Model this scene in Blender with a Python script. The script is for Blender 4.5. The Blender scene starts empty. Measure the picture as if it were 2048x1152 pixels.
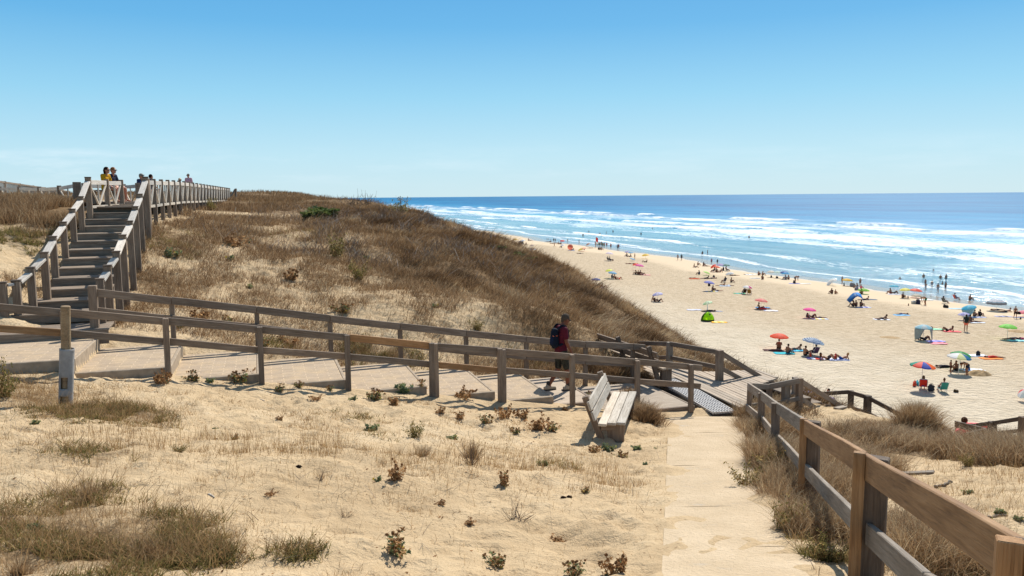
import bpy, bmesh, math, random
import numpy as np
from mathutils import Matrix, Vector
random.seed(7); RNG = np.random.default_rng(7)
R = math.radians
scene = bpy.context.scene
COL = scene.collection

# ------------------------------------------------------------------ camera
CAMZ, FPX = 16.0, 1600.0
PITCH, ROLL = math.atan((576 - 392.4) / FPX), -math.atan(0.0084)
camd = bpy.data.cameras.new("Camera"); cam = bpy.data.objects.new("Camera", camd); COL.objects.link(cam)
camd.sensor_width = 36.0; camd.lens = 36.0 * FPX / 2048.0
camd.clip_start = 0.1; camd.clip_end = 90000
CM = Matrix.Translation((0, 0, CAMZ)) @ Matrix.Rotation(R(90) - PITCH, 4, 'X') @ Matrix.Rotation(ROLL, 4, 'Z')
cam.matrix_world = CM
scene.camera = cam
CR = np.array(CM.to_3x3())

def ray(u, v):
    d = CR @ np.array([(u - 1024) / FPX, (576 - v) / FPX, -1.0])
    return d / d[1]

def P(u, v, Y):                       # a point seen at photo pixel (u, v), Y metres ahead
    d = ray(u, v) * Y
    return Vector((d[0], d[1], d[2] + CAMZ))

# ------------------------------------------------------------------ noise
_perm = np.random.default_rng(3).random((256, 256))
def vnoise(x, y):
    x = np.asarray(x, float); y = np.asarray(y, float)
    xi = np.floor(x).astype(int); yi = np.floor(y).astype(int)
    fx = x - xi; fy = y - yi
    fx = fx * fx * fx * (fx * (fx * 6 - 15) + 10); fy = fy * fy * fy * (fy * (fy * 6 - 15) + 10)
    a = _perm[xi % 256, yi % 256]; b = _perm[(xi + 1) % 256, yi % 256]
    c = _perm[xi % 256, (yi + 1) % 256]; d = _perm[(xi + 1) % 256, (yi + 1) % 256]
    return (a * (1 - fx) + b * fx) * (1 - fy) + (c * (1 - fx) + d * fx) * fy
def fbm(x, y, o=4, lac=2.03, g=.5):
    s = 0; a = 1; n = 0
    for k in range(o):
        s = s + a * vnoise(x * lac ** k + 17.3 * k, y * lac ** k + 9.1 * k); n += a; a *= g
    return s / n
def sstep(a, b, x):
    t = np.clip((x - a) / (b - a), 0, 1); return t * t * (3 - 2 * t)

# ------------------------------------------------------------------ terrain
SH0, SHN, SHT = np.array([72., 112.]), np.array([.953, .302]), np.array([-.302, .953])
def shore_s(x, y):                    # metres seaward of the waterline
    t = (x - SH0[0]) * SHT[0] + (y - SH0[1]) * SHT[1]
    return (x - SH0[0]) * SHN[0] + (y - SH0[1]) * SHN[1] + 2.2 * np.sin(t / 23.) + 1.5 * np.sin(t / 9.3 + 1) , t

crest_px = [(520, 387, 320), (565, 388, 190), (600, 390, 115), (670, 400, 72), (730, 407, 57), (800, 424, 49), (850, 444, 45),
            (905, 459, 41.5), (960, 471, 38.5), (1040, 510, 35), (1100, 557, 32), (1180, 607, 29), (1250, 659, 26.5),
            (1330, 704, 24.6), (1400, 730, 23.6), (1480, 758, 22.6), (1560, 795, 20.8), (1650, 816, 18.6), (1740, 838, 17.8),
            (1830, 860, 17.0), (1950, 888, 16.2), (2060, 901, 15.6)]
crest = np.array([[*P(*c)] for c in crest_px])
crest = np.vstack([[[-640, 2000, 19.5], [-360, 1200, 18.0]], crest, [[16.5, 13.0, 11.2], [26, 8, 11.0], [60, -10, 11]]])

def crest_d(x, y):
    x = np.asarray(x, float).ravel(); y = np.asarray(y, float).ravel()
    best = np.full(x.shape, 1e18); sg = np.ones(x.shape); zc = np.zeros(x.shape)
    for i in range(len(crest) - 1):
        a, b = crest[i], crest[i + 1]
        dx, dy = b[0] - a[0], b[1] - a[1]
        t = np.clip(((x - a[0]) * dx + (y - a[1]) * dy) / (dx * dx + dy * dy), 0, 1)
        qx, qy = a[0] + t * dx, a[1] + t * dy
        d2 = (x - qx) ** 2 + (y - qy) ** 2
        m = d2 < best
        cr = dx * (y - a[1]) - dy * (x - a[0])
        best[m] = d2[m]; sg[m] = np.where(cr[m] > 0, 1, -1); zc[m] = (a[2] + t * (b[2] - a[2]))[m]
    return sg * np.sqrt(best), zc

ctrl_px = [(0, 1150, 5.2), (0, 900, 8.5), (0, 752, 13.2), (150, 806, 11.6), (300, 1000, 7), (700, 1100, 6), (700, 900, 9.9),
    (345, 752, 14.3), (520, 768, 14.9), (694, 782, 15.4), (862, 792, 16), (1000, 797, 16.9), (1145, 802, 17.2),
    (400, 850, 11.2), (1000, 900, 11.5), (1000, 1000, 8.4), (1000, 1140, 6), (1400, 1150, 5.6), (1400, 1000, 8.9), (1400, 900, 12.8),
    (1400, 840, 17), (1235, 890, 13.5), (1250, 830, 16), (1720, 1160, 5.3), (1610, 1000, 9), (1500, 852, 16.5), (1900, 1100, 6.3),
    (2040, 1000, 7.6), (1900, 950, 9.8), (1800, 905, 12.3), (2000, 905, 11.9), (1700, 865, 14.8),
    (660, 722, 18.4), (340, 675, 16.9), (932, 742, 19.5), (1052, 747, 20), (1170, 752, 20.3), (1300, 752, 21.2), (1455, 834, 17.45), (1390, 836, 17.2),
    (340, 620, 19), (500, 560, 23), (300, 500, 24), (310, 440, 28), (450, 440, 32), (700, 470, 31), (620, 430, 40),
    (700, 560, 24), (800, 640, 20.6), (900, 560, 25.6), (1000, 620, 22.4), (1100, 645, 22.4), (1200, 676, 22.6), (950, 505, 31),
    (550, 402, 60), (470, 394, 72), (400, 399, 58), (0, 480, 22), (0, 560, 18), (0, 420, 27), (20, 610, 17.2), (0, 400, 36), (100, 407, 32),
    (0, 391, 50), (60, 390, 62), (-400, 500, 22), (-400, 900, 8), (-400, 700, 14), (-400, 396, 60), (2300, 1050, 6.5), (60, 470, 23)]
ctrl = [[*P(*c)] for c in ctrl_px]
ctrl += [[*c] for c in crest[2:-1]]
ctrl += [[-100, 100, 16.35], [-250, 300, 18], [-700, 1000, 19], [0, 1.0, 14.25], [-6, 0, 14.2], [6, 0, 14.2], [-40, 5, 13.9], [-30, -30, 14], [30, -30, 13],
         [-10.2, 18.3, 13.2], [-10.9, 21.0, 13.95], [-12.0, 24.5, 14.85], [-12.9, 27, 15.25], [-15, 33, 15.45], [-17.5, 45, 15.5]]
ctrl = np.array(ctrl)
def _ker(r): return r ** 1.5
def _solve(c):
    n = len(c)
    r = np.sqrt((c[:, None, 0] - c[None, :, 0]) ** 2 + (c[:, None, 1] - c[None, :, 1]) ** 2)
    A = np.zeros((n + 3, n + 3)); A[:n, :n] = _ker(r) + 0.02 * np.eye(n)
    A[:n, n] = 1; A[:n, n + 1:n + 3] = c[:, :2]; A[n, :n] = 1; A[n + 1:n + 3, :n] = c[:, :2].T
    b = np.zeros(n + 3); b[:n] = c[:, 2]
    return np.linalg.solve(A, b)
TW = _solve(ctrl)
def land(x, y):
    out = np.empty(len(x)); n = len(ctrl)
    for i in range(0, len(x), 40000):
        xs, ys = x[i:i + 40000], y[i:i + 40000]
        r2 = (xs[:, None] - ctrl[None, :, 0]) ** 2 + (ys[:, None] - ctrl[None, :, 1]) ** 2
        out[i:i + 40000] = (r2 ** .75) @ TW[:n] + TW[n] + TW[n + 1] * xs + TW[n + 2] * ys
    return out

# the brick path runs along PD from PO; across it is PN
PO, PD, PN = np.array([-3.2, 15.5]), np.array([.954, .301]), np.array([-.301, .954])
def path_tn(x, y):
    return (x - PO[0]) * PD[0] + (y - PO[1]) * PD[1], (x - PO[0]) * PN[0] + (y - PO[1]) * PN[1]
def near_Y(u, off=0.0):               # distance ahead where the line of sight at column u meets the path line, off metres across
    o = PO + PN * off; k = (u - 1024) / FPX; m = PD[1] / PD[0]
    return (o[1] - m * o[0]) / (1 - m * k)
PATHW = 2.45
edge_u = [155, 345, 521, 693, 852, 988, 1105, 1195]
def _t_of(u, v):
    p = P(u, v, near_Y(u)); return path_tn(p.x, p.y)[0]
edge_t = [_t_of(u, 760) for u in edge_u]
land_v = [(60, 722), (230, 739), (430, 752), (600, 764), (770, 777), (920, 787), (1040, 797), (1150, 805), (1350, 814)]
land_z = [P(u, v, near_Y(u)).z for u, v in land_v]
T0, T1 = -12.5, _t_of(1388, 815)
def path_z(t):
    return np.array(land_z)[np.searchsorted(edge_t, t)]

def height(x, y, micro=True):
    shp = np.shape(x); x = np.asarray(x, float).ravel(); y = np.asarray(y, float).ravel()
    s, t = shore_s(x, y)
    B = np.where(s < 0, 1.9 * (1 - np.exp(np.minimum(s, 0) * .036 / 1.9)), np.maximum(-.035 * s, -4))
    d, zc = crest_d(x, y)
    near = (d < 1.5)
    L = np.full(x.shape, -9.)
    if near.any(): L[near] = land(x[near], y[near])
    face = zc - .64 * (np.sqrt(np.maximum(d, 0) ** 2 + 1.3 ** 2) - 1.3)
    w = sstep(-.3, 1.2, d)
    h = np.where(d <= -.3, L, np.where(d < 1.2, L * (1 - w) + face * w, face))
    if micro:
        h = h + (fbm(x * .33 + 3, y * .33, 3) - .5) * .75 * sstep(20.5, 27, y) * sstep(8, 3, x) * sstep(90, 55, y) * sstep(-9.5, -6, x + .25 * (y - 25))
        nr = np.exp(-np.maximum(np.hypot(x, y - 10) - 30, 0) / 60)
        h = h + (fbm(x * .55, y * .55, 3) - .5) * .22 * nr + (fbm(x * 2.3 + 5, y * 2.3, 3) - .5) * .115 * nr
        h = h + np.where(nr > .3, (np.abs(fbm(x * 4.2 + 3, y * 6.5, 2) - .5)) * -.09 + (fbm(x * 11., y * 14., 2) - .5) * .03, 0)
        h = h + (1 - nr) * (fbm(x * .09, y * .09, 3) - .5) * 1.6 * sstep(40, 120, np.hypot(x, y)) * sstep(8, -8, d)
    # level bed for the brick path and the stair foot
    tt, nn = path_tn(x, y)
    pin = (tt < T1 + .3) & (tt > T0 - 1) & (nn > -.9) & (nn < PATHW + .7)
    if pin.any():
        pz = path_z(tt[pin]); a = np.maximum(-nn[pin], nn[pin] - PATHW)
        wgt = sstep(.75, -.05, a); hp = h[pin]
        bank = pz - .06 - .10 * sstep(.0, -.1, a)
        tm = np.concatenate([[T0], (np.array(edge_t[:-1]) + np.array(edge_t[1:])) / 2, [edge_t[-1] + .8]]); pzs = np.interp(tt[pin], tm, land_z)
        lowside = np.where(tt[pin] > edge_t[1], pzs - .045 - .03 * sstep(6.4, 7.4, tt[pin]), np.minimum(hp, pz - .19))
        bank = np.where(a > -.02, np.where(nn[pin] < 0, lowside, np.minimum(hp, pz + .1 * np.maximum(a, 0) - .03)), bank)
        h[pin] = hp * (1 - wgt) + bank * wgt
    k = .35
    h = B + k * np.logaddexp(0, (h - B) / k)
    if micro:
        ft = sstep(-9, -20, s) * sstep(3, 8, d)
        h = h + ft * ((fbm(x * .9, y * .9, 2) - .5) * .03 + (fbm(x * .12, y * .12, 2) - .5) * .25)
    return h.reshape(shp)

def H(x, y): return float(height(np.array([x]), np.array([y]))[0])
_ts = np.concatenate([np.linspace(2.5, 40, 420), np.geomspace(40.2, 1200, 420)])
def G(u, v):                          # where the line of sight through photo pixel (u, v) meets the ground
    d = ray(u, v); xs, ys, zs = d[0] * _ts, d[1] * _ts, CAMZ + d[2] * _ts
    hh = np.maximum(height(xs, ys, True), 0)
    below = np.nonzero(zs < hh)[0]
    if len(below) == 0: return Vector((xs[-1], ys[-1], hh[-1]))
    i = max(below[0], 1); f0, f1 = zs[i - 1] - hh[i - 1], zs[i] - hh[i]
    a = f0 / (f0 - f1 + 1e-12); tt = _ts[i - 1] + a * (_ts[i] - _ts[i - 1])
    x, y = d[0] * tt, d[1] * tt
    return Vector((x, y, H(x, y)))
_tb = np.geomspace(35, 1500, 500)
def GB(u, v):                         # the same, on the beach or in the shallows
    d = ray(u, v); xs, ys, zs = d[0] * _tb, d[1] * _tb, CAMZ + d[2] * _tb
    s, t = shore_s(xs, ys)
    B = np.where(s < 0, 1.9 * (1 - np.exp(np.minimum(s, 0) * .036 / 1.9)), -.0 * s)
    below = np.nonzero(zs < B)[0]; i = max(below[0], 1) if len(below) else len(_tb) - 1
    f0, f1 = zs[i - 1] - B[i - 1], zs[i] - B[i]; a = f0 / (f0 - f1 + 1e-12); tt = _tb[i - 1] + a * (_tb[i] - _tb[i - 1])
    x, y = d[0] * tt, d[1] * tt
    s = float(shore_s(x, y)[0])
    return Vector((x, y, H(x, y) if s < 1 else 0.0)), s

# ------------------------------------------------------------------ objects
def link(o, parent=None):
    COL.objects.link(o)
    if parent: o.parent = parent
    return o
def tag(o, label=None, cat=None, group=None, kind=None):
    if label: o['label'] = label
    if cat: o['category'] = cat
    if group: o['group'] = group
    if kind: o['kind'] = kind
    return o
def empty(name, loc=(0, 0, 0), rz=0.0, label=None, cat=None, group=None):
    o = bpy.data.objects.new(name, None); o.empty_display_size = .2; COL.objects.link(o)
    o.location = loc; o.rotation_euler = (0, 0, rz)
    return tag(o, label, cat, group)
def rootm(o): return Matrix.LocRotScale(o.location, o.rotation_euler, o.scale)
def mesh_np(name, verts, faces, smooth=False):
    """verts (n,3); faces = list of (k,m) int arrays of equal-size polygons"""
    me = bpy.data.meshes.new(name)
    verts = np.asarray(verts, np.float32); me.vertices.add(len(verts)); me.vertices.foreach_set('co', verts.ravel())
    faces = [np.asarray(f, np.int32) for f in faces if len(f)]
    nl = sum(f.size for f in faces); nf = sum(len(f) for f in faces)
    me.loops.add(nl); me.polygons.add(nf)
    me.loops.foreach_set('vertex_index', np.concatenate([f.ravel() for f in faces]))
    tot = np.concatenate([np.full(len(f), f.shape[1], np.int32) for f in faces])
    me.polygons.foreach_set('loop_start', np.concatenate([[0], np.cumsum(tot)[:-1]]).astype(np.int32))
    try: me.polygons.foreach_set('loop_total', tot)
    except Exception: pass
    if smooth: me.polygons.foreach_set('use_smooth', np.ones(nf, bool))
    me.update(calc_edges=True); me.validate()
    return me
def attr(me, name, data):
    a = me.attributes.new(name, 'FLOAT', 'POINT'); a.data.foreach_set('value', np.asarray(data, np.float32).ravel())
def obj(name, me, m=None, parent=None, M=None):
    o = bpy.data.objects.new(name, me); link(o, parent)
    for k in (m if isinstance(m, (list, tuple)) else [m]):
        if k: me.materials.append(k)
    if M is not None:
        o.matrix_basis = (rootm(parent).inverted() @ M) if parent else M
    return o
def bm_obj(name, bm, m=None, parent=None, M=None, smooth=False):
    me = bpy.data.meshes.new(name); bmesh.ops.recalc_face_normals(bm, faces=bm.faces); bm.to_mesh(me); bm.free()
    if smooth:
        for p in me.polygons: p.use_smooth = True
    return obj(name, me, m, parent, M)
def bm_box(bm, c, s, rot=None, bev=0.0, warp=0.0):
    r = bmesh.ops.create_cube(bm, size=1.0)
    vs = r['verts']
    for v in vs: v.co = Vector((v.co.x * s[0], v.co.y * s[1], v.co.z * s[2]))
    if bev:
        es = list({e for v in vs for e in v.link_edges})
        rr = bmesh.ops.bevel(bm, geom=es, offset=bev, segments=1, affect='EDGES', profile=.5)
        vs = list({v for f in rr['faces'] for v in f.verts} | {v for v in vs if v.is_valid})
    for v in vs:
        if rot is not None: v.co = rot @ v.co
        v.co = v.co + Vector(c)
    return vs
def axis_frame(d, up=Vector((0, 0, 1))):
    x = Vector(d).normalized(); y = up.cross(x)
    if y.length < 1e-4: y = Vector((0, 1, 0)).cross(x)
    y.normalize(); z = x.cross(y)
    return Matrix((x, y, z)).transposed()
def beam(name, p0, p1, w, h, m, parent=None, bev=.006, up=Vector((0, 0, 1)), wob=.004, seg=4, label=None):
    """a sawn timber from p0 to p1 (its centre line); long axis is local X; w across, h up"""
    p0, p1 = Vector(p0), Vector(p1); Lg = (p1 - p0).length
    bm = bmesh.new(); bmesh.ops.create_cube(bm, size=1.0)
    for v in bm.verts: v.co = Vector(((v.co.x + .5) * Lg, v.co.y * w, v.co.z * h))
    if Lg > .8:
        ed = [e for e in bm.edges if abs(e.verts[0].co.x - e.verts[1].co.x) > Lg * .5]
        bmesh.ops.subdivide_edges(bm, edges=ed, cuts=seg)
    es = [e for e in bm.edges if not (abs(e.verts[0].co.x - e.verts[1].co.x) < 1e-6 and 1e-6 < e.verts[0].co.x < Lg - 1e-6) ]
    bmesh.ops.bevel(bm, geom=es, offset=min(bev, w * .2, h * .2), segments=1, affect='EDGES', clamp_overlap=True)
    a, b = random.random() * 6, random.random() * 6
    for v in bm.verts:
        v.co.y += wob * math.sin(v.co.x * 1.3 + a); v.co.z += wob * math.sin(v.co.x * 1.7 + b)
    M = Matrix.Translation(p0) @ axis_frame(p1 - p0, up).to_4x4()
    o = bm_obj(name, bm, m, parent, M)
    o.color = (random.random(), 0, 0, 1)
    if label: o['label'] = label
    return o
def post(name, base, top, w, d, m, parent=None, yaw=0.0, bev=.008, label=None):
    """a standing timber; long axis is local X turned upright"""
    base, top = Vector(base), Vector(top)
    up = Vector((math.cos(yaw), math.sin(yaw), 0))
    return beam(name, base, top, d, w, m, parent, bev, up, .003, 3, label)
# ------------------------------------------------------------------ materials
class NT:
    def __init__(s, name):
        s.m = bpy.data.materials.new(name); s.m.use_nodes = True
        s.t = s.m.node_tree; s.t.nodes.clear()
        s.out = s.t.nodes.new('ShaderNodeOutputMaterial'); s.b = s.t.nodes.new('ShaderNodeBsdfPrincipled')
        s.t.links.new(s.b.outputs[0], s.out.inputs[0])
    def n(s, typ, props=None, **inp):
        nd = s.t.nodes.new('ShaderNode' + typ)
        for k, v in (props or {}).items(): setattr(nd, k, v)
        for k, v in inp.items():
            key = int(k[1:]) if k[0] == '_' else k.replace('_', ' ')
            s.set(nd.inputs[key], v)
        return nd
    def set(s, sock, v):
        if hasattr(v, 'bl_idname') and hasattr(v, 'is_output'): s.t.links.new(v, sock)
        elif hasattr(v, 'outputs'): s.t.links.new(v.outputs[0], sock)
        elif isinstance(v, (tuple, list)) and len(v) == 3 and sock.type == 'RGBA': sock.default_value = (*v, 1)
        else: sock.default_value = v
    def math(s, op, a, b=0.0, c=None, clamp=False):
        nd = s.n('Math', {'operation': op, 'use_clamp': clamp}, _0=a, _1=b)
        if c is not None: s.set(nd.inputs[2], c)
        return nd.outputs[0]
    def mix(s, f, a, b):
        nd = s.t.nodes.new('ShaderNodeMix'); nd.data_type = 'RGBA'
        s.set(nd.inputs[0], f); s.set(nd.inputs[6], a); s.set(nd.inputs[7], b); return nd.outputs[2]
    def ramp(s, f, stops, interp='LINEAR'):
        nd = s.n('ValToRGB', None, Fac=f); cr = nd.color_ramp; cr.interpolation = interp
        while len(cr.elements) < len(stops): cr.elements.new(.5)
        for e, (p, c) in zip(cr.elements, stops):
            e.position = p; e.color = (*c, 1) if isinstance(c, (tuple, list)) else (c, c, c, 1)
        return nd.outputs[0]
    def noise(s, vec, scale, detail=4, rough=.55, dist=0.0, dim='3D'):
        return s.n('TexNoise', {'noise_dimensions': dim}, Vector=vec, Scale=scale, Detail=detail, Roughness=rough, Distortion=dist).outputs[0]
    def mapping(s, vec, scale=(1, 1, 1), loc=(0, 0, 0), rot=(0, 0, 0)):
        return s.n('Mapping', None, Vector=vec, Scale=scale, Location=loc, Rotation=rot).outputs[0]
    def pos(s): return s.n('NewGeometry').outputs['Position']
    def objc(s): return s.n('TexCoord').outputs['Object']
    def rnd(s): return s.n('ObjectInfo').outputs['Random']
    def attr(s, name): return s.n('Attribute', {'attribute_name': name}).outputs['Fac']
    def bump(s, h, strength, dist):
        s.set(s.b.inputs['Normal'], s.n('Bump', None, Strength=strength, Distance=dist, Height=h))
    def fin(s, col=None, rough=None, spec=None):
        if col is not None: s.set(s.b.inputs['Base Color'], col)
        if rough is not None: s.set(s.b.inputs['Roughness'], rough)
        if spec is not None: s.set(s.b.inputs['Specular IOR Level'], spec)
        return s.m

def wood_mat(name, dark, mid, light, stain=.5, rough=.8):
    k = NT(name); o = k.objc(); r = k.rnd()
    off = k.n('CombineXYZ', None, X=k.math('MULTIPLY', r, 37.0), Y=k.math('MULTIPLY', r, 11.0)).outputs[0]
    v = k.n('VectorMath', {'operation': 'ADD'}, _0=o, _1=off).outputs[0]
    g = k.noise(k.mapping(v, (1.6, 26, 26)), 1.6, 6, .65, .6)
    g2 = k.noise(k.mapping(v, (3, 90, 90)), 1.5, 3, .6)
    bl = k.noise(k.mapping(v, (1.1, 4, 4)), 1.2, 3, .6)
    f = k.math('ADD', k.math('MULTIPLY', g, .6), k.math('MULTIPLY', bl, .4))
    c = k.ramp(f, [(.30, dark), (.5, mid), (.68, light)])
    cr = k.ramp(g2, [(.32, .45), (.45, 1.0)])
    c = k.n('Mix', {'data_type': 'RGBA', 'blend_type': 'MULTIPLY'}, _0=stain, _6=c, _7=cr).outputs[2]
    tint = k.ramp(r, [(0, (.8, .8, .8)), (.5, (1.0, .98, .96)), (1, (1.18, 1.12, 1.05))])
    c = k.n('Mix', {'data_type': 'RGBA', 'blend_type': 'MULTIPLY'}, _0=1.0, _6=c, _7=tint).outputs[2]
    k.bump(k.math('ADD', g, k.math('MULTIPLY', g2, .6)), .5, .01)
    return k.fin(c, rough, .25)

def plain(name, col, rough=.7, var=.15, scale=6.0, spec=.3, transl=0.0, metallic=0.0):
    k = NT(name); n = k.noise(k.objc(), scale, 3)
    c = k.mix(k.ramp(n, [(.3, 0.0), (.7, 1.0)]), tuple(x * (1 - var) for x in col), tuple(min(1, x * (1 + var)) for x in col))
    k.bump(n, .15, .02); k.fin(c, rough, spec); k.b.inputs['Metallic'].default_value = metallic
    if transl:
        t = k.n('BsdfTranslucent', None, Color=c); ms = k.n('MixShader', None, Fac=transl, _1=k.b.outputs[0], _2=t.outputs[0])
        k.t.links.new(ms.outputs[0], k.out.inputs[0])
    return k.m
_cache = {}
def cmat(kind, hexs):
    """cloth / skin / hair material of an sRGB hex colour, cached"""
    key = (kind, hexs)
    if key in _cache: return _cache[key]
    c = [int(hexs[i:i + 2], 16) / 255 for i in (0, 2, 4)]
    c = tuple(((x + .055) / 1.055) ** 2.4 if x > .04 else x / 12.92 for x in c)
    if kind == 'canopy': m = plain('canopy_fabric_' + hexs, c, .6, .05, 3, .3, .5)
    elif kind == 'skin': m = plain('skin_' + hexs, c, .55, .12, 9, .35)
    elif kind == 'hair': m = plain('hair_' + hexs, c, .9, .35, 70, .06)
    elif kind == 'thin': m = plain('thin_nylon_' + hexs, c, .6, .05, 3, .2, .75)
    elif kind == 'vinyl': m = plain('vinyl_' + hexs, c, .35, .06, 3, .5)
    else: m = plain('cloth_' + hexs, c, .85, .12, 14, .2)
    _cache[key] = m; return m

# --- sand and terrain
def sand_mat():
    k = NT('sand'); p = k.pos(); veg = k.attr('veg'); sea = k.attr('shore')
    def rng(x, a, b): return k.n('MapRange', {'interpolation_type': 'SMOOTHSTEP'}, Value=x, From_Min=a, From_Max=b, To_Min=0.0, To_Max=1.0).outputs[0]
    big = k.noise(p, .35, 4); mid = k.noise(p, 2.2, 5, .6); fine = k.noise(p, 26, 4, .7); grain = k.noise(p, 140, 2, .7)
    dune = k.ramp(k.math('ADD', k.math('MULTIPLY', big, .45), k.math('MULTIPLY', mid, .55)),
                  [(.32, (.42, .302, .175)), (.52, (.535, .397, .238)), (.68, (.605, .47, .30))])
    flk = k.math('MULTIPLY', k.ramp(fine, [(.57, 0.0), (.66, 1.0)]), k.ramp(k.noise(p, 1.1, 3), [(.38, .08), (.60, .85)]))
    dune = k.mix(flk, dune, (.20, .125, .06))
    lit = k.ramp(k.noise(k.mapping(p, (1, 1, .4)), 9, 6, .75), [(.35, (.105, .066, .034)), (.55, (.20, .127, .064)), (.7, (.34, .23, .125))])
    vmask = k.ramp(k.math('ADD', veg, k.math('MULTIPLY', k.math('SUBTRACT', k.noise(p, 3.5, 5, .7), .5), .9)), [(.30, 0.0), (.62, .95)])
    dune = k.mix(vmask, dune, lit)
    # beach: pale and dry inland, darker trodden belt, smooth firm band, wet edge
    wob = k.math('MULTIPLY', k.math('SUBTRACT', k.noise(p, .06, 4), .5), 16.0)
    s2 = k.math('ADD', sea, wob)
    dry = k.mix(k.ramp(k.noise(p, .5, 5, .65), [(.35, 0.0), (.65, 1.0)]), (.52, .437, .318), (.625, .535, .405))
    trod = k.mix(k.ramp(k.noise(p, 1.1, 5, .7), [(.35, 0.0), (.65, 1.0)]), (.43, .33, .215), (.585, .47, .325))
    beach = k.mix(rng(s2, -62, -38), dry, trod)
    beach = k.mix(rng(s2, -19, -14), beach, (.60, .475, .325))
    wet = rng(k.math('ADD', sea, k.math('MULTIPLY', k.math('SUBTRACT', k.noise(p, .14, 3), .5), 6.0)), -6.5, -3.5)
    beach = k.mix(wet, beach, (.30, .235, .165))
    col = k.mix(k.attr('beach'), dune, beach)
    rough = k.math('SUBTRACT', .95, k.math('MULTIPLY', wet, .77))
    rough = k.math('MAXIMUM', rough, k.math('SUBTRACT', .95, k.attr('beach')))
    # relief: ripples and grains near by, footprints on the beach
    foot = k.n('TexVoronoi', {'feature': 'SMOOTH_F1'}, Vector=k.n('VectorMath', {'operation': 'ADD'}, _0=p, _1=k.n('VectorMath', {'operation': 'SCALE'}, _0=k.n('TexNoise', None, Vector=p, Scale=1.3).outputs[1], Scale=.9).outputs[0]).outputs[0], Scale=2.1, Smoothness=.6).outputs[0]
    fb = k.math('MULTIPLY', k.math('MULTIPLY', k.math('ADD', foot, k.math('MULTIPLY', k.noise(p, 1.9, 5, .7), 1.6)), k.attr('beach')), rng(sea, -10, -19))
    db = k.math('ADD', k.math('MULTIPLY', mid, .35), k.math('ADD', k.math('MULTIPLY', fine, .10), k.math('MULTIPLY', grain, .035)))
    db = k.math('ADD', db, k.math('MULTIPLY', k.noise(p, 7, 4, .6), .22))
    db = k.math('MULTIPLY', db, k.math('SUBTRACT', 1.0, k.math('MULTIPLY', k.attr('beach'), .8)))
    hh = k.math('ADD', k.math('MULTIPLY', db, .24), k.math('MULTIPLY', fb, .22))
    k.bump(hh, .85, 1.0)
    k.set(k.b.inputs['Specular IOR Level'], k.math('ADD', .08, k.math('MULTIPLY', k.math('MULTIPLY', wet, k.attr('beach')), .45)))
    return k.fin(col, rough)

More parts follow.
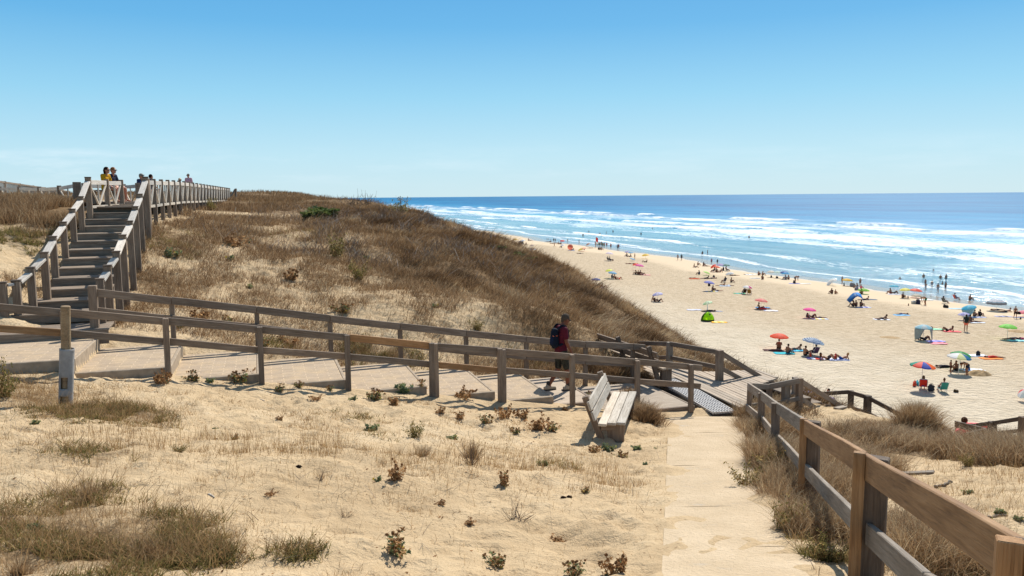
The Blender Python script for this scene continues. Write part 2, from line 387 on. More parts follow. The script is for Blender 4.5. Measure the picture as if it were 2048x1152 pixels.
def sea_mat():
    k = NT('sea'); s = k.attr('s'); t = k.attr('t')
    st = k.n('CombineXYZ', None, X=s, Y=t).outputs[0]
    d = k.ramp(k.math('DIVIDE', s, 600.0), [(0.0, (.27, .34, .37)), (.012, (.24, .34, .38)), (.03, (.17, .33, .38)), (.16, (.09, .31, .43)), (.34, (.026, .205, .38)), (.55, (.004, .155, .325)), (1.0, (.002, .130, .285))])
    lf = k.noise(k.mapping(st, (.016, .0028, 1)), 1.0, 6, .68)
    d = k.n('Mix', {'data_type': 'RGBA', 'blend_type': 'MULTIPLY'}, _0=1.0, _6=d, _7=k.ramp(lf, [(.32, (.55, .70, .80)), (.5, (1, 1, 1)), (.68, (1.6, 1.32, 1.18))])).outputs[2]
    lf2 = k.noise(k.mapping(st, (.0042, .00055, 1)), 1.0, 6, .7)
    d = k.n('Mix', {'data_type': 'RGBA', 'blend_type': 'MULTIPLY'}, _0=k.ramp(k.math('DIVIDE', s, 600.0), [(.4, 0.0), (.7, 1.0)]), _6=d, _7=k.ramp(lf2, [(.34, (.60, .74, .82)), (.5, (1, 1, 1)), (.66, (1.7, 1.32, 1.18))])).outputs[2]
    # foam: how likely, by distance from the shore, then broken up by streaky noise
    wob = k.math('MULTIPLY', k.math('SUBTRACT', k.noise(k.mapping(st, (.0, .016, 1)), 1.0, 3), .5), 26.0)
    s2 = k.math('ADD', s, k.math('MULTIPLY', wob, k.math('MINIMUM', k.math('DIVIDE', s, 40.0), 1.0)))
    fdens = k.attr('foam')
    dens = k.ramp(k.math('DIVIDE', s2, 260.0), [(0, .10), (.016, .16), (.027, .66), (.042, .30), (.06, .22), (.085, .50), (.125, .42), (.16, .24), (.20, .32), (.235, .52), (.29, .48), (.33, .56), (.38, .66), (.42, .52), (.50, .40), (.58, .52), (.66, .54), (.71, .44), (.745, .26), (.78, .08), (.90, .0)])
    dens = k.math('MAXIMUM', dens, fdens)
    n1 = k.noise(k.mapping(st, (.13, .026, 1)), 1.0, 6, .66, .5)
    n2 = k.noise(k.mapping(st, (.9, .28, 1)), 1.0, 5, .7, .4)
    n3 = k.noise(k.mapping(st, (.05, .010, 1)), 1.0, 3, .5)
    nn = k.math('ADD', k.math('MULTIPLY', n1, .62), k.math('ADD', k.math('MULTIPLY', n2, .58), k.math('SUBTRACT', k.math('MULTIPLY', n3, .42), .28)))
    fm = k.ramp(k.math('ADD', k.math('SUBTRACT', nn, 1.0), dens), [(0.0, 0.0), (.04, .30), (.14, .62), (.30, 1.0)])
    # far white caps
    cap = k.ramp(k.noise(k.mapping(st, (.06, .016, 1)), 1.0, 7, .75), [(.765, 0.0), (.80, .4)])
    fm = k.math('MAXIMUM', fm, k.math('MULTIPLY', cap, k.ramp(k.math('DIVIDE', s, 3000.0), [(.08, 0.0), (.1, .8), (1.0, .25)])))
    col = k.mix(fm, d, (.86, .89, .90))
    # chop
    w1 = k.noise(k.mapping(st, (.55, .20, 1)), 1.0, 5, .62, .3); w2 = k.noise(k.mapping(st, (.10, .03, 1)), 1.0, 4, .6); w3 = k.noise(k.mapping(st, (3.2, 1.7, 1)), 1.0, 3, .6)
    hh = k.math('ADD', k.math('MULTIPLY', w2, 2.6), k.math('ADD', k.math('MULTIPLY', w1, .62), k.math('MULTIPLY', w3, .10)))
    hh = k.math('ADD', hh, k.math('MULTIPLY', fm, .25))
    k.bump(hh, .9, 1.0)
    rough = k.math('ADD', k.n('MapRange', None, Value=s, From_Min=60.0, From_Max=260.0, To_Min=.15, To_Max=.5).outputs[0], k.math('MULTIPLY', fm, .35))
    far = k.n('MapRange', None, Value=s, From_Min=30.0, From_Max=240.0, To_Min=.38, To_Max=.07).outputs[0]
    k.set(k.b.inputs['Specular IOR Level'], k.math('MULTIPLY', far, k.math('SUBTRACT', 1.0, k.math('MULTIPLY', fm, .8))))
    return k.fin(col, rough)

def paving_mat():
    k = NT('brick_paving'); o = k.objc(); p = k.pos()
    br = k.n('TexBrick', {'offset': .5}, Vector=o, Color1=(.34, .262, .185), Color2=(.43, .335, .24), Mortar=(.58, .45, .30), Scale=1.0, Mortar_Size=.010, Mortar_Smooth=.3, Bias=0.0, Brick_Width=.44, Row_Height=.125)
    n = k.noise(p, 3.5, 5, .65); n2 = k.noise(p, 40, 3, .6)
    c = k.mix(k.math('MULTIPLY', k.ramp(n, [(.44, 0.0), (.66, 1.0)]), .6), br.outputs[0], (.54, .40, .245))
    c = k.n('Mix', {'data_type': 'RGBA', 'blend_type': 'MULTIPLY'}, _0=.6, _6=c, _7=k.ramp(n2, [(.3, .72), (.7, 1.15)])).outputs[2]
    k.bump(k.math('SUBTRACT', k.math('MULTIPLY', n2, .25), br.outputs[1]), .5, .006)
    return k.fin(c, .9, .15)
def concrete_mat():
    k = NT('sandy_concrete'); p = k.pos(); n = k.noise(p, 1.6, 6, .65); n2 = k.noise(p, 22, 4, .7)
    c = k.ramp(n, [(.28, (.50, .42, .32)), (.38, (.53, .41, .27)), (.7, (.62, .49, .335))])
    c = k.mix(k.math('MULTIPLY', k.ramp(n2, [(.62, 0.0), (.72, 1.0)]), .45), c, (.26, .17, .09))
    k.bump(k.math('ADD', k.math('MULTIPLY', n, .5), k.math('MULTIPLY', n2, .5)), .8, .10)
    return k.fin(c, .95, .05)
def blade_mat(name, stops, transl=.25):
    k = NT(name); c = k.ramp(k.attr('tint'), stops); k.fin(c, .75, .15)
    t = k.n('BsdfTranslucent', None, Color=c); ms = k.n('MixShader', None, Fac=transl, _1=k.b.outputs[0], _2=t.outputs[0])
    k.t.links.new(ms.outputs[0], k.out.inputs[0]); return k.m

M = {}
M['sand'] = sand_mat(); M['sea'] = sea_mat(); M['paving'] = paving_mat(); M['concrete'] = concrete_mat()
M['grey'] = wood_mat('weathered_grey_timber', (.15, .122, .095), (.27, .225, .178), (.40, .35, .29))
M['brown'] = wood_mat('weathered_brown_timber', (.125, .092, .067), (.225, .170, .125), (.35, .28, .215))
M['dark'] = wood_mat('dark_old_timber', (.066, .049, .036), (.128, .096, .072), (.22, .175, .135))
M['orange'] = wood_mat('new_orange_timber', (.175, .092, .042), (.315, .178, .082), (.45, .275, .14), .5, .75)
M['deck'] = wood_mat('pale_deck_board', (.26, .21, .155), (.40, .325, .245), (.50, .42, .33))
M['step'] = wood_mat('stair_timber', (.13, .10, .075), (.23, .182, .138), (.36, .30, .235))
M['seat'] = wood_mat('silver_bench_timber', (.30, .25, .19), (.52, .465, .385), (.66, .61, .53), .75)  # bench planks: white sun glare is partly lightened into this colour
M['edging'] = plain('concrete_edging', (.36, .285, .205), .9, .2, 8, .15)
M['pvc'] = plain('grey_pvc', (.30, .292, .28), .8, .25, 6, .1)
M['silver'] = wood_mat('silver_sunlit_timber', (.36, .32, .27), (.58, .535, .47), (.72, .675, .61), .6)  # handrail boards: their sunlit brightness is put into the base colour
M['rubber'] = plain('white_grid_mat', (.50, .48, .46), .6, .2, 20, .3)
M['steel'] = plain('pole_metal', (.62, .62, .62), .35, .05, 5, .5)
M['dry'] = blade_mat('dry_grass_blade', [(0, (.105, .060, .030)), (.3, (.205, .122, .060)), (.65, (.34, .218, .115)), (.92, (.50, .365, .21)), (1, (.62, .49, .31))], .34)
M['straw'] = blade_mat('straw_blade', [(0, (.20, .115, .050)), (.5, (.38, .235, .105)), (.85, (.52, .36, .18)), (1, (.30, .27, .09))], .4)
M['green'] = blade_mat('green_blade', [(0, (.085, .082, .024)), (.35, (.17, .155, .048)), (.7, (.30, .24, .085)), (1, (.47, .33, .15))], .45)
M['twig'] = blade_mat('grey_twig', [(0, (.09, .065, .048)), (.5, (.20, .15, .115)), (1, (.42, .36, .30))], .05)
M['holly_dry'] = blade_mat('dry_brown_leaf', [(0, (.20, .10, .042)), (.5, (.42, .235, .105)), (1, (.62, .40, .20))], .42)
M['holly_green'] = blade_mat('blue_green_leaf', [(0, (.08, .115, .065)), (.5, (.165, .21, .115)), (.85, (.28, .30, .12)), (1, (.55, .41, .05))], .42)
M['bramble'] = blade_mat('bright_green_leaf', [(0, (.05, .072, .02)), (.6, (.12, .16, .045)), (1, (.25, .27, .09))], .3)
# ------------------------------------------------------------------ ground, sea, paths
def grow(a, step, ratio, lim):
    out = [a]; s = step
    while abs(out[-1]) < lim: s *= ratio; out.append(out[-1] + s)
    return out
gx = np.concatenate([sorted(grow(-14.0, -.09, 1.035, 9000)), np.arange(-13.94, 13.5, .06), grow(13.5, .09, 1.02, 80)[:], ])
gx = np.concatenate([gx, grow(gx[-1] + 2, 3, 1.12, 9000)])
gy = np.concatenate([sorted(grow(3.0, -.15, 1.12, 60)), np.arange(3.06, 26, .06), grow(26.0, .07, 1.022, 320)])
gy = np.concatenate([gy, grow(gy[-1] + 8, 9, 1.1, 9000)])
GX, GY = np.meshgrid(gx, gy); GZ = height(GX, GY)
# the walkway's own bed: a smooth run, with dry sand drifted over it in patches
WL = [P(*a) for a in [(1320, 1230, 4.7), (1322, 1180, 5.25), (1326, 1090, 6.5), (1330, 1014, 8.42), (1333, 935, 11.2), (1336, 868, 14.6), (1340, 834, 17.2)]]
WR = [P(*a) for a in [(1690, 1230, 4.7), (1660, 1180, 5.25), (1602, 1090, 6.5), (1548, 1014, 8.42), (1505, 935, 11.2), (1488, 868, 14.6), (1474, 834, 17.2)]]
wy = np.array([p.y for p in WL]); wxl = np.array([p.x for p in WL]); wxr = np.array([p.x for p in WR])
wz = height((wxl * .6 + wxr * .4), wy, False) + .025
wk_in = np.minimum(GX - np.interp(GY, wy, wxl), np.interp(GY, wy, wxr) - GX); wk_ok = (GY > 4.7) & (GY < 17.25)
drift = np.interp(GY, wy, wz) - .038 + (fbm(GX * .9 + 7, GY * .9, 5) - .50) * .13 + (.02 + .09 * (fbm(GX * .7, GY * 1.9, 3) - .4)) * sstep(.40, 0, wk_in)
wgt_ = sstep(-.45, .05, wk_in) * wk_ok * sstep(17.25, 16.9, GY); GZ = GZ * (1 - wgt_) + drift * wgt_
nx, ny = len(gx), len(gy)
fr_ = np.random.default_rng(11)
for k_ in range(420):                       # footprints trodden into the dry sand
    if k_ < 300: fx_, fy_ = fr_.uniform(-7.5, 2.2), fr_.uniform(5, 15)
    else: fx_, fy_ = fr_.uniform(3, 9), fr_.uniform(6, 14)
    an_ = fr_.normal(1.2, .5); i0, i1 = np.searchsorted(gx, [fx_ - .5, fx_ + .5]); j0, j1 = np.searchsorted(gy, [fy_ - .5, fy_ + .5])
    ax_, ay_ = GX[j0:j1, i0:i1] - fx_, GY[j0:j1, i0:i1] - fy_; la, lb = ax_ * np.cos(an_) + ay_ * np.sin(an_), -ax_ * np.sin(an_) + ay_ * np.cos(an_)
    q_ = (la / .17) ** 2 + (lb / .085) ** 2; GZ[j0:j1, i0:i1] += fr_.uniform(.4, 1.0) * (-.045 * np.exp(-q_) + .022 * np.exp(-(np.sqrt(q_) - 1.7) ** 2 * 2.2))
idx = np.arange(nx * ny).reshape(ny, nx)
quads = np.stack([idx[:-1, :-1], idx[:-1, 1:], idx[1:, 1:], idx[1:, :-1]], -1).reshape(-1, 4)
me = mesh_np('sand_ground', np.stack([GX, GY, GZ], -1).reshape(-1, 3), [quads], True)
ss, tt_ = shore_s(GX.ravel(), GY.ravel()); dd, _ = crest_d(GX.ravel(), GY.ravel())

# where vegetation covers the ground: blobs placed by what they cover in the photo (pixel, radius in metres, amount)
blob_px = [(860, 470, 6.5, 1), (950, 520, 5.0, 1), (1060, 560, 4.0, 1), (1150, 610, 3.2, 1), (1230, 655, 2.4, .9), (960, 585, 2.6, .8), (850, 550, 2.4, .75), (1090, 640, 1.9, .75),
           (740, 430, 6, .9), (600, 415, 9, .85), (480, 420, 6, .75), (660, 440, 4, .8), (380, 430, 4.5, .55), (450, 460, 4, .5), (300, 470, 2.0, .6), (290, 560, 1.2, .6), (360, 500, 1.8, .45),
           (60, 410, 4.5, .9), (20, 430, 3.0, .8), (110, 420, 2.5, .9), (130, 445, 1.6, .8), (60, 470, 1.6, .55), (520, 545, 2.0, .33), (700, 560, 2.2, .36), (430, 520, 1.6, .3), (620, 600, 1.8, .28), (760, 600, 1.6, .38), (850, 650, 1.4, .4),
           (500, 700, 1.0, .4), (600, 710, 1.1, .42), (740, 712, 1.0, .45), (790, 720, .8, .5), (960, 730, 1.0, .45), (1040, 730, .9, .55), (1110, 735, .9, .6), (1230, 745, 1.0, .85), (1190, 735, .9, .7), (1300, 760, .7, .7),
           (1380, 720, 1.6, .9), (1470, 755, 1.2, .9), (1300, 690, 1.6, .9),
           (1510, 870, .9, .85), (1540, 920, .8, .85), (1590, 1000, .75, .85), (1640, 1060, .6, .8), (1500, 830, .8, .75), (1680, 940, 1.0, .6), (1740, 890, 1.2, .6), (1840, 840, 1.1, .95), (1880, 860, 1.1, .9), (1955, 912, .9, .7), (2030, 920, .9, .7),
           (1650, 905, .8, .5), (1800, 1080, .8, .5), (1880, 1120, .7, .5), (1545, 815, .8, .6), (1780, 860, .9, .7), (1690, 880, .6, .5),
           (60, 1060, .9, .55), (200, 1090, .9, .62), (330, 1080, .8, .55), (150, 1010, .7, .4), (60, 1110, .8, .5), (420, 1120, .4, .5), (180, 820, .9, .65), (280, 830, .9, .5), (70, 790, 1.0, .55), (20, 770, .9, .5), (200, 905, .6, .45), (160, 980, .55, .45),
           (1280, 825, .45, .8), (1240, 830, .4, .5)]
blobs = [(*G(u, v)[:2], r, a) for u, v, r, a in blob_px]
def veg(x, y):
    x = np.asarray(x, float); y = np.asarray(y, float); out = np.zeros(x.shape)
    for bx, by, r, a in blobs:
        out = np.maximum(out, a * np.exp(-((x - bx) ** 2 + (y - by) ** 2) / (r * r) * .9))
    return out
d_flat = dd.copy()
vg = veg(GX.ravel(), GY.ravel())
vg = np.maximum(vg, sstep(-5, -1.5, dd) * sstep(17.5, 21, GY.ravel()) * .95)
vg = np.maximum(vg, sstep(40, 55, GY.ravel()) * .8 * sstep(14, 8, dd)) * sstep(17, 10, dd)
attr(me, 'veg', vg); attr(me, 'shore', np.clip(ss, -400, 60)); attr(me, 'beach', sstep(9, 14, dd))
ground = obj('sand_ground', me, M['sand'])
tag(ground, 'pale sand of the dune and the wide beach', 'sand', None, 'structure')

# sea: one sheet, in rows along the shore, swell and breakers raised in the mesh
sx = np.concatenate([np.arange(-14, 2, 1.0), np.arange(2, 235, .9), grow(235, 1.2, 1.045, 30000)])
ty = np.concatenate([sorted(grow(-130., -3, 1.06, 30000)), np.arange(-127., 520, 2.2), grow(520., 3, 1.05, 40000)])
S, T = np.meshgrid(sx, ty)
def crest_line(s0, amp, seed, width, front):
    c = s0 + amp * (fbm(T / 60. + seed, T * 0 + seed, 3) - .5) * 2 + 4 * (vnoise(T / 14. + seed, T * 0 + 3) - .5)
    u = S - c
    prof = np.where(u > 0, np.exp(-(u / width) ** 2), np.exp(-(u / front) ** 2))
    gate = sstep(.34, .56, fbm(T / 75. + seed * 3.3, T * 0 + 7 + seed, 3))
    return prof, gate, u
Z = np.zeros_like(S); F = np.zeros_like(S)
for s0, amp, seed, width, front, hgt, fo in [(192, 9, 1.7, 8, 3.4, 1.5, .9), (163, 9, 8.8, 6, 2.4, 1.0, .95), (118, 8, 5.1, 5, 2.2, .85, .95), (90, 6, 2.2, 4.5, 2.0, .75, 1.0), (62, 5, 6.6, 4, 1.8, .5, .95), (31, 4, 4.4, 3.2, 1.4, .42, 1.0), (11, 2.5, 9.9, 2.2, 1.0, .22, .95), (250, 10, 3.9, 12, 8, .45, 0), (330, 14, 7.7, 16, 12, .4, 0)]:
    prof, gate, u = crest_line(s0, amp, seed, width, front)
    Z += prof * hgt * (.12 + .88 * gate)
    if fo:
        trail = np.where(u < .6, np.exp(-np.maximum(-u - front * .4, 0) / (front * 3.2)), np.exp(-(u / (width * .22)) ** 2))
        F = np.maximum(F, fo * gate * trail * (.70 + .3 * vnoise(T / 3., S / 2.)))
Z += (fbm(S / 9., T / 30., 3) - .5) * .35 * sstep(3, 40, S)
Z = Z * sstep(-2, 10, S)
XS = SH0[0] + S * SHN[0] + T * SHT[0]; YS = SH0[1] + S * SHN[1] + T * SHT[1]
idx = np.arange(S.size).reshape(S.shape)
quads = np.stack([idx[:-1, :-1], idx[:-1, 1:], idx[1:, 1:], idx[1:, :-1]], -1).reshape(-1, 4)
me = mesh_np('sea_water', np.stack([XS, YS, Z], -1).reshape(-1, 3), [quads], True)
s_real, t_real = shore_s(XS.ravel(), YS.ravel())
attr(me, 's', np.clip(s_real, -20, 30000)); attr(me, 't', t_real); attr(me, 'foam', F.ravel() * .95)
tag(obj('sea_water', me, M['sea']), 'blue ocean with white breaking waves', 'sea', None, 'structure')

# stepped brick path: level bays with a concrete kerb on the edges, each a step below the last
PANG = math.atan2(PD[1], PD[0])
def pw(t, n, z=0.0): q = PO + PD * t + PN * n; return Vector((q[0], q[1], z))
path_root = empty('brick_path', pw(0, 0, 12.2), PANG, 'stepped brick paved path running between the timber fences', 'path'); path_root['kind'] = 'structure'
bounds = [T0] + list(edge_t) + [T1]
for i, z in enumerate(land_z):
    a, b = bounds[i], bounds[i + 1] - .07
    Mx = Matrix.Translation(pw(a, 0, z)) @ Matrix.Rotation(PANG, 4, 'Z')
    bm = bmesh.new(); bm_box(bm, ((b - a) / 2, PATHW / 2, -.15), (b - a, PATHW, .30), None, .008)
    bm_obj('paving', bm, M['paving'] if i < len(land_z) - 2 else M['deck'], path_root, Mx)
    bm = bmesh.new(); bm_box(bm, (b - a + .037, PATHW / 2, -.147), (.068, PATHW + .02, .30), None, .012)
    bm_box(bm, ((b - a) / 2 + .03, -.043, -.147), (b - a + .068, .08, .30), None, .012)
    bm_obj('kerb', bm, M['edging'] if i < len(land_z) - 2 else M['brown'], path_root, Mx)

# sand-covered concrete path coming up towards the viewer: slabs, each a little lower than the one before
def slab(name, rows, drop=.05):
    """rows: (left u, right u, v, Y) from near to far"""
    bm = bmesh.new(); L = []
    for (ul, ur, v, Y) in rows:
        a, b = P(ul, v, Y), P(ur, v, Y); L.append((a, b))
    top = []
    for (a, b) in L:
        top.append([bm.verts.new((a.x + (b.x - a.x) * f, a.y + (b.y - a.y) * f, float(np.interp(a.y, wy, wz)) + .004 * math.sin(f * 7 + v))) for f in (0, .25, .5, .75, 1)])
    lo = [[bm.verts.new(v.co - Vector((0, 0, .3))) for v in r] for r in top]
    for i in range(len(top) - 1):
        for j in range(4):
            bm.faces.new((top[i][j], top[i][j + 1], top[i + 1][j + 1], top[i + 1][j]))
        bm.faces.new((top[i][0], top[i + 1][0], lo[i + 1][0], lo[i][0])); bm.faces.new((top[i][4], lo[i][4], lo[i + 1][4], top[i + 1][4]))
    for j in range(4):
        bm.faces.new((top[0][j], lo[0][j], lo[0][j + 1], top[0][j + 1])); bm.faces.new((top[-1][j], top[-1][j + 1], lo[-1][j + 1], lo[-1][j]))
    return bm_obj(name, bm, M['concrete'], walk, Matrix())
walk = empty('sandy_walkway', P(1420, 1000, 8.9), 0, 'sand strewn concrete walkway coming from the boardwalk', 'walkway'); walk['kind'] = 'structure'
slab('slab', [(1322, 1660, 1180, 5.25), (1326, 1602, 1091, 6.493)])
slab('slab', [(1326, 1600, 1090, 6.5), (1330, 1547, 1014.5, 8.412)])
slab('slab', [(1330, 1546, 1014, 8.42), (1333, 1505, 934.2, 11.242)])
slab('slab', [(1333, 1504, 934, 11.25), (1336, 1488, 867.2, 14.652)])
slab('slab', [(1336, 1487, 867, 14.66), (1340, 1474, 834, 17.2)])

# boardwalk deck with long boards, and the mat across its foot
deck_root = empty('boardwalk_deck', (4.9, 19.2, 11.1), 0, 'pale plank deck beside the end of the brick path', 'boardwalk'); deck_root['kind'] = 'structure'
DZ = CAMZ - 4.74
dk = [(5.12, 17.5), (5.3, 17.6), (5.95, 19.3), (6.9, 20.4), (6.6, 21.4), (5.2, 21.2), (4.4, 22.0), (3.6, 22.0), (3.65, 20.42), (4.24, 20.42)]
ddir = Vector((.27, -.963, 0)); dper = Vector((.963, .27, 0)); dor = Vector((4.3, 21.5, 0))
def inside(p, poly):
    c = False; j = len(poly) - 1
    for i in range(len(poly)):
        if (poly[i][1] > p[1]) != (poly[j][1] > p[1]) and p[0] < (poly[j][0] - poly[i][0]) * (p[1] - poly[i][1]) / (poly[j][1] - poly[i][1]) + poly[i][0]: c = not c
        j = i
    return c
for k in range(-12, 26):
    w = k * .128; pts = [a * .06 for a in range(-60, 100) if inside(tuple((dor + dper * w + ddir * (a * .06))[:2]), dk)]
    if len(pts) < 4: continue
    p0 = dor + dper * w + ddir * pts[0]; p1 = dor + dper * w + ddir * pts[-1]
    p0.z = p1.z = DZ - .02 + random.uniform(-.003, .003)
    beam('deck_board', p0, p1, .116, .04, M['deck'], deck_root, .004)
bm = bmesh.new()
for c0, c1 in [((3.55, 20.35), (4.42, 17.45)), ((4.16, 20.35), (4.98, 17.5))]: pass
ga, gb, gc, gd = Vector((3.66, 20.3, 0)), Vector((4.20, 20.3, 0)), Vector((4.98, 17.5, 0)), Vector((4.46, 17.40, 0))
gz = lambda q: max(H(q.x, q.y) + .03, DZ - .075)
def gpt(a, b):
    q = (ga * (1 - a) + gb * a) * (1 - b) + (gd * (1 - a) + gc * a) * b
    return Vector((q.x, q.y, DZ - .008 - .16 * max(0, b - .45)))
for i in range(9):
    a = i / 8
    for j in range(27): bm_bar = (gpt(a, j / 27), gpt(a, (j + 1) / 27)); d = bm_bar[1] - bm_bar[0]; bm_box(bm, (bm_bar[0] + bm_bar[1]) / 2, (d.length, .022, .03), axis_frame(d))
for j in range(29):
    b = j / 28; d = gpt(1, b) - gpt(0, b); bm_box(bm, (gpt(0, b) + gpt(1, b)) / 2 + Vector((0, 0, .004)), (d.length, .022, .028), axis_frame(d))
g = bm_obj('grid_mat', bm, M['rubber'])
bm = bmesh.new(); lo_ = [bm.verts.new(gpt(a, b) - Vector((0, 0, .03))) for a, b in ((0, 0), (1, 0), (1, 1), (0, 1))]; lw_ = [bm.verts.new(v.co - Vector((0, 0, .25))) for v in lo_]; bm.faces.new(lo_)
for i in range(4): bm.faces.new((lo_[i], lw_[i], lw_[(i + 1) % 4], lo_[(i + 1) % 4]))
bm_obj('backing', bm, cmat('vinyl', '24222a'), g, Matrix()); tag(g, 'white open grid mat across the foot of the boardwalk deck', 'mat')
# ------------------------------------------------------------------ timber fences
def fence(name, label, cat, posts, rails, group=None):
    """posts: (u, v of top, Y, width, depth, material, yaw, sink); rails: (points[(u, v of top edge, Y)], thickness, height, material, push)"""
    u, vt, Y = posts[0][:3]; b = P(u, vt, Y)
    root = empty(name, (b.x, b.y, H(b.x, b.y)), 0, label, cat, group)
    for (u, vt, Y, w, d, m, yaw, sink) in posts:
        t = P(u, vt, Y); z = min(H(t.x, t.y), t.z - .3) - sink
        post('post', (t.x, t.y, z), (t.x + random.uniform(-.012, .012), t.y, t.z), w, d, M[m], root, yaw)
    for (pts, th, hh, m, push) in rails:
        for (a, b) in zip(pts[:-1], pts[1:]):
            p, q = P(*a), P(*b); dv = (q - p); dv.z = 0; dv.normalize()
            off = Vector((dv.y, -dv.x, 0)) * push - Vector((0, 0, hh / 2))
            mm = m
            if isinstance(m, (list, tuple)): mm = m[pts.index(a) % len(m)]
            e = dv * -.004
            beam('rail', p + off - e, q + off + e, th, hh, M[mm], root)
    return root

pa = PANG
nu = [-70, 127, 330, 519, 694, 862, 1000, 1145, 1275, 1383]
ntop = [606, 622, 637, 654, 670, 686, 697, 709, 721, 729]
nY = [near_Y(u, -.10) for u in nu]
nr1 = [(u, v + o, y) for u, v, y, o in zip(nu, [601, 617.5, 635, 652, 668, 685, 696, 707, 718, 728], nY, [0] * 10)] + [(1404, 730, near_Y(1404, -.1))]
nr2 = [(u, v, y) for u, v, y in zip(nu, [644, 659, 676, 693.5, 707, 723, 735, 744.5, 757, 765.5], nY)] + [(1401, 767, near_Y(1401, -.1))]
near_posts = [(u, v, near_Y(u, -.17), .10, .10, 'brown', pa, .3) for u, v in zip(nu, ntop)]
near_posts += [(871, 687, near_Y(871, -.17), .09, .10, 'brown', pa, .3), (1007, 699, near_Y(1007, -.17), .09, .10, 'brown', pa, .3)]
fence('timber_fence', 'long two rail timber fence on the near side of the brick path', 'fence', near_posts,
      [(nr1, .05, .135, ['brown', 'brown', 'brown', 'brown', 'orange', 'brown', 'brown', 'brown', 'brown', 'brown'], 0), (nr2, .05, .125, ['orange', 'brown', 'brown', 'brown', 'brown', 'orange', 'brown', 'brown', 'brown', 'brown'], 0)], 'timber fences along the path')
fu = [184, 343, 513, 660, 800, 932, 1052, 1171, 1266]
fo_ = PATHW + .12
fY = [near_Y(u, fo_) for u in fu]
fr1 = [(u, v, y) for u, v, y in zip(fu, [577, 594, 612, 630.5, 646, 660.5, 672.5, 682.5, 687], fY)] + [(1290, 689, near_Y(1290, fo_))]
fr2 = [(u, v, y) for u, v, y in zip(fu, [614, 631, 648, 666, 683, 698, 709, 719, 724], fY)]
far_posts = [(u, v + 2, near_Y(u, fo_ + .08), .10, .10, 'brown', pa, .3) for u, v in list(zip(fu, [570, 594, 612, 630.5, 646, 660.5, 672.5, 682.5, 688]))[1:]]
far_posts = [(184, 571, near_Y(184, fo_ + .0), .16, .16, 'brown', pa, .35)] + far_posts
fence('timber_fence', 'two rail timber fence on the dune side of the brick path', 'fence', far_posts,
      [(fr1, .055, .16, 'brown', 0), (fr2, .05, .13, 'brown', 0)], 'timber fences along the path')

# fence beside the sandy walkway, running from beside the viewer to the deck; the near boards are new and orange
rp = [(2052, 1086, 2.42), (1731, 906, 5.25), (1609, 839, 8.9), (1556, 807, 12.1), (1524, 784, 14.9), (1497, 766, 17.3)]
rlow = [(2190, 1330, 2.42), (1858, 1146, 3.75), (1733, 1044, 5.25), (1610, 925, 8.9), (1556, 868, 12.1), (1524, 832, 14.9), (1493, 808, 17.3)]
rtop = [(2190, 1168, 1.9)] + [(a, b - 1, c) for a, b, c in rp]
root = fence('timber_fence', 'fence along the sandy walkway, its nearest top boards new orange wood', 'fence',
      [(1553, 806, 12.15, .13, .09, 'brown', -.3, .3), (1524, 786, 14.95, .13, .09, 'brown', -.3, .3), (1499, 767, 17.35, .11, .11, 'brown', -.3, .3),
       (1626, 842, 8.75, .17, .10, 'dark', -.55, .3), (1749, 914, 5.2, .17, .10, 'dark', -.55, .3), (2085, 1092, 2.4, .16, .10, 'dark', -.5, .3)],
      [(rtop, .045, .17, ['orange', 'orange', 'orange', 'grey', 'grey', 'grey', 'grey'], 0), (rlow, .045, .15, 'grey', 0)], 'timber fences along the path')
for (u, v, Y) in [(1607, 837, 8.75), (1719, 904, 5.12), (2022, 1079, 2.36)]:
    t = P(u, v, Y); post('post', (t.x, t.y, H(t.x, t.y) - .2), (t.x, t.y, t.z), .075, .055, M['orange'], root, -.45, .004, 'new orange timber batten')

# railing round the deck and down the flight to the beach
fence('deck_railing', 'grey timber railing at the seaward edge of the boardwalk deck', 'railing',
      [(1340, 684, 22.0, .16, .13, 'grey', .2, .6), (1440, 700, 20.15, .16, .16, 'brown', .3, .6), (1522, 752, 20.7, .15, .15, 'brown', .3, 1.2)],
      [([(1270, 682, 24.2), (1340, 683.5, 22.0), (1440, 700, 20.15), (1524, 751, 20.7), (1628, 806, 21.8)], .06, .12, 'brown', 0),
       ([(1265, 712, 24.3), (1340, 711, 22.0), (1440, 731, 20.15), (1524, 777, 20.7), (1610, 826, 21.6)], .06, .11, 'brown', 0)], 'railings of the beach stair')
fence('stair_railing', 'grey railing with four posts where the beach stair starts, beside the walkway fence', 'railing',
      [(1539, 770, 18.5, .11, .11, 'brown', .2, .4), (1573, 763, 18.4, .17, .14, 'grey', .4, .4), (1591, 754, 19.4, .12, .12, 'grey', .2, .6), (1600, 756, 18.3, .13, .13, 'brown', .2, .6)],
      [([(1499, 766, 17.6), (1538, 768, 18.4), (1600, 756, 18.2)], .06, .13, 'grey', 0), ([(1499, 807, 17.6), (1548, 803, 18.4), (1600, 793, 18.2)], .05, .10, 'grey', 0),
       ([(1600, 756.5, 18.35), (1686, 811, 20.2)], .06, .13, 'brown', 0), ([(1603, 794, 18.35), (1640, 818, 19.2)], .06, .12, 'brown', 0)], 'railings of the beach stair')
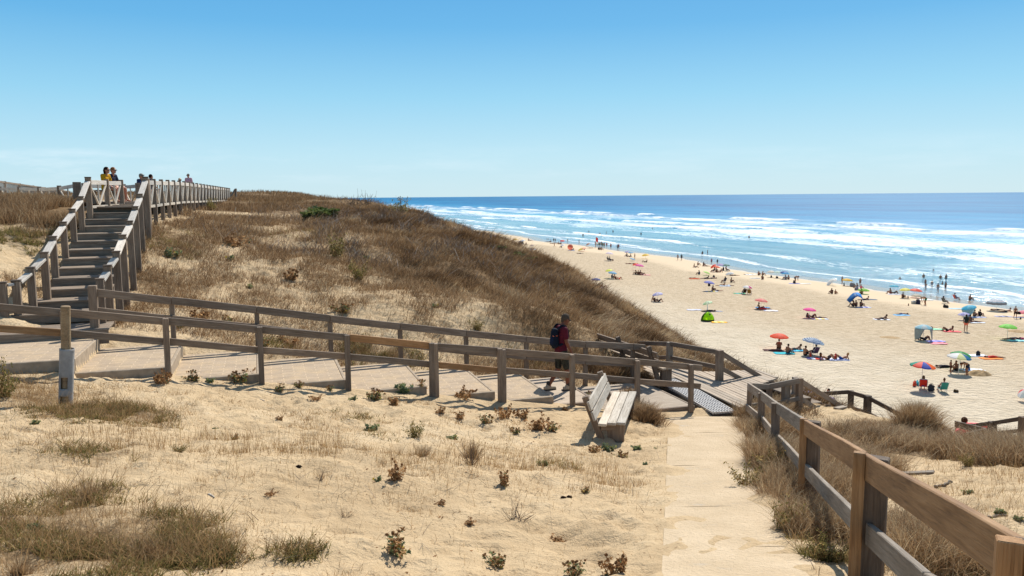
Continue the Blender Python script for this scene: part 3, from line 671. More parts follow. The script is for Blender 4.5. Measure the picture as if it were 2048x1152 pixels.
fence('stair_railing', 'dark railing beyond the sand mound, turning down towards the beach', 'railing',
      [(1703, 781, 24.4, .14, .14, 'dark', .1, 1.0), (1736, 791, 24.0, .19, .16, 'dark', .3, 1.0), (1610, 786, 24.6, .14, .14, 'dark', .1, 1.0), (1800, 826, 23.4, .14, .14, 'dark', .1, 1.0)],
      [([(1606, 786, 24.6), (1698, 780, 24.4), (1735, 790.5, 24.0), (1800, 825, 23.4)], .07, .12, 'dark', 0), ([(1703, 812, 24.3), (1735, 822, 23.9), (1790, 850, 23.3)], .06, .11, 'dark', 0)], 'railings of the beach stair')
fence('stair_railing', 'dark lower railing in front of the coral board at the edge of the beach', 'railing',
      [(1984, 843, 20.2, .18, .14, 'dark', .2, .8), (2048, 833, 19.2, .18, .14, 'dark', .2, .8), (2112, 824, 18.4, .18, .14, 'dark', .2, .8)],
      [([(1936, 849, 21.0), (1984, 842.5, 20.2), (2048, 832.5, 19.2), (2115, 822, 18.4)], .05, .10, 'dark', 0), ([(1986, 864, 20.2), (2048, 857, 19.2), (2115, 850, 18.4)], .05, .09, 'dark', 0),
       ([(1911, 841.5, 19.4), (1970, 856, 18.4)], .05, .16, 'dark', 0), ([(1972, 856, 18.4), (1930, 866, 18.0)], .05, .10, 'dark', 0)], 'railings of the beach stair')
# treads of the flight down to the beach
fl = empty('beach_stair', P(1570, 815, 19.6), 0, 'timber steps going down from the deck to the beach', 'stair')
a0, a1 = Vector((6.15, 19.2, 0)), Vector((6.75, 20.9, 0)); sd = Vector((.94, .34, 0))
for k in range(9):
    z = DZ - .15 * (k + 1); m0 = (a0 + a1) / 2 + sd * (.34 * k + .2)
    Mx = Matrix.Translation((m0.x, m0.y, z)) @ Matrix.Rotation(math.atan2(sd.y, sd.x), 4, 'Z')
    bm = bmesh.new(); bm_box(bm, (0, 0, -.025), (.38, 1.75, .05), None, .006); bm_obj('tread', bm, M['step'], fl, Mx)
    bm = bmesh.new(); bm_box(bm, (.17, 0, -.13), (.035, 1.74, .155), None, .004); bm_obj('riser', bm, M['step'], fl, Mx)

# ------------------------------------------------------------------ staircase up to the terrace on the left
SD = Vector((-.352, .936, 0)).normalized(); SP = Vector((SD.y, -SD.x, 0))
SY0, SRUN, SZ0, SRISE, SW = 17.65, .735, None, None, 1.34
zk = lambda k: CAMZ - 2.245 + .1835 * k
def stair_left(k):                       # left end of nosing k
    return Vector((-11.03 - .276 * (k - 2), 19.1 + .735 * (k - 2), zk(k)))
st = empty('timber_stair', stair_left(0), 0, 'broad timber stair climbing the dune to the terrace', 'stair')
sang = math.atan2(SP.y, SP.x)
for k in range(-1, 12):
    p = stair_left(k); Mx = Matrix.Translation(p) @ Matrix.Rotation(sang, 4, 'Z')
    w = SW if k > 0 else (SW + .25 if k == 0 else SW + .5)
    sh = 0 if k > 0 else (-.2 if k == 0 else -.42)
    bm = bmesh.new()
    for j in range(5): bm_box(bm, (sh + w / 2, .078 + .152 * j, -.022), (w, .146, .044), None, .005)
    bm_obj('tread', bm, M['step'], st, Mx)
    bm = bmesh.new(); bm_box(bm, (sh + w / 2, .034, -.125), (w - .01, .04, .16), None, .004); bm_box(bm, (sh + w / 2, .5, -.36), (w - .1, .5, .3))
    bm_obj('riser', bm, M['step'], st, Mx)
# landing at the foot
bm = bmesh.new(); p = stair_left(-2); Mx = Matrix.Translation(p + Vector((0, 0, -.03))) @ Matrix.Rotation(sang, 4, 'Z')
for j in range(6): bm_box(bm, (SW / 2 - .35, -.30 + .178 * j, -.03), (SW + 1.1, .17, .05), None, .006)
bm_box(bm, (SW / 2 - .35, -.40, -.16), (SW + 1.1, .04, .3)); bm_obj('landing', bm, M['step'], st, Mx)

def rail_run(name, label, tops, w, m, rail_h=.055, rail_w=.16, cap=True, group='stair railings', base=None, drop=.035):
    """posts with capped tops, and a board rail from each post top up to the side of the next"""
    u, v, Y = tops[0]; b = P(u, v, Y); root = empty(name, (b.x, b.y, b.z - .95), 0, label, 'railing', group)
    pts = [P(*t) for t in tops]
    for i, t in enumerate(pts):
        zb = min(H(t.x, t.y), t.z - .95) - .25
        po = post('post', (t.x, t.y, zb), (t.x, t.y, t.z), w, w, M[m], root, sang)
        if cap:
            bm = bmesh.new(); bm_box(bm, (0, 0, 0), (w + .03, w + .03, .03), None, .006)
            bm_obj('post_cap', bm, M['dark'], po, Matrix.Translation((t.x, t.y, t.z + .012)) @ Matrix.Rotation(sang, 4, 'Z')).matrix_basis = po.matrix_basis.inverted() @ rootm(root).inverted() @ Matrix.Translation((t.x, t.y, t.z + .012)) @ Matrix.Rotation(sang, 4, 'Z')
    for p, q in zip(pts[:-1], pts[1:]):
        d = (q - p); d.normalize()
        sl = abs(q.z - p.z) > .12
        a = p + Vector((0, 0, -.075 if sl else -drop - rail_h / 2)) + d * (w * .55); c = q + Vector((0, 0, -.075 if not sl else -.10)) - d * (w * .55)
        if not sl: c = q + Vector((0, 0, -drop - rail_h / 2)) - d * (w * .55)
        beam('handrail', a, c, rail_w, rail_h, M['silver'], root)
    return root, pts
ks = [10, 8.1, 6.2, 4.3, 2.4, .6]
Yk = lambda k: 17.63 + .735 * k
lt = [(175.5, 355.5), (160.5, 394), (144, 419), (126, 445), (105.5, 474), (88, 506)]
lefts = [(u, v, Yk(k)) for (u, v), k in zip(lt, ks)] + [(60.5, 536, 17.5), (32, 562, 16.9), (4, 566, 16.65), (-60, 575, 16.3)]
rail_run('stair_railing', 'left hand railing of the broad timber stair, splaying outwards at its foot', lefts[::-1], .15, 'brown')
rt = [(290.5, 355), (279, 389), (270, 414), (259, 443), (245, 471), (232, 504)]
rights = [(u, v, Yk(k)) for (u, v), k in zip(rt, ks)] + [(215, 532, 17.6), (199, 559, 17.1), (185, 571, near_Y(184, fo_ + .02))]
rail_run('stair_railing', 'right hand railing of the broad timber stair, joining the path fence', rights[::-1][1:], .15, 'brown')

# terrace: boarded floor, panel railings with V braces
def tz(Y): return CAMZ - .215 + min(max((Y - 25.7) / 5.5, 0), 1) * .135
ter = empty('terrace_deck', (-13, 27, 15.7), 0, 'boarded terrace at the head of the dune stair', 'terrace'); ter['kind'] = 'structure'
TA = Vector((-13.55, 25.75, 0)); TB = Vector((-12.2, 25.9, 0))
bd = Vector((-.262, .965, 0)); bp = Vector((.965, .262, 0))
for k in range(40):
    y0 = k * .9
    bm = bmesh.new()
    for j in range(6): bm_box(bm, (.80 - 1.5 * min(1, max(0, y0 - 5) / 3), .075 + j * .15, -.03), (1.5 + 3.0 * min(1, max(0, y0 - 5) / 3), .143, .05), None, .005)
    q = Vector((-12.85, 25.75, 0)) + bd * y0; q.z = tz(q.y)
    bm_obj('deck_board', bm, M['step'], ter, Matrix.Translation(q) @ Matrix.Rotation(math.atan2(bp.y, bp.x), 4, 'Z') @ Matrix.Translation((-.85, 0, 0)))
def panel_rail(label, tops, zt=.90, w=.10, braces=True, bottom=True, group='terrace railings', thick=None):
    pts = [Vector(t) for t in tops]; root = empty('terrace_railing', (pts[0].x, pts[0].y, pts[0].z - .95), 0, label, 'railing', group)
    for i, t in enumerate(pts):
        ww = (thick if (i == 0 and thick) else w); yaw = math.atan2((pts[min(i + 1, len(pts) - 1)] - pts[max(i - 1, 0)]).y, (pts[min(i + 1, len(pts) - 1)] - pts[max(i - 1, 0)]).x)
        post('post', (t.x, t.y, min(H(t.x, t.y), t.z - .9) - .1), (t.x, t.y, t.z), ww, ww * 1.3, M['brown'], root, yaw)
    for p, q in zip(pts[:-1], pts[1:]):
        d = q - p
        beam('rail', p + Vector((0, 0, -.13)), q + Vector((0, 0, -.13)), .05, .14, M['silver'], root)
        if bottom: beam('rail', p + Vector((0, 0, -.90)), q + Vector((0, 0, -.90)), .05, .09, M['seat'], root)
        if braces:
            m_ = (p + q) / 2; lo = m_ + Vector((0, 0, -.86))
            for e in (p + d * .06, q - d * .06): beam('brace', lo, e + Vector((0, 0, -.2)), .045, .06, M['seat'], root)
            beam('brace', lo, m_ + Vector((0, 0, -.2)), .04, .05, M['seat'], root)
    return root
rr0 = P(290.5, 356.5, 25.6); tops = []
for k in range(23):
    f = k / 22; yy = 25.6 + 33 * f; xx = rr0.x - 8.9 * f; tops.append((xx, yy, CAMZ + .66 + .10 * min(1, f * 4)))
panel_rail('long V braced railing running away along the seaward side of the terrace', tops, thick=.17)
l0 = P(175.5, 355.5, 25.0)
panel_rail('short V braced railing at the stair head before two seated people', [(l0.x, l0.y, l0.z), (*P(213, 360, 27)[:2], CAMZ + .68), (*P(242, 364, 28.8)[:2], CAMZ + .70)], thick=.12)
lw = [P(u, v, Y) for u, v, Y in [(153, 364, 31), (118, 371, 33.5), (78, 373, 36.5), (38, 372.5, 39.5), (0, 373, 42), (-60, 374, 46)]]
panel_rail('low rail with slanting braces left of the stair head', [tuple(p) for p in lw], bottom=False, w=.12, thick=.2)
br = [P(u, v, Y) for u, v, Y in [(275, 366, 32.5), (246, 368, 35), (168, 366, 33)]]
panel_rail('plain railing closing the back of the terrace behind the seated people', [tuple(p) for p in br], w=.14)
# slatted fence far left
sl = empty('slatted_fence', P(0, 372, 48), 0, 'long slatted timber fence sloping down at the far left skyline', 'fence')
q0, q1 = P(-40, 358, 42), P(140, 383, 110)
qa = [q0 + (q1 - q0) * (f ** 1.5) for f in np.linspace(0, 1, 9)]
for a, b in zip(qa[:-1], qa[1:]):
    beam('rail', a, b, .07, .12, M['brown'], sl); post('post', (a.x, a.y, H(a.x, a.y) - .2), (a.x, a.y, a.z + .08), .13, .13, M['brown'], sl)
    bm = bmesh.new(); n = max(6, int((b - a).length / .42)); d = (b - a)
    for i in range(n):
        c = a + d * ((i + .5) / n); bm_box(bm, c - Vector((0, 0, .5)), (.09, .03, 1.0), Matrix.Rotation(math.atan2(d.y, d.x), 3, 'Z') @ Matrix.Rotation(.22, 3, 'Y'))
    o = bm_obj('slat_panel', bm, M['grey'], sl, Matrix())
# strutted end post beyond the terrace railing
ep = empty('strutted_post', P(471, 390, 62), 0, 'lone timber post with a diagonal strut at the end of the terrace railing', 'post')
a, b = P(471.5, 377, 62), P(471.5, 391.5, 62); post('post', b - Vector((0, 0, .3)), a, .14, .14, M['brown'], ep)
beam('strut', P(461, 392, 61.6) - Vector((0, 0, .1)), P(470, 379, 61.9), .10, .10, M['brown'], ep)

# round post in a split grey pipe
pr = G(131, 806); b = pr - Vector((0, 0, .25)); mp = empty('marker_post', pr, 0, 'round timber post standing in a broken grey plastic pipe sleeve', 'post')
Ym = pr.y; top = P(131, 612, Ym); slv = P(134, 697, Ym)
def tube(bm, c0, c1, r0, r1, n=20, holes=(), cap=True, rows=24, th=0.0):
    c0, c1 = Vector(c0), Vector(c1); fr = axis_frame(c1 - c0)
    ring = []
    for j in range(rows + 1):
        f = j / rows; rr = r0 + (r1 - r0) * f; c = c0.lerp(c1, f)
        ring.append([bm.verts.new(c + fr @ Vector((0, math.cos(2 * math.pi * i / n) * rr, math.sin(2 * math.pi * i / n) * rr))) for i in range(n)])
    for j in range(rows):
        for i in range(n):
            if (j, i) in holes: continue
            bm.faces.new((ring[j][i], ring[j][(i + 1) % n], ring[j + 1][(i + 1) % n], ring[j + 1][i]))
    if cap: bm.faces.new(ring[0][::-1]); bm.faces.new(ring[-1])
    return ring
bm = bmesh.new(); tube(bm, b, top, .070, .066, 20); bmesh.ops.bevel(bm, geom=[e for e in bm.edges if len(e.link_faces) == 2 and any(len(f.verts) > 4 for f in e.link_faces)], offset=.008, segments=1, affect='EDGES')
o = bm_obj('post', bm, M['orange'] if False else wood_mat('pale_round_post', (.15, .105, .06), (.26, .19, .115), (.36, .28, .18)), mp, None, False)
o.matrix_basis = rootm(mp).inverted()
holes = set(); nn_ = 36
def hole(j0, j1, ang0, ang1):
    for j in range(j0, j1):
        for i in range(nn_):
            a = (i + .5) / nn_ * 360
            if ang0 <= a <= ang1: holes.add((j, i))
bm = bmesh.new(); base = P(130, 808, Ym) - Vector((0, 0, .12))
fr = axis_frame(slv - base); tocam = math.degrees(math.atan2((fr.transposed() @ Vector((0, -1, 0))).z, (fr.transposed() @ Vector((0, -1, 0))).y)) % 360
hole(13, 19, tocam - 15, tocam + 42); hole(2, 9, tocam - 30, tocam + 52)
tube(bm, base, slv, .098, .102, nn_, holes, False, 34)
o = bm_obj('pipe_sleeve', bm, M['pvc'], mp, None, True); o.matrix_basis = rootm(mp).inverted()
sm = o.modifiers.new('t', 'SOLIDIFY'); sm.thickness = .010

# ------------------------------------------------------------------ benches
def bench(label, F0, F1, depth_dir, zs, seat_w, back_h, mats, hs=.42, lean=.25, ends=(.08, .92)):
    """F0,F1: ends of the seat's rear edge; depth_dir: horizontal unit vector from the back towards the front"""
    ax = (F1 - F0); Lb = ax.length; ax.normalize()
    root = empty('park_bench', ((F0 + F1) / 2).to_tuple()[:2] + (zs - hs,), 0, label, 'bench', 'timber benches')
    up = Vector((0, 0, 1)); pw_ = (seat_w - .05) / 3
    for j in range(3):
        o = depth_dir * (pw_ / 2 + (pw_ + .024) * j)
        a = F0 + o + ax * random.uniform(-.01, .02); b = F1 + o + ax * random.uniform(-.02, .01); a.z = b.z = zs
        beam('seat_plank', a, b, pw_, .05, M[mats[0]], root, .006, up, .002)
    bdir = (up - depth_dir * lean).normalized()
    for j in range(2):
        o = bdir * (.17 + .20 * j) - depth_dir * .03
        a = F0 + o; b = F1 + o; a.z = zs + (bdir * (.17 + .20 * j)).z; b.z = a.z
        beam('back_plank', a, b, .045, .165, M[mats[1]], root, .006, bdir, .002)
    for f in ends:
        c = F0 + ax * (Lb * f)
        p0 = c + depth_dir * (seat_w * .62); p0.z = zs - hs - .12; p1 = Vector(p0); p1.z = zs - .03
        beam('leg', p0, p1, .30, .10, M[mats[2]], root, .006, ax, .0)
        q0 = Vector((c.x, c.y, zs - hs - .12)) + depth_dir * .10; q1 = Vector((c.x, c.y, zs)) + bdir * (back_h - .03) - depth_dir * .075
        beam('back_post', q0, q1, .11, .09, M[mats[2]], root, .006, ax, .0)
        a = Vector((c.x, c.y, zs - .085)) + depth_dir * .02; b = a + depth_dir * (seat_w - .04)
        beam('crossbar', a, b, .09, .11, M[mats[2]], root, .006)
    return root
f0 = P(1196, 851, 13.75); f1 = P(1226, 786, 16.05); z = (f0.z + f1.z) / 2; f0.z = f1.z = z
dd_ = Vector((.985, .17, 0)).normalized()
bench('pale weathered bench with white sunlit backrest in the sand by the path end', f0, f1, dd_, z, .50, .56, ('seat', 'seat', 'brown'), .34, .38, (.07, .93))
z2 = 11.69; g0 = Vector((3.72, 19.55, z2)); g1 = Vector((2.55, 22.4, z2))
bench('dark bench facing the sea behind the dune side fence', g0, g1, Vector((.95, .31, 0)).normalized(), z2, .42, .60, ('deck', 'brown', 'dark'), .40, .30, (.08, .58))
# ------------------------------------------------------------------ figures
def caps_mesh(segs, ells=(), voxel=.02, it=4, name='fig'):
    """segs: (p0, r0, p1, r1) tapered limbs; ells: (centre, (rx, ry, rz), rotation); fused into one skin"""
    bm = bmesh.new(); n = 12
    for p0, r0, p1, r1 in segs:
        p0, p1 = Vector(p0), Vector(p1); d = p1 - p0
        if d.length < 1e-5: d = Vector((0, 0, 1e-4)); p1 = p0 + d
        fr = axis_frame(d); rings = []
        for a in (80, 50, 20): rings.append((p0 + fr @ Vector((-math.sin(R(a)) * r0, 0, 0)), math.cos(R(a)) * r0))
        for f in (0, .5, 1): rings.append((p0.lerp(p1, f), r0 + (r1 - r0) * f))
        for a in (20, 50, 80): rings.append((p1 + fr @ Vector((math.sin(R(a)) * r1, 0, 0)), math.cos(R(a)) * r1))
        vr = [[bm.verts.new(c + fr @ Vector((0, math.cos(2 * math.pi * i / n) * r, math.sin(2 * math.pi * i / n) * r))) for i in range(n)] for c, r in rings]
        for a, b in zip(vr[:-1], vr[1:]):
            for i in range(n): bm.faces.new((a[i], a[(i + 1) % n], b[(i + 1) % n], b[i]))
        bm.faces.new(vr[0][::-1]); bm.faces.new(vr[-1])
    for c, rad, rot in ells:
        r = bmesh.ops.create_uvsphere(bm, u_segments=14, v_segments=10, radius=1.0)
        for v in r['verts']:
            q = Vector((v.co.x * rad[0], v.co.y * rad[1], v.co.z * rad[2]))
            v.co = (rot @ q if rot is not None else q) + Vector(c)
    bmesh.ops.recalc_face_normals(bm, faces=bm.faces)
    me = bpy.data.meshes.new(name); bm.to_mesh(me); bm.free()
    o = bpy.data.objects.new('tmp', me); COL.objects.link(o)
    m = o.modifiers.new('r', 'REMESH'); m.mode = 'VOXEL'; m.voxel_size = voxel; m.use_smooth_shade = True
    s = o.modifiers.new('s', 'SMOOTH'); s.iterations = it; s.factor = .5
    dg = bpy.context.evaluated_depsgraph_get(); out = bpy.data.meshes.new_from_object(o.evaluated_get(dg)); out.name = name
    bpy.data.objects.remove(o); bpy.data.meshes.remove(me)
    for p in out.polygons: p.use_smooth = True
    return out

def V(*a): return Vector(a)
def mirror(j): return {k: V(v[0], -v[1], v[2]) for k, v in j.items()}
def hand(segs, w, d, s=1.0, curl=.35, side=1, r=.0095):
    """palm, four unequal bent fingers and a thumb, from the wrist along d"""
    d = d.normalized(); up = V(0, 0, 1) if abs(d.z) < .8 else V(1, 0, 0)
    lat = d.cross(up).normalized(); nrm = lat.cross(d).normalized()
    if nrm.z > 0 and abs(d.z) < .8: nrm = -nrm
    for k, (o, l) in enumerate([(-.030, .070), (-.010, .080), (.010, .076), (.030, .060)]):
        b = w + d * .088 * s + lat * o * s; m = b + (d + nrm * curl * .6).normalized() * l * .55 * s; e = m + (d + nrm * curl * 2.2).normalized() * l * .5 * s
        segs += [(w + d * .02 * s + lat * o * .6 * s, .018 * s, b, .013 * s), (b, r * 1.1 * s, m, r * s), (m, r * s, e, r * .85 * s)]
    tb = w + d * .03 * s - lat * .028 * s * side; tm = tb + (d * .6 - lat * .8 * side).normalized() * .045 * s; te = tm + (d * .95 + nrm * .3).normalized() * .035 * s
    segs += [(w + d * .01, .018 * s, tb, .014 * s), (tb, .013 * s, tm, .011 * s), (tm, .011 * s, te, .009 * s)]

def figure(j, hd=V(1, 0, 0), voxel=.017, female=False, name='fig', detail=False, hair='short', shirt=False, long_sleeve=False, skirt=0, shorts_len=.5, hf=.30):
    """joints -> dict of meshes: body, hair, bottom, top"""
    lat = (j['shL'] - j['shR']).normalized(); latp = (j['hipL'] - j['hipR']).normalized()
    S, E = [], []
    pel, wst, che, nek, hea = j['pel'], j['wst'], j['che'], j['nek'], j['hea']
    wsc = .88 if female else 1.0
    def torso(g):
        T = []
        for s in (1, -1):
            T += [(pel + latp * s * .075, .100 + g + (.012 if female else 0), wst + lat * s * .055 * wsc, .086 * wsc + g), (wst + lat * s * .055 * wsc, .086 * wsc + g, che + lat * s * .085 * wsc, .098 * wsc + g)]
            sh = j['shL'] if s > 0 else j['shR']; T.append((che + lat * s * .07, .085 + g, sh - lat * s * .01, .058 + g))
        T.append((j['shL'], .056 + g, j['shR'], .056 + g)); T.append((pel, .105 + g, che, .09 + g))
        return T
    S += torso(0)
    f = hd.normalized(); up = (hea - nek); up = (up - f * up.dot(f)).normalized(); sd = up.cross(f).normalized()
    rot = Matrix((f, sd, up)).transposed()
    S.append((nek - up * .05, .058, hea - up * .05 - f * .015, .050))
    E += [(hea + up * .025 - f * .008, (.098, .078, .100), rot), (hea - up * .045 + f * .022, (.068, .058, .068), rot)]
    S += [(hea + f * .085 + up * .012, .012, hea + f * .108 - up * .022, .016)]                                   # nose
    S += [(hea + f * .085 - up * .062, .017, hea + f * .082 - up * .085, .022)]                                   # mouth, chin
    S += [(hea + f * .07 + sd * .03 + up * .03, .018, hea + f * .07 - sd * .03 + up * .03, .018)]                 # brow
    for s in (1, -1): S.append((hea + sd * s * .080 + up * .02 - f * .01, .016, hea + sd * s * .082 - up * .02 - f * .006, .012))
    for s, q in ((1, 'L'), (-1, 'R')):
        sh, el, wr, ht = j['sh' + q], j['el' + q], j['wr' + q], j.get('ha' + q)
        S += [(sh, .054, el, .040), (el, .041, (el + (wr - el) * .35), .041), (el + (wr - el) * .35, .041, wr, .027)]
        hand(S, wr, (ht - wr) if ht is not None else (wr - el), 1.0, .4, s)
        hp, kn, an, to = j['hip' + q], j['kn' + q], j['an' + q], j['to' + q]
        S += [(hp, .094 if not female else .098, kn, .056), (kn, .055, kn.lerp(an, .35), .056), (kn.lerp(an, .35), .056, an, .036)]
        fdir = (to - an); S += [(an, .038, an + fdir * .55, .036), (an + fdir * .5, .038, to, .026), (an - fdir.normalized() * .03 - V(0, 0, .02), .036, an + fdir * .3, .034)]
    out = {'body': caps_mesh(S, E, voxel, 3, name + '_body')}
    he = [(hea + up * .040 - f * .022, (.100, .088, .098), rot)]; hs = []
    hs += [(hea - f * .075 + up * .0, .05, hea - f * .065 - up * .055, .035)]
    if hair == 'short' : pass
    elif hair == 'bob': hs += [(hea - f * .06 + sd * s * .05, .05, hea - f * .05 - up * .10 + sd * s * .045, .045) for s in (1, -1)]
    elif hair == 'long': hs += [(hea - f * .07, .06, nek - f * .09 - up * .12, .05)]
    elif hair == 'bun': hs += [(hea + up * .13 - f * .05, .05, hea + up * .15 - f * .06, .05)]
    out['hair'] = caps_mesh(hs, he, voxel * .9, 3, name + '_hair')
    B = []
    for s, q in ((1, 'L'), (-1, 'R')):
        hp, kn = j['hip' + q], j['kn' + q]
        B += [(pel + latp * s * .075 + (wst - pel) * .12, .110, hp, .106), (hp, .107, hp.lerp(kn, shorts_len), .107 - .035 * shorts_len + (skirt))]
    B.append((pel + latp * .05, .112, pel - latp * .05, .112))
    out['bottom'] = caps_mesh(B, (), voxel, 2, name + '_bottom')
    if shirt:
        T = torso(.014)
        for q in 'LR':
            sh, el, wr = j['sh' + q], j['el' + q], j['wr' + q]
            T += [(sh, .070, sh.lerp(el, .62 if not long_sleeve else 1), .062)]
            if long_sleeve: T.append((el, .055, el.lerp(wr, .9), .045))
        T += [(pel + latp * s * .07 + (wst - pel) * .1, .118, wst + lat * s * .05, .106) for s in (1, -1)]
        out['top'] = caps_mesh(T, (), voxel, 2, name + '_top')
    else:
        T = [(che - lat * .13, .05, che + lat * .13, .05)]
        cf = lat.cross((nek - che).normalized()).normalized(); cf = cf if cf.dot(f) > -.3 else -cf
        T = [(che + cf * .055 + lat * s * .07, .055, che + cf * .03 + lat * s * .12, .045) for s in (1, -1)] + [(che - cf * .05 - lat * .10, .055, che - cf * .05 + lat * .10, .055)]
        out['top'] = caps_mesh(T, (), voxel, 2, name + '_top')
    return out

def J(pel, wst, che, nek, hea, sh, el, wr, hip, kn, an, to, elR=None, wrR=None, knR=None, anR=None, toR=None, shR=None, ha=None, haR=None):
    m = lambda v: V(v[0], -v[1], v[2]); g = lambda a, b: V(*b) if b is not None else m(a)
    d = dict(pel=V(*pel), wst=V(*wst), che=V(*che), nek=V(*nek), hea=V(*hea), shL=V(*sh), shR=g(sh, shR), elL=V(*el), elR=g(el, elR), wrL=V(*wr), wrR=g(wr, wrR),
             hipL=V(*hip), hipR=m(hip), knL=V(*kn), knR=g(kn, knR), anL=V(*an), anR=g(an, anR), toL=V(*to), toR=g(to, toR))
    if ha is not None: d['haL'] = V(*ha)
    if haR is not None: d['haR'] = V(*haR)
    return d
POSES = {
 'stand': (J((0, 0, .93), (.01, 0, 1.08), (0, 0, 1.29), (-.01, 0, 1.46), (.02, 0, 1.61), (-.01, .18, 1.41), (-.04, .245, 1.13), (.06, .24, .90), (0, .09, .90), (.02, .10, .49), (-.02, .11, .07), (.15, .14, .03), knR=(-.01, -.1, .49), anR=(-.05, -.10, .07), toR=(.12, -.12, .03)), V(1, 0, 0)),
 'walk': (J((0, 0, .91), (.02, 0, 1.07), (.03, 0, 1.28), (.03, 0, 1.45), (.07, 0, 1.60), (.02, .18, 1.40), (-.10, .24, 1.14), (-.02, .23, .90), (0, .09, .89), (.20, .10, .52), (.28, .10, .08), (.44, .11, .06), elR=(.12, -.24, 1.14), wrR=(.28, -.21, .96), knR=(-.02, -.1, .48), anR=(-.30, -.10, .16), toR=(-.17, -.11, .05)), V(1, 0, -.1)),
 'bend': (J((-.12, 0, .86), (-.02, 0, .98), (.18, 0, 1.03), (.34, 0, 1.00), (.47, 0, .95), (.29, .18, 1.0), (.30, .22, .72), (.36, .16, .49), (-.12, .09, .84), (-.02, .1, .46), (-.10, .11, .07), (.07, .13, .03)), V(.8, 0, -.6)),
 'sit': (J((0, 0, .13), (-.05, 0, .27), (-.03, 0, .47), (.03, 0, .63), (.09, 0, .77), (.0, .18, .58), (.17, .25, .37), (.36, .14, .40), (.02, .09, .12), (.40, .13, .42), (.56, .12, .07), (.72, .14, .04), haL=None) if False else J((0, 0, .13), (-.05, 0, .27), (-.03, 0, .47), (.03, 0, .63), (.09, 0, .77), (.0, .18, .58), (.17, .25, .37), (.36, .14, .40), (.02, .09, .12), (.40, .13, .42), (.56, .12, .07), (.72, .14, .04)), V(1, 0, -.05)),
 'lean': (J((0, 0, .12), (-.10, 0, .25), (-.17, 0, .44), (-.18, 0, .61), (-.15, 0, .76), (-.19, .18, .56), (-.30, .27, .30), (-.36, .27, .05), (.02, .09, .12), (.44, .11, .16), (.86, .10, .08), (.93, .12, .22), knR=(.42, -.12, .36), anR=(.62, -.12, .07), toR=(.77, -.13, .04), haR=(-.44, -.3, .03), ha=(-.44, .3, .03)), V(1, 0, -.05)),
 'recline': (J((0, 0, .12), (-.16, 0, .17), (-.36, 0, .25), (-.50, 0, .34), (-.55, 0, .48), (-.46, .18, .29), (-.55, .24, .05), (-.32, .26, .05), (.02, .09, .12), (.36, .12, .44), (.52, .11, .07), (.66, .13, .04)), V(1, 0, .1)),
 'lie': (J((0, 0, .11), (-.15, 0, .12), (-.38, 0, .12), (-.56, 0, .13), (-.71, 0, .14), (-.50, .18, .11), (-.70, .32, .07), (-.86, .16, .07), (.03, .09, .11), (.44, .11, .09), (.85, .13, .07), (1.0, .16, .04)), V(.1, -.6, -.2)),
 'supine': (J((0, 0, .11), (-.15, 0, .12), (-.38, 0, .13), (-.56, 0, .13), (-.71, 0, .13), (-.50, .18, .11), (-.30, .30, .07), (-.06, .30, .06), (.03, .09, .11), (.35, .11, .38), (.50, .11, .07), (.64, .13, .05), knR=(.45, -.1, .12), anR=(.86, -.12, .06), toR=(.92, -.14, .2)), V(.1, 0, 1)),
 'elbows': (J((0, 0, .11), (-.15, 0, .13), (-.36, 0, .22), (-.49, 0, .34), (-.57, 0, .46), (-.43, .18, .29), (-.52, .22, .05), (-.74, .14, .05), (.03, .09, .11), (.44, .11, .08), (.85, .13, .07), (.98, .16, .04)), V(-1, 0, -.1)),
 'chair': (J((0, 0, .32), (-.07, 0, .46), (-.13, 0, .66), (-.15, 0, .82), (-.11, 0, .97), (-.14, .18, .77), (-.02, .28, .52), (.22, .25, .48), (.02, .09, .31), (.44, .12, .40), (.58, .12, .07), (.74, .14, .04)), V(1, 0, 0)),
 'bench': (J((0, 0, .53), (-.03, 0, .68), (-.02, 0, .88), (.02, 0, 1.04), (.07, 0, 1.18), (0, .18, .99), (.06, .25, .73), (.27, .17, .62), (.03, .09, .52), (.44, .11, .50), (.46, .11, .08), (.62, .13, .04)), V(1, 0, -.05)),
}
FIG = {}
def fig(pose, female, hair, shirt, voxel=.017):
    key = (pose, female, hair, shirt, voxel)
    if key not in FIG:
        jj, hd = POSES[pose]
        FIG[key] = figure(jj, hd, voxel, female, pose, hair=hair, shirt=shirt)
        # share what does not differ
    return FIG[key]
SKINS = {'t': 'a06e50', 'd': '80543c', 'l': 'b98468', 'p': 'c99a80'}
def slot_obj(name, me, m, parent=None):
    if not me.materials: me.materials.append(None)
    o = bpy.data.objects.new(name, me); link(o, parent)
    o.material_slots[0].link = 'OBJECT'; o.material_slots[0].material = m
    return o
def person(loc, pose, yaw, skin, haircol, bottom, top, label, scale=1.0, shirt=False, female=False, hair='short', group='people on the beach', voxel=.017):
    f = fig(pose, female, hair, shirt, voxel)
    o = slot_obj('person', f['body'], cmat('skin', SKINS[skin])); tag(o, label, 'person', group)
    o.location = loc; o.rotation_euler = (0, 0, R(yaw)); o.scale = (scale,) * 3
    slot_obj('hair', f['hair'], cmat('hair', haircol), o)
    if bottom: slot_obj('shorts', f['bottom'], cmat('cloth', bottom), o)
    if top: slot_obj('shirt' if shirt else 'bikini_top', f['top'], cmat('cloth', top), o)
    return o

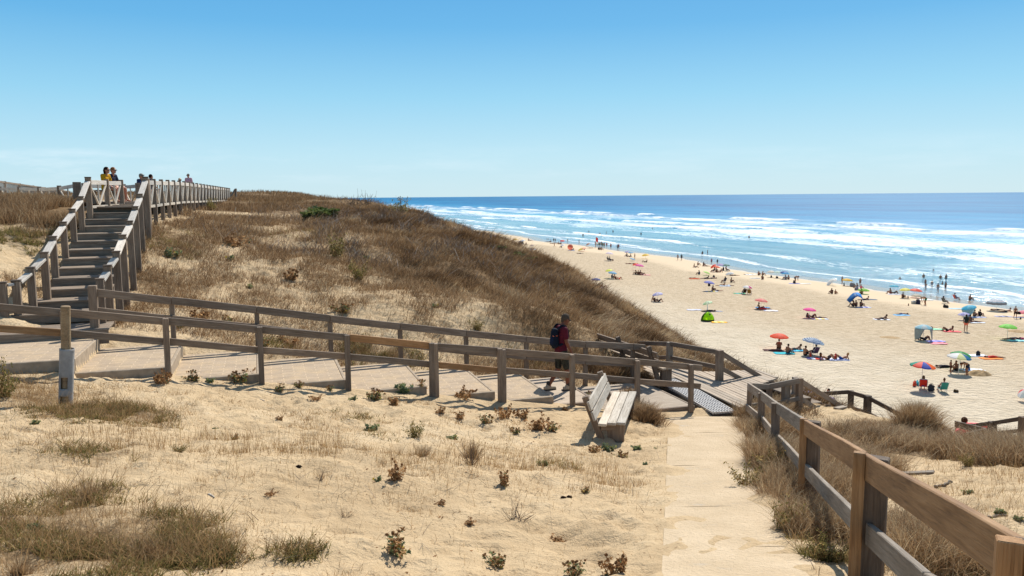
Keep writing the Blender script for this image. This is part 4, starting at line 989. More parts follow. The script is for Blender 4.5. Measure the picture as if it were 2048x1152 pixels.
# ------------------------------------------------------------------ beach umbrellas
def canopy_mesh(name, n=8, sag=.30, scallop=.035, mats=None, rows=6, rings=None):
    """mats: material index for each panel (or by ring); radius 1, height sag"""
    vs, fs, mi = [], [], []; sub = 3; N = n * sub
    vs.append((0, 0, sag))
    for r in range(1, rows + 1):
        f = r / rows
        for i in range(N):
            a = 2 * math.pi * i / N; q = (i % sub) / sub; dip = math.sin(math.pi * q) if i % sub else 0
            rad = f * (1 - .055 * dip * f); z = sag * (1 - f ** 1.9) - .022 * dip * f + (.012 if i % sub == 0 else 0) * f
            vs.append((math.cos(a) * rad, math.sin(a) * rad, z))
    for i in range(N):   # valance
        a = 2 * math.pi * i / N; dip = math.sin(math.pi * (i % sub) / sub) if i % sub else 0
        rad = 1.0 * (1 - .055 * dip); vs.append((math.cos(a) * rad * 1.005, math.sin(a) * rad * 1.005, -.075 - .04 * dip))
    for i in range(N):
        k = (i + 1) % N; fs.append((0, 1 + i, 1 + k)); mi.append((i // sub, 0))
        for r in range(rows):
            b = 1 + r * N; fs.append((b + i, b + N + i, b + N + k, b + k)); mi.append((i // sub, r + 1))
    me = bpy.data.meshes.new(name); me.from_pydata(vs, [], fs); me.update()
    for p, (pn, rg) in zip(me.polygons, mi):
        p.material_index = mats(pn, rg) if mats else 0; p.use_smooth = False
    nm = max(p.material_index for p in me.polygons) + 1
    for _ in range(nm): me.materials.append(None)
    return me
CAN = {'plain': canopy_mesh('canopy_plain'), 'alt': canopy_mesh('canopy_alternate', mats=lambda p, r: p % 2), 'multi': canopy_mesh('canopy_multi', mats=lambda p, r: p),
       'rings': canopy_mesh('canopy_rings', 10, mats=lambda p, r: r % 2 if r < 6 else 2, rows=7), 'stripe': canopy_mesh('canopy_stripe', mats=lambda p, r: (r + (p // 2) % 2) % 2 if r < 10 else 0, rows=10)}
bm = bmesh.new(); tube(bm, (0, 0, -.35), (0, 0, 1), .5, .5, 8, (), True, 1); POLE = bpy.data.meshes.new('pole'); bm.to_mesh(POLE); bm.free(); POLE.materials.append(None)
RIBS = bmesh.new()
for i in range(8):
    a = 2 * math.pi * i / 8; tube(RIBS, (0, 0, .285), (math.cos(a) * .98, math.sin(a) * .98, -.015), .008, .008, 4, (), True, 1)
me = bpy.data.meshes.new('ribs'); RIBS.to_mesh(me); RIBS.free(); me.materials.append(None); RIBS = me
def umbrella(loc, dia, hgt, kind, cols, label, tilt=0, tdir=0, polecol='cfcfcf', pr=.022, sag=1.0):
    """tilt in degrees, towards compass angle tdir (0 = right, 90 = away)"""
    o = empty('beach_umbrella', loc, 0, label, 'umbrella', 'umbrellas on the beach')
    t = Matrix.Rotation(R(tdir), 4, 'Z') @ Matrix.Rotation(R(tilt), 4, 'Y') @ Matrix.Rotation(R(-tdir), 4, 'Z')
    r = dia / 2; hub = Vector((0, 0, hgt - .28 * r))
    c = bpy.data.objects.new('canopy', CAN[kind]); link(c, o); c.matrix_basis = Matrix.Translation(hub) @ t @ Matrix.Rotation(random.uniform(-.15, .15) + (.39 if kind != 'multi' else .2), 4, 'Z') @ Matrix.Diagonal((r, r, r * sag, 1))
    for i, s in enumerate(c.material_slots): s.link = 'OBJECT'; s.material = cmat('canopy', cols[i % len(cols)])
    p = bpy.data.objects.new('pole', POLE); link(p, o); p.material_slots[0].link = 'OBJECT'; p.material_slots[0].material = cmat('vinyl', polecol)
    p.matrix_basis = (Matrix.Diagonal((pr * 2, pr * 2, hgt - .02, 1)))
    b = bpy.data.objects.new('ribs', RIBS); link(b, o); b.material_slots[0].link = 'OBJECT'; b.material_slots[0].material = cmat('vinyl', 'b8b8b8')
    b.matrix_basis = c.matrix_basis.copy()
    return o
# (u, v of canopy, v of foot, width px, style, colours, tilt, direction, label)
UMB = [
 (982, 469.5, 473, 11, 'plain', ['4a4c52'], 0, 0, 'dark grey umbrella at the far end of the beach, just above the dune grass'),
 (1014, 477.5, 485, 12, 'plain', ['efe9da'], 0, 0, 'cream white umbrella beside a yellow one, near the dune grass far off'),
 (1031, 479, 486, 11, 'plain', ['f0d070'], 0, 0, 'pale yellow umbrella between a cream one and a white one, far off'),
 (1046, 481, 487, 10, 'alt', ['f2f4f6', 'bfd4e8'], 0, 0, 'small white umbrella with pale blue panels, right of the pale yellow one'),
 (1064, 491, 497, 9, 'plain', ['b29a98'], 12, 180, 'low dull mauve umbrella above a blue towel near the dune edge'),
 (1096, 478.3, 483, 8, 'plain', ['7f98a6'], 0, 0, 'small grey blue umbrella against the wet sand, left of two people standing'),
 (1124.7, 481.7, 488.5, 9.5, 'plain', ['d9442e'], 10, 270, 'tomato red umbrella above a seated group near the water'),
 (1125.5, 490.5, 495.5, 10, 'alt', ['f4f4f6', 'ccd3e8'], 0, 0, 'white umbrella right below the tomato red one'),
 (1140.5, 494, 500.5, 11.5, 'plain', ['dc7860'], 70, 265, 'salmon umbrella tipped on its side with its round top facing the dune'),
 (1176, 488.5, 493, 10, 'plain', ['c98f76'], 24, 180, 'dull salmon umbrella tilted left, near the wet sand'),
 (1164, 498.5, 502.5, 17, 'multi', ['f6a98c', 'f4b8a0', 'f07858', 'f5b49a', 'f2e06a', 'f2e48a', 'f5b49a', 'f08a68'], 18, 170, 'low pink and orange umbrella with a yellow panel'),
 (1219, 507, 521, 16.5, 'plain', ['e6dcea'], 6, 0, 'pale lavender umbrella over a dark group in chairs'),
 (1254, 504, 511.5, 10, 'plain', ['9a96cf'], 8, 180, 'lavender umbrella left of a light blue one near the wet sand'),
 (1261.5, 505.5, 512.5, 11, 'plain', ['7fb4d6'], 0, 0, 'light blue umbrella right of a lavender one near the wet sand'),
 (1265, 518.3, 522, 12, 'plain', ['8fc0e0'], 16, 0, 'low light blue umbrella beside the standing bather'),
 (1291, 510.3, 517, 15, 'plain', ['f2d35c'], 8, 180, 'yellow umbrella alone on the trodden sand above a lying person'),
 (1218, 541, 556, 15, 'plain', ['e2ef6e'], 8, 180, 'lime yellow umbrella behind a sky blue one'),
 (1225, 546, 558, 18, 'alt', ['82bfe0', '74b2d6'], 6, 0, 'sky blue umbrella in front of a lime yellow one'),
 (1192, 559.3, 571, 19, 'alt', ['34529e', '2b4384'], 0, 0, 'navy blue umbrella near the dune grass'),
 (1271, 529, 541, 13, 'plain', ['f0604c'], 10, 180, 'coral red umbrella half behind a magenta one'),
 (1279, 531.3, 548, 18, 'alt', ['e86ab8', 'd95aa8'], 6, 0, 'magenta pink umbrella in front of a coral red one'),
 (1315, 588.5, 602, 22, 'alt', ['b4b6e6', 'd9d8ee'], 10, 180, 'lavender and white umbrella seen edge on, above two reclining bathers'),
 (1418, 565.5, 582.5, 22, 'alt', ['8a8fd6', '7a80cc'], 9, 0, 'violet blue umbrella with a bag hanging from its pole'),
 (1426, 532.5, 543, 13, 'plain', ['e8553a'], 38, 180, 'tilted brick red umbrella behind an orange red one'),
 (1432, 534, 543.5, 16, 'plain', ['f0673c'], 6, 0, 'orange red umbrella over a group of chairs by the shore'),
 (1441.5, 530, 540, 15, 'plain', ['a89cd0'], 4, 0, 'flat lilac umbrella between orange red and green striped ones'),
 (1453, 530.8, 541, 14, 'alt', ['3f7a60', '4a8a8c'], 6, 0, 'dark green umbrella over two seated people at the shore'),
 (1413, 545.5, 550.5, 14, 'alt', ['a6df5a', 'c9ef8c'], 22, 0, 'lime green umbrella tilted right, standing low on the sand'),
 (1459.5, 547.8, 551.5, 17, 'alt', ['e4e6e8', 'cfd6da'], 10, 180, 'grey white umbrella set low beside a lying person'),
 (1494.7, 574.7, 589.5, 20, 'multi', ['f4e07a', 'f2f2f2', 'f2f2f2', 'e8e8f0', 'f0f2f4', 'f4f4f4', 'd23c84', 'f0f4f8'], 4, 0, 'white umbrella with one deep pink panel over two camp chairs'),
 (1522, 601.3, 618, 25, 'alt', ['ee7a74', 'f29a92'], 8, 0, 'coral pink umbrella with paler panels above a person on a white towel'),
 (1414.7, 606, 622, 18, 'alt', ['c6e4b8', 'dcead0'], 16, 180, 'pale green umbrella on a thick white pole behind the lime tent'),
 (1542, 543.8, 554.5, 16, 'plain', ['d5d2c8'], 0, 0, 'flat grey white umbrella near the water line'),
 (1555, 544.5, 556, 12, 'plain', ['c4dcd4'], 0, 0, 'pale mint umbrella left of the navy and azure pair'),
 (1567.5, 545, 557.5, 15, 'plain', ['3c4f9c'], 4, 180, 'navy umbrella just behind an azure one'),
 (1570.5, 547, 558.5, 15, 'alt', ['38a8dc', '2c98d0'], 0, 0, 'azure umbrella in front of a navy one'),
 (1694, 560.3, 571.5, 20, 'alt', ['f2cc4c', 'ecc040'], 3, 0, 'golden yellow umbrella by the water with a dark bag under it'),
 (1727, 580.5, 588, 22, 'alt', ['92d84a', '82c83c'], 2, 0, 'bright lime umbrella near the water, above a blue shelter'),
 (1618.6, 619.7, 636, 25, 'alt', ['f43ca4', 'f65cb2'], 4, 0, 'hot pink umbrella above people lying in the middle of the beach'),
 (1557.8, 673, 697, 37, 'alt', ['f4603c', 'f2542e'], 2, 0, 'plain orange umbrella over a person sitting with bare back'),
 (1626, 683, 708, 43, 'stripe', ['b8cde0', '3e5f94'], 12, 0, 'blue and white striped umbrella above a seated group'),
 (1787.4, 572.5, 586.5, 17, 'alt', ['4cb8d6', '5cc4e0'], 0, 0, 'turquoise umbrella close to the water above a seated person'),
 (1809, 579.5, 596, 20, 'alt', ['e8e060', 'f0ea80'], 4, 180, 'lemon yellow umbrella left of an orange red one by the water'),
 (1831, 581, 595, 23, 'alt', ['f06a50', 'ea5c44'], 5, 0, 'orange red umbrella right of a lemon yellow one by the water'),
 (1832.4, 591.8, 607, 20, 'plain', ['b8b2a2'], 2, 0, 'beige umbrella in front of the orange red one'),
 (1926.7, 628.5, 641, 11, 'alt', ['a8a6e0', 'd0d0f0'], 5, 180, 'small lilac blue umbrella in front of the turquoise shelter'),
 (1992, 605.5, 622, 38, 'rings', ['e8e2ec', 'a9c4d4', '7c8088'], 0, 0, 'wide white umbrella with pastel rings near the right edge'),
 (2014.5, 653.8, 677, 33, 'alt', ['7cd84c', '94e468'], 3, 0, 'bright green umbrella at the right edge above people lying down'),
 (1920, 709, 737, 38, 'alt', ['3ca05c', '339050'], 9, 0, 'dark green umbrella half hidden behind the blue and cream panelled one'),
 (1916.7, 714, 746, 45, 'multi', ['f4f6f8', 'dfe4e8', '3f8a5c', 'e8e8e8', 'f4f6fa', 'e8eeb4', '2f7cae', 'e6d8a4'], 6, 0, 'umbrella of white, cream and blue panels over people digging in the sand'),
 (1843, 731.5, 778, 48, 'multi', ['f59aa0', '5a92cc', 'f2a838', '3c9c88', 'ee5a4a', '3f58bc', 'f4702c', 'f590a0'], 6, 0, 'rainbow panelled umbrella on a thin pole above a red chair'),
 (2052, 784, 803, 32, 'multi', ['f0f2f2', 'e8eef0', 'e8605c', 'f2f4f4', 'dfeaea', 'e8605c', 'f2f4f4', 'e0e8ec'], 35, 180, 'white and red umbrella cut by the right edge of the view'),
 (2046, 624.5, 633, 12, 'plain', ['f08ea0'], 10, 180, 'small pink umbrella at the far right edge'),
]
for (u, v, vb, wpx, kind, cols, tilt, tdir, label) in UMB:
    loc, s_ = GB(u, vb); Y = loc.y
    dia = min(max(wpx * Y / FPX, 1.3), 2.7); top = P(u, v, Y).z - loc.z
    hgt = min(max(top + .14 * dia, .6), 2.5)
    umbrella(loc, dia, hgt, kind, cols, label, tilt, tdir, 'e8e8ea' if 'thick white' in label else 'cfcfcf', .07 if 'thick white' in label else .02, 1.35 if 'rings' in label else 1.15)

# ------------------------------------------------------------------ people: (u, v of ground, pose, facing, skin, hair, shorts, top, label, options)
K0, BR, BL, GR = '1e1713', '3a2618', 'b08a58', '8d8880'
PEOPLE = [
 (1016, 485.5, 'lie', 0, 't', K0, '2a2a35', None, 'person lying under the cream white umbrella'),
 (1030, 486.3, 'lie', 10, 't', BR, '333344', None, 'person lying under the pale yellow umbrella'),
 (1046.5, 489.5, 'sit', 190, 'l', K0, '454a60', '6a6a72', 'person sitting in grey beside the small grey tent', dict(shirt=1)),
 (1052.5, 490, 'sit', 180, 'd', K0, '5a4a40', '6a5248', 'person sitting upright in brown, right of the small grey tent', dict(shirt=1)),
 (1056.5, 481.2, 'sit', 0, 't', K0, '40507a', None, 'person sitting alone right of the pale blue panelled umbrella'),
 (1061, 481.6, 'lie', 0, 'd', K0, '303040', None, 'person lying beside someone sitting, far off right of the pale umbrellas'),
 (1066, 497.6, 'lie', 0, 't', K0, '2a2430', None, 'person lying on a blue towel below the mauve umbrella'),
 (1095.5, 484.2, 'lie', 180, 'd', K0, '2a2a30', None, 'person lying far off below the small grey blue umbrella'),
 (1102, 484.4, 'sit', 180, 't', K0, '3a3040', None, 'person sitting left of the two people standing far off'),
 (1107.3, 484.3, 'stand', 270, 't', K0, '4a5a50', '5a6258', 'left one of two people standing side by side far off', dict(h=8, shirt=1)),
 (1110.5, 484.3, 'stand', 90, 't', K0, '3a2a30', None, 'right one of two people standing side by side far off', dict(h=7.5)),
 (1109, 494.2, 'walk', 180, 'l', BR, 'b06a50', None, 'bare bather walking left in front of the far seated group', dict(h=9)),
 (1105, 487.6, 'lie', 0, 't', K0, '40303a', None, 'person lying behind the walking bather'),
 (1112.5, 486.6, 'lie', 180, 'd', BR, '303a48', None, 'person lying between the two standing people and the red umbrella'),
 (1117.5, 488.6, 'sit', 180, 't', K0, '5a3a30', None, 'person sitting left of the tomato red umbrella'),
 (1122, 488.6, 'sit', 200, 'd', K0, '403030', None, 'person sitting right under the tomato red umbrella'),
 (1123, 495, 'sit', 180, 't', K0, '3a3a48', '8a8a90', 'person sitting under the white umbrella below the tomato red one', dict(shirt=1)),
 (1135.5, 485.7, 'walk', 200, 'l', BR, '5a5a50', '8c8478', 'person walking on the wet sand right of the tomato red umbrella', dict(h=8.5, shirt=1)),
 (1158, 487.3, 'walk', 0, 't', K0, '3a4048', '4a4a50', 'person in dark clothes walking alone on the wet sand', dict(h=8.5, shirt=1)),
 (1143.5, 500.3, 'elbows', 180, 'd', K0, '1c2430', '26344a', 'person lying by the salmon umbrella lying on its side', dict(shirt=1)),
 (1180, 496.5, 'lie', 180, 't', '8a3020', '7a4038', None, 'person with reddish hair lying left of the flag pole'),
 (1160, 507.3, 'lie', 0, 'd', K0, '3a2a30', None, 'person lying alone below the pink and orange umbrella'),
 (1191.5, 494.3, 'stand', 90, 't', K0, '5a5a58', 'a87a6a', 'person standing right at the red flag pole', dict(h=11.5, shirt=1)),
 (1196, 494.2, 'stand', 270, 't', BR, '4a7a4a', '8aa860', 'first of the standing group right of the flag, in lime green', dict(h=10, shirt=1)),
 (1199.3, 494.4, 'stand', 300, 'd', K0, '3a4a40', '5a7058', 'second of the standing group right of the flag, in dull green', dict(h=10, shirt=1)),
 (1202.5, 493.4, 'stand', 270, 't', BR, '6a5a48', 'b09078', 'tallest of the standing group right of the flag', dict(h=11, shirt=1)),
 (1205, 495, 'stand', 250, 'd', K0, '3a5a48', '6a8a68', 'fourth of the standing group right of the flag, in dark green', dict(h=10, shirt=1)),
 (1208.3, 496, 'stand', 270, 't', K0, '7aa850', 'b06a58', 'fifth of the standing group right of the flag, in lime shorts', dict(h=11, shirt=1)),
 (1213.3, 495.2, 'walk', 270, 't', BR, '5a6a80', 'c05048', 'person in red top walking just right of the standing group', dict(h=10, shirt=1)),
 (1221.5, 498, 'walk', 270, 't', K0, '42524a', 'c08068', 'person walking alone between the standing group and a pair', dict(h=11, shirt=1)),
 (1234.8, 499.2, 'stand', 260, 'd', K0, '5a5a5a', '8a8a8a', 'left one of a close pair at the right end of the walkers near the flag', dict(h=10.5, shirt=1)),
 (1237.3, 499, 'walk', 280, 't', BR, '58586a', 'c06050', 'right one of a close pair at the right end of the walkers near the flag', dict(h=11, shirt=1)),
 (1197.5, 499.6, 'sit', 90, 'd', K0, '2a2a30', '3a2a28', 'left one of three people sitting below the flag pole', dict(shirt=1)),
 (1200.2, 499.9, 'sit', 80, 't', K0, '40303a', None, 'middle one of three people sitting below the flag pole'),
 (1203, 500, 'sit', 0, 't', BR, '503838', None, 'right one of three people sitting below the flag pole'),
 (1216.5, 522, 'chair', 20, 't', K0, '303036', '26262c', 'left one of two people in dark clothes under the pale lavender umbrella', dict(shirt=1, chair='3a3a40')),
 (1220.5, 522.3, 'chair', 0, 'd', K0, '2c2c34', '303038', 'right one of two people in dark clothes under the pale lavender umbrella', dict(shirt=1, chair='2f2f36')),
 (1254, 512.5, 'sit', 180, 'd', K0, '303040', '3a3a48', 'person sitting below the lavender umbrella', dict(shirt=1)),
 (1260, 513.5, 'lean', 180, 'd', K0, '503048', None, 'person leaning back below the light blue umbrella'),
 (1269.5, 517.6, 'stand', 200, 't', K0, '5a3a2c', None, 'bather standing right of the low light blue umbrella', dict(h=11)),
 (1289, 524.5, 'recline', 180, 'd', K0, '2c2430', None, 'person lying with knees up below the yellow umbrella'),
 (1259, 528.3, 'lie', 0, 't', K0, '7a2a2a', None, 'left one of two people lying beside the coral red umbrella'),
 (1268, 528.3, 'lie', 180, 't', BR, '402828', None, 'right one of two people lying beside the coral red umbrella'),
 (1272, 549.2, 'sit', 160, 'd', K0, '1e1e24', None, 'left one of the group sitting under the magenta umbrella'),
 (1276.5, 549.6, 'sit', 90, 'd', K0, '3a2a2a', None, 'crouched one in the middle under the magenta umbrella'),
 (1280.5, 549.4, 'sit', 20, 'd', K0, '2a2228', None, 'tallest of the group sitting under the magenta umbrella'),
 (1285, 550, 'recline', 0, 't', K0, '302430', None, 'reclining one at the right of the group under the magenta umbrella'),
 (1224, 557.3, 'sit', 20, 'd', K0, '2a2a36', '24242c', 'person in dark top sitting under the sky blue umbrella', dict(shirt=1)),
 (1231, 558.8, 'lean', 0, 't', K0, '303038', None, 'person lounging right of the dark seated one under the sky blue umbrella'),
 (1238, 559.5, 'recline', 0, 't', K0, 'e8502a', None, 'person in orange shorts lying right of the sky blue umbrella'),
 (1181, 571.3, 'lie', 0, 'd', K0, '26202a', None, 'leftmost person lying below the navy blue umbrella'),
 (1190, 574.2, 'lie', 0, 't', BR, 'b04a30', None, 'middle person lying below the navy blue umbrella, in rust shorts'),
 (1198, 573, 'elbows', 180, 'd', K0, '3a2a28', None, 'person propped on elbows below the navy blue umbrella'),
 (1207, 575.7, 'recline', 0, 't', BR, '402a30', None, 'rightmost person lying below the navy blue umbrella, knees up'),
 (1308.5, 602.2, 'lean', 0, 't', BR, '2a2630', None, 'left one of two bathers reclining under the lavender and white umbrella'),
 (1317.5, 602.8, 'recline', 0, 't', K0, '3c2a2a', None, 'right one of two bathers reclining under the lavender and white umbrella'),
 (1355.6, 520.6, 'walk', 230, 't', BR, '3a3038', None, 'left one of a pair walking on the firm sand', dict(h=12)),
 (1363, 521, 'walk', 250, 'd', K0, '2a2a34', '2c3a40', 'right one of a pair walking on the firm sand, in dark top', dict(h=12.5, shirt=1)),
 (1405, 508.6, 'sit', 90, 'd', K0, '303030', None, 'child crouching in the backwash beside a standing adult'),
 (1415, 510.5, 'stand', 0, 'd', K0, '4a2a3a', None, 'adult standing in the backwash beside a crouching child', dict(h=11)),
 (1423, 528, 'stand', 90, 't', K0, '303038', 'b04a5a', 'person in pink red top standing at the edge of the water', dict(h=11, shirt=1)),
 (1434.7, 528.6, 'stand', 90, 'd', BR, '2c3440', '4a4a44', 'person in dark clothes standing at the edge of the water right of the pink one', dict(h=10.5, shirt=1)),
 (1395.5, 530.6, 'sit', 0, 't', K0, '4a3030', None, 'person sitting by the shore, left of the tilted brick red umbrella'),
 (1390, 535.2, 'lean', 0, 't', BR, '384858', None, 'person leaning back in front of another sitting one, left of the red umbrellas'),
 (1407, 531.3, 'sit', 30, 'd', K0, '3a3038', None, 'small seated figure left of the tilted brick red umbrella'),
 (1412.6, 532.6, 'lie', 0, 't', BR, '584040', None, 'person lying just left of the tilted brick red umbrella'),
 (1398.6, 549, 'sit', 150, 'd', K0, '2c3448', '2c384c', 'person in dark blue sitting left of the tilted lime umbrella', dict(shirt=1)),
 (1427.5, 544.5, 'chair', 180, 'd', K0, '3a2424', None, 'left one sitting under the orange red umbrella', dict(chair='6a3a30')),
 (1433.5, 544.7, 'sit', 90, 'd', K0, '40282c', None, 'middle one sitting under the orange red umbrella'),
 (1439.5, 545, 'recline', 0, 't', K0, '4a2c2c', None, 'person reclining right of the orange red umbrella'),
 (1447, 541.5, 'sit', 180, 'd', K0, '30303a', '3c2c2c', 'left one sitting under the dark green umbrella', dict(shirt=1)),
 (1453.3, 542.6, 'chair', 0, 't', K0, '3a2c2c', None, 'right one sitting in a chair under the dark green umbrella', dict(chair='5a4638')),
 (1469, 551.6, 'lie', 0, 't', BR, '5a5038', None, 'person lying right of the low grey white umbrella'),
 (1388, 557.3, 'lie', 0, 'd', K0, '8a3020', None, 'person lying on a long orange towel'),
 (1411, 557.6, 'elbows', 180, 'd', K0, '2a2a3a', '2c2c38', 'person in dark top lying below the tilted lime umbrella', dict(shirt=1)),
 (1424, 557.6, 'lie', 180, 't', K0, '30283a', None, 'person lying right of a dark figure, below the lime umbrella'),
 (1449, 565.3, 'chair', 190, 'd', K0, '3a3a48', '303440', 'person in a dark low chair left of a seated person, mid beach', dict(shirt=1, chair='33343c')),
 (1462, 565.5, 'sit', 0, 'd', K0, '242028', None, 'person sitting with legs out right of the dark low chair'),
 (1443, 572, 'elbows', 180, 't', K0, '2c2c36', None, 'left one of two people lying right of the violet blue umbrella'),
 (1456, 572.2, 'lie', 0, 'd', K0, 'e8e8ea', None, 'right one of two people lying right of the violet blue umbrella, in white shorts'),
 (1425, 582.8, 'sit', 10, 'd', K0, '2a2a30', None, 'person sitting under the violet blue umbrella'),
 (1433.5, 583.2, 'lie', 0, 't', BR, '303048', None, 'person lying right of the seated one under the violet blue umbrella'),
 (1488.4, 589.3, 'chair', 100, 'd', K0, '3a2c24', '30241e', 'left one in the camp chairs under the pink panelled umbrella', dict(shirt=1, chair='4a2c1c')),
 (1498.6, 590.2, 'chair', 60, 't', BL, 'b08848', 'c09858', 'right one in the camp chairs under the pink panelled umbrella', dict(shirt=1, chair='a07838')),
 (1520, 618.4, 'lean', 0, 'd', K0, '2a242a', None, 'person with head up lying under the coral pink umbrella'),
 (1528, 619.2, 'lie', 0, 'd', K0, 'd03a3a', 'd84040', 'person in a red top lying under the coral pink umbrella', dict(shirt=1)),
 (1517, 550.6, 'sit', 30, 't', K0, '40303a', None, 'left one of two people sitting by a white board near the water'),
 (1525, 551, 'sit', 0, 't', BR, '4a4038', None, 'right one of two people sitting by a white board near the water'),
 (1524.5, 559.2, 'sit', 60, 'd', K0, '2a2a32', None, 'person with bare back sitting right of a pale towel, near the water'),
 (1571.5, 559, 'sit', 180, 't', K0, '7a8290', '8a94a0', 'person in grey sitting under the azure umbrella', dict(shirt=1)),
 (1577.5, 559.2, 'sit', 190, 't', BR, '403038', None, 'person with bare back sitting right of the azure umbrella'),
 (1591, 565.6, 'bend', 0, 't', BR, '2c2c34', None, 'man in dark shorts standing bent over a dark bag by the water', dict(h=18)),
 (1664, 587.6, 'sit', 200, 'd', K0, '5a4038', '6a4a3a', 'larger one of two people sitting close together, left of the lime umbrella', dict(shirt=1)),
 (1670.5, 588, 'sit', 30, 't', BR, '9a7a5a', None, 'smaller one of two people sitting close together, left of the lime umbrella', dict(s=.8)),
 (1684, 567.5, 'stand', 200, 't', BR, '58483c', None, 'bather standing at the water by the golden yellow umbrella', dict(h=15)),
 (1720, 572, 'stand', 90, 't', K0, '6a4a40', None, 'bather wading out right of the golden yellow umbrella', dict(h=16)),
 (1714.6, 576, 'sit', 180, 'd', K0, '3a3038', None, 'person sitting at the water edge above the lime umbrella'),
 (1721.5, 577, 'sit', 0, 't', K0, 'd03a5a', 'd8485a', 'small person in red sitting at the water edge above the lime umbrella', dict(shirt=1, s=.75)),
 (1723.5, 588.5, 'sit', 90, 'd', K0, '4a4a38', None, 'person sitting under the bright lime umbrella'),
 (1729, 600, 'elbows', 180, 'd', K0, '2a3440', None, 'person lying on a dark towel behind the blue shelter'),
 (1707, 613.6, 'sit', 150, 'd', K0, '282430', None, 'left one sitting in the shade of the blue shelter'),
 (1712.5, 613.8, 'sit', 120, 'd', K0, '302830', None, 'middle one sitting in the shade of the blue shelter'),
 (1721.5, 613.6, 'sit', 20, 'd', BR, '3a2a28', None, 'right one sitting at the corner of the blue shelter'),
 (1781, 587.3, 'sit', 180, 't', K0, 'c05a4a', None, 'person sitting under the turquoise umbrella near the water'),
 (1788.5, 587.6, 'recline', 0, 'd', K0, '3c3038', None, 'person lying right of the seated one under the turquoise umbrella'),
 (1805, 596.6, 'sit', 20, 'd', K0, '40302c', None, 'person with hair in a bun sitting under the lemon yellow umbrella', dict(hair='bun', female=1)),
 (1849.3, 611, 'bend', 180, 't', GR, '3f7a58', None, 'man in green shorts standing bent beside the beige umbrella', dict(h=22)),
 (1911, 600.3, 'chair', 0, 't', K0, '3a4a78', '4a5a88', 'person in blue in an orange chair at the top of the beach by the water', dict(shirt=1, chair='e8562c')),
 (1939.3, 600, 'sit', 10, 't', BR, '5a3a30', None, 'person with bare back sitting alone on the smooth sand by the water'),
 (1888, 607, 'chair', 0, 'd', K0, '3a4a40', '46544a', 'person in dull green in a low chair below the wading bathers', dict(shirt=1, chair='3a3a38')),
 (1948, 632.6, 'sit', 10, 't', K0, '2a2630', None, 'left one with bare back sitting right of the turquoise shelter'),
 (1958.7, 632.4, 'sit', 10, 'd', K0, '1e1c22', '1c1a20', 'right one in black sitting right of the turquoise shelter', dict(shirt=1, female=1, hair='bun')),
 (1931.4, 662, 'stand', 70, 't', BR, 'e8765c', '3c4a44', 'man in coral shorts standing with a dark backpack', dict(h=34, shirt=1, pack=1)),
 (1939, 645, 'sit', 20, 'd', K0, '3a2c30', None, 'large seated person behind the man in coral shorts'),
 (1949, 646, 'lie', 0, 'd', K0, '3c2c36', None, 'person lying on a white towel behind the man in coral shorts'),
 (1994, 620.8, 'lie', 0, 'd', K0, '2c2c34', None, 'person lying in the shade of the wide ringed umbrella'),
 (2012, 624, 'elbows', 180, 't', BR, '2e2a34', None, 'person propped on elbows right of the wide ringed umbrella'),
 (2030, 637, 'walk', 250, 't', K0, '241c20', '241c20', 'woman in a black bikini walking with a black bag near the right edge', dict(h=25, female=1, hair='bun')),
 (1894.7, 662, 'recline', 180, 'd', K0, '302428', None, 'person lying with raised knees on a red towel mid beach'),
 (1849, 681, 'recline', 0, 'd', K0, '2a2024', '241e22', 'person lying inside the pale blue shelter with grey side flaps', dict(shirt=1)),
 (1803, 629.8, 'lie', 180, 'd', K0, '3a4470', None, 'person lying among things on a light blue towel'),
 (1764, 638.3, 'elbows', 180, 'd', K0, '1e1a1e', None, 'person propped on elbows alone in the middle of the beach'),
 (2025, 677.5, 'lie', 180, 'd', K0, '4a4048', '4a4048', 'left one of two people lying under the bright green umbrella', dict(shirt=1)),
 (2040, 677.5, 'lie', 0, 't', BR, 'c03a78', None, 'right one of two people lying under the bright green umbrella, in pink'),
 (1987, 716, 'lie', 0, 't', BR, 'b83028', 'c03830', 'person in a red top lying on an orange towel', dict(shirt=1)),
 (1901, 744, 'stand', 0, 'd', K0, '4a2e22', None, 'child standing left of the people digging under the panelled umbrella', dict(h=20)),
 (1913, 741, 'sit', 200, 'd', K0, '26222a', None, 'person sitting in the shade behind the digging man'),
 (1932, 749, 'bend', 180, 't', K0, '2c3444', None, 'man in dark shorts bending down to dig beside a heap of sand', dict(h=27)),
 (1891, 734, 'lie', 0, 'd', K0, '1c1c22', '26242c', 'person in dark clothes lying left of the child', dict(shirt=1)),
 (1846, 778, 'chair', 65, 't', '5a4632', '2c3c78', '2c3c80', 'woman in a blue top reading in a red beach chair', dict(shirt=1, female=1, hair='bob', chair='c83428')),
 (1886, 783, 'chair', 85, 't', '5a3c28', '1e2a4a', None, 'person with bare shoulders in a teal beach chair', dict(female=1, hair='bun', chair='3a8a80')),
 (1558, 697, 'sit', 75, 'd', K0, '3a2420', None, 'broad bare back of a person sitting under the orange umbrella', dict(s=1.1)),
 (1575, 706, 'sit', 20, 'd', K0, '2c3a48', None, 'person sitting on a teal towel right of the orange umbrella', dict(s=1.05)),
 (1590, 698, 'elbows', 180, 't', BR, '303840', None, 'person propped on elbows behind the one on the teal towel'),
 (1610, 709.5, 'sit', 25, 't', BR, '26262c', None, 'left one with bare back sitting by the blue striped umbrella', dict(s=1.05)),
 (1630, 709, 'chair', 110, 'd', K0, '3c2c44', '3c2840', 'person in a purple top under the blue striped umbrella', dict(shirt=1, chair='4a3450')),
 (1655, 718, 'recline', 0, 't', BR, '3a2a2a', None, 'person lying with knees drawn up right of the blue striped umbrella', dict(s=1.1)),
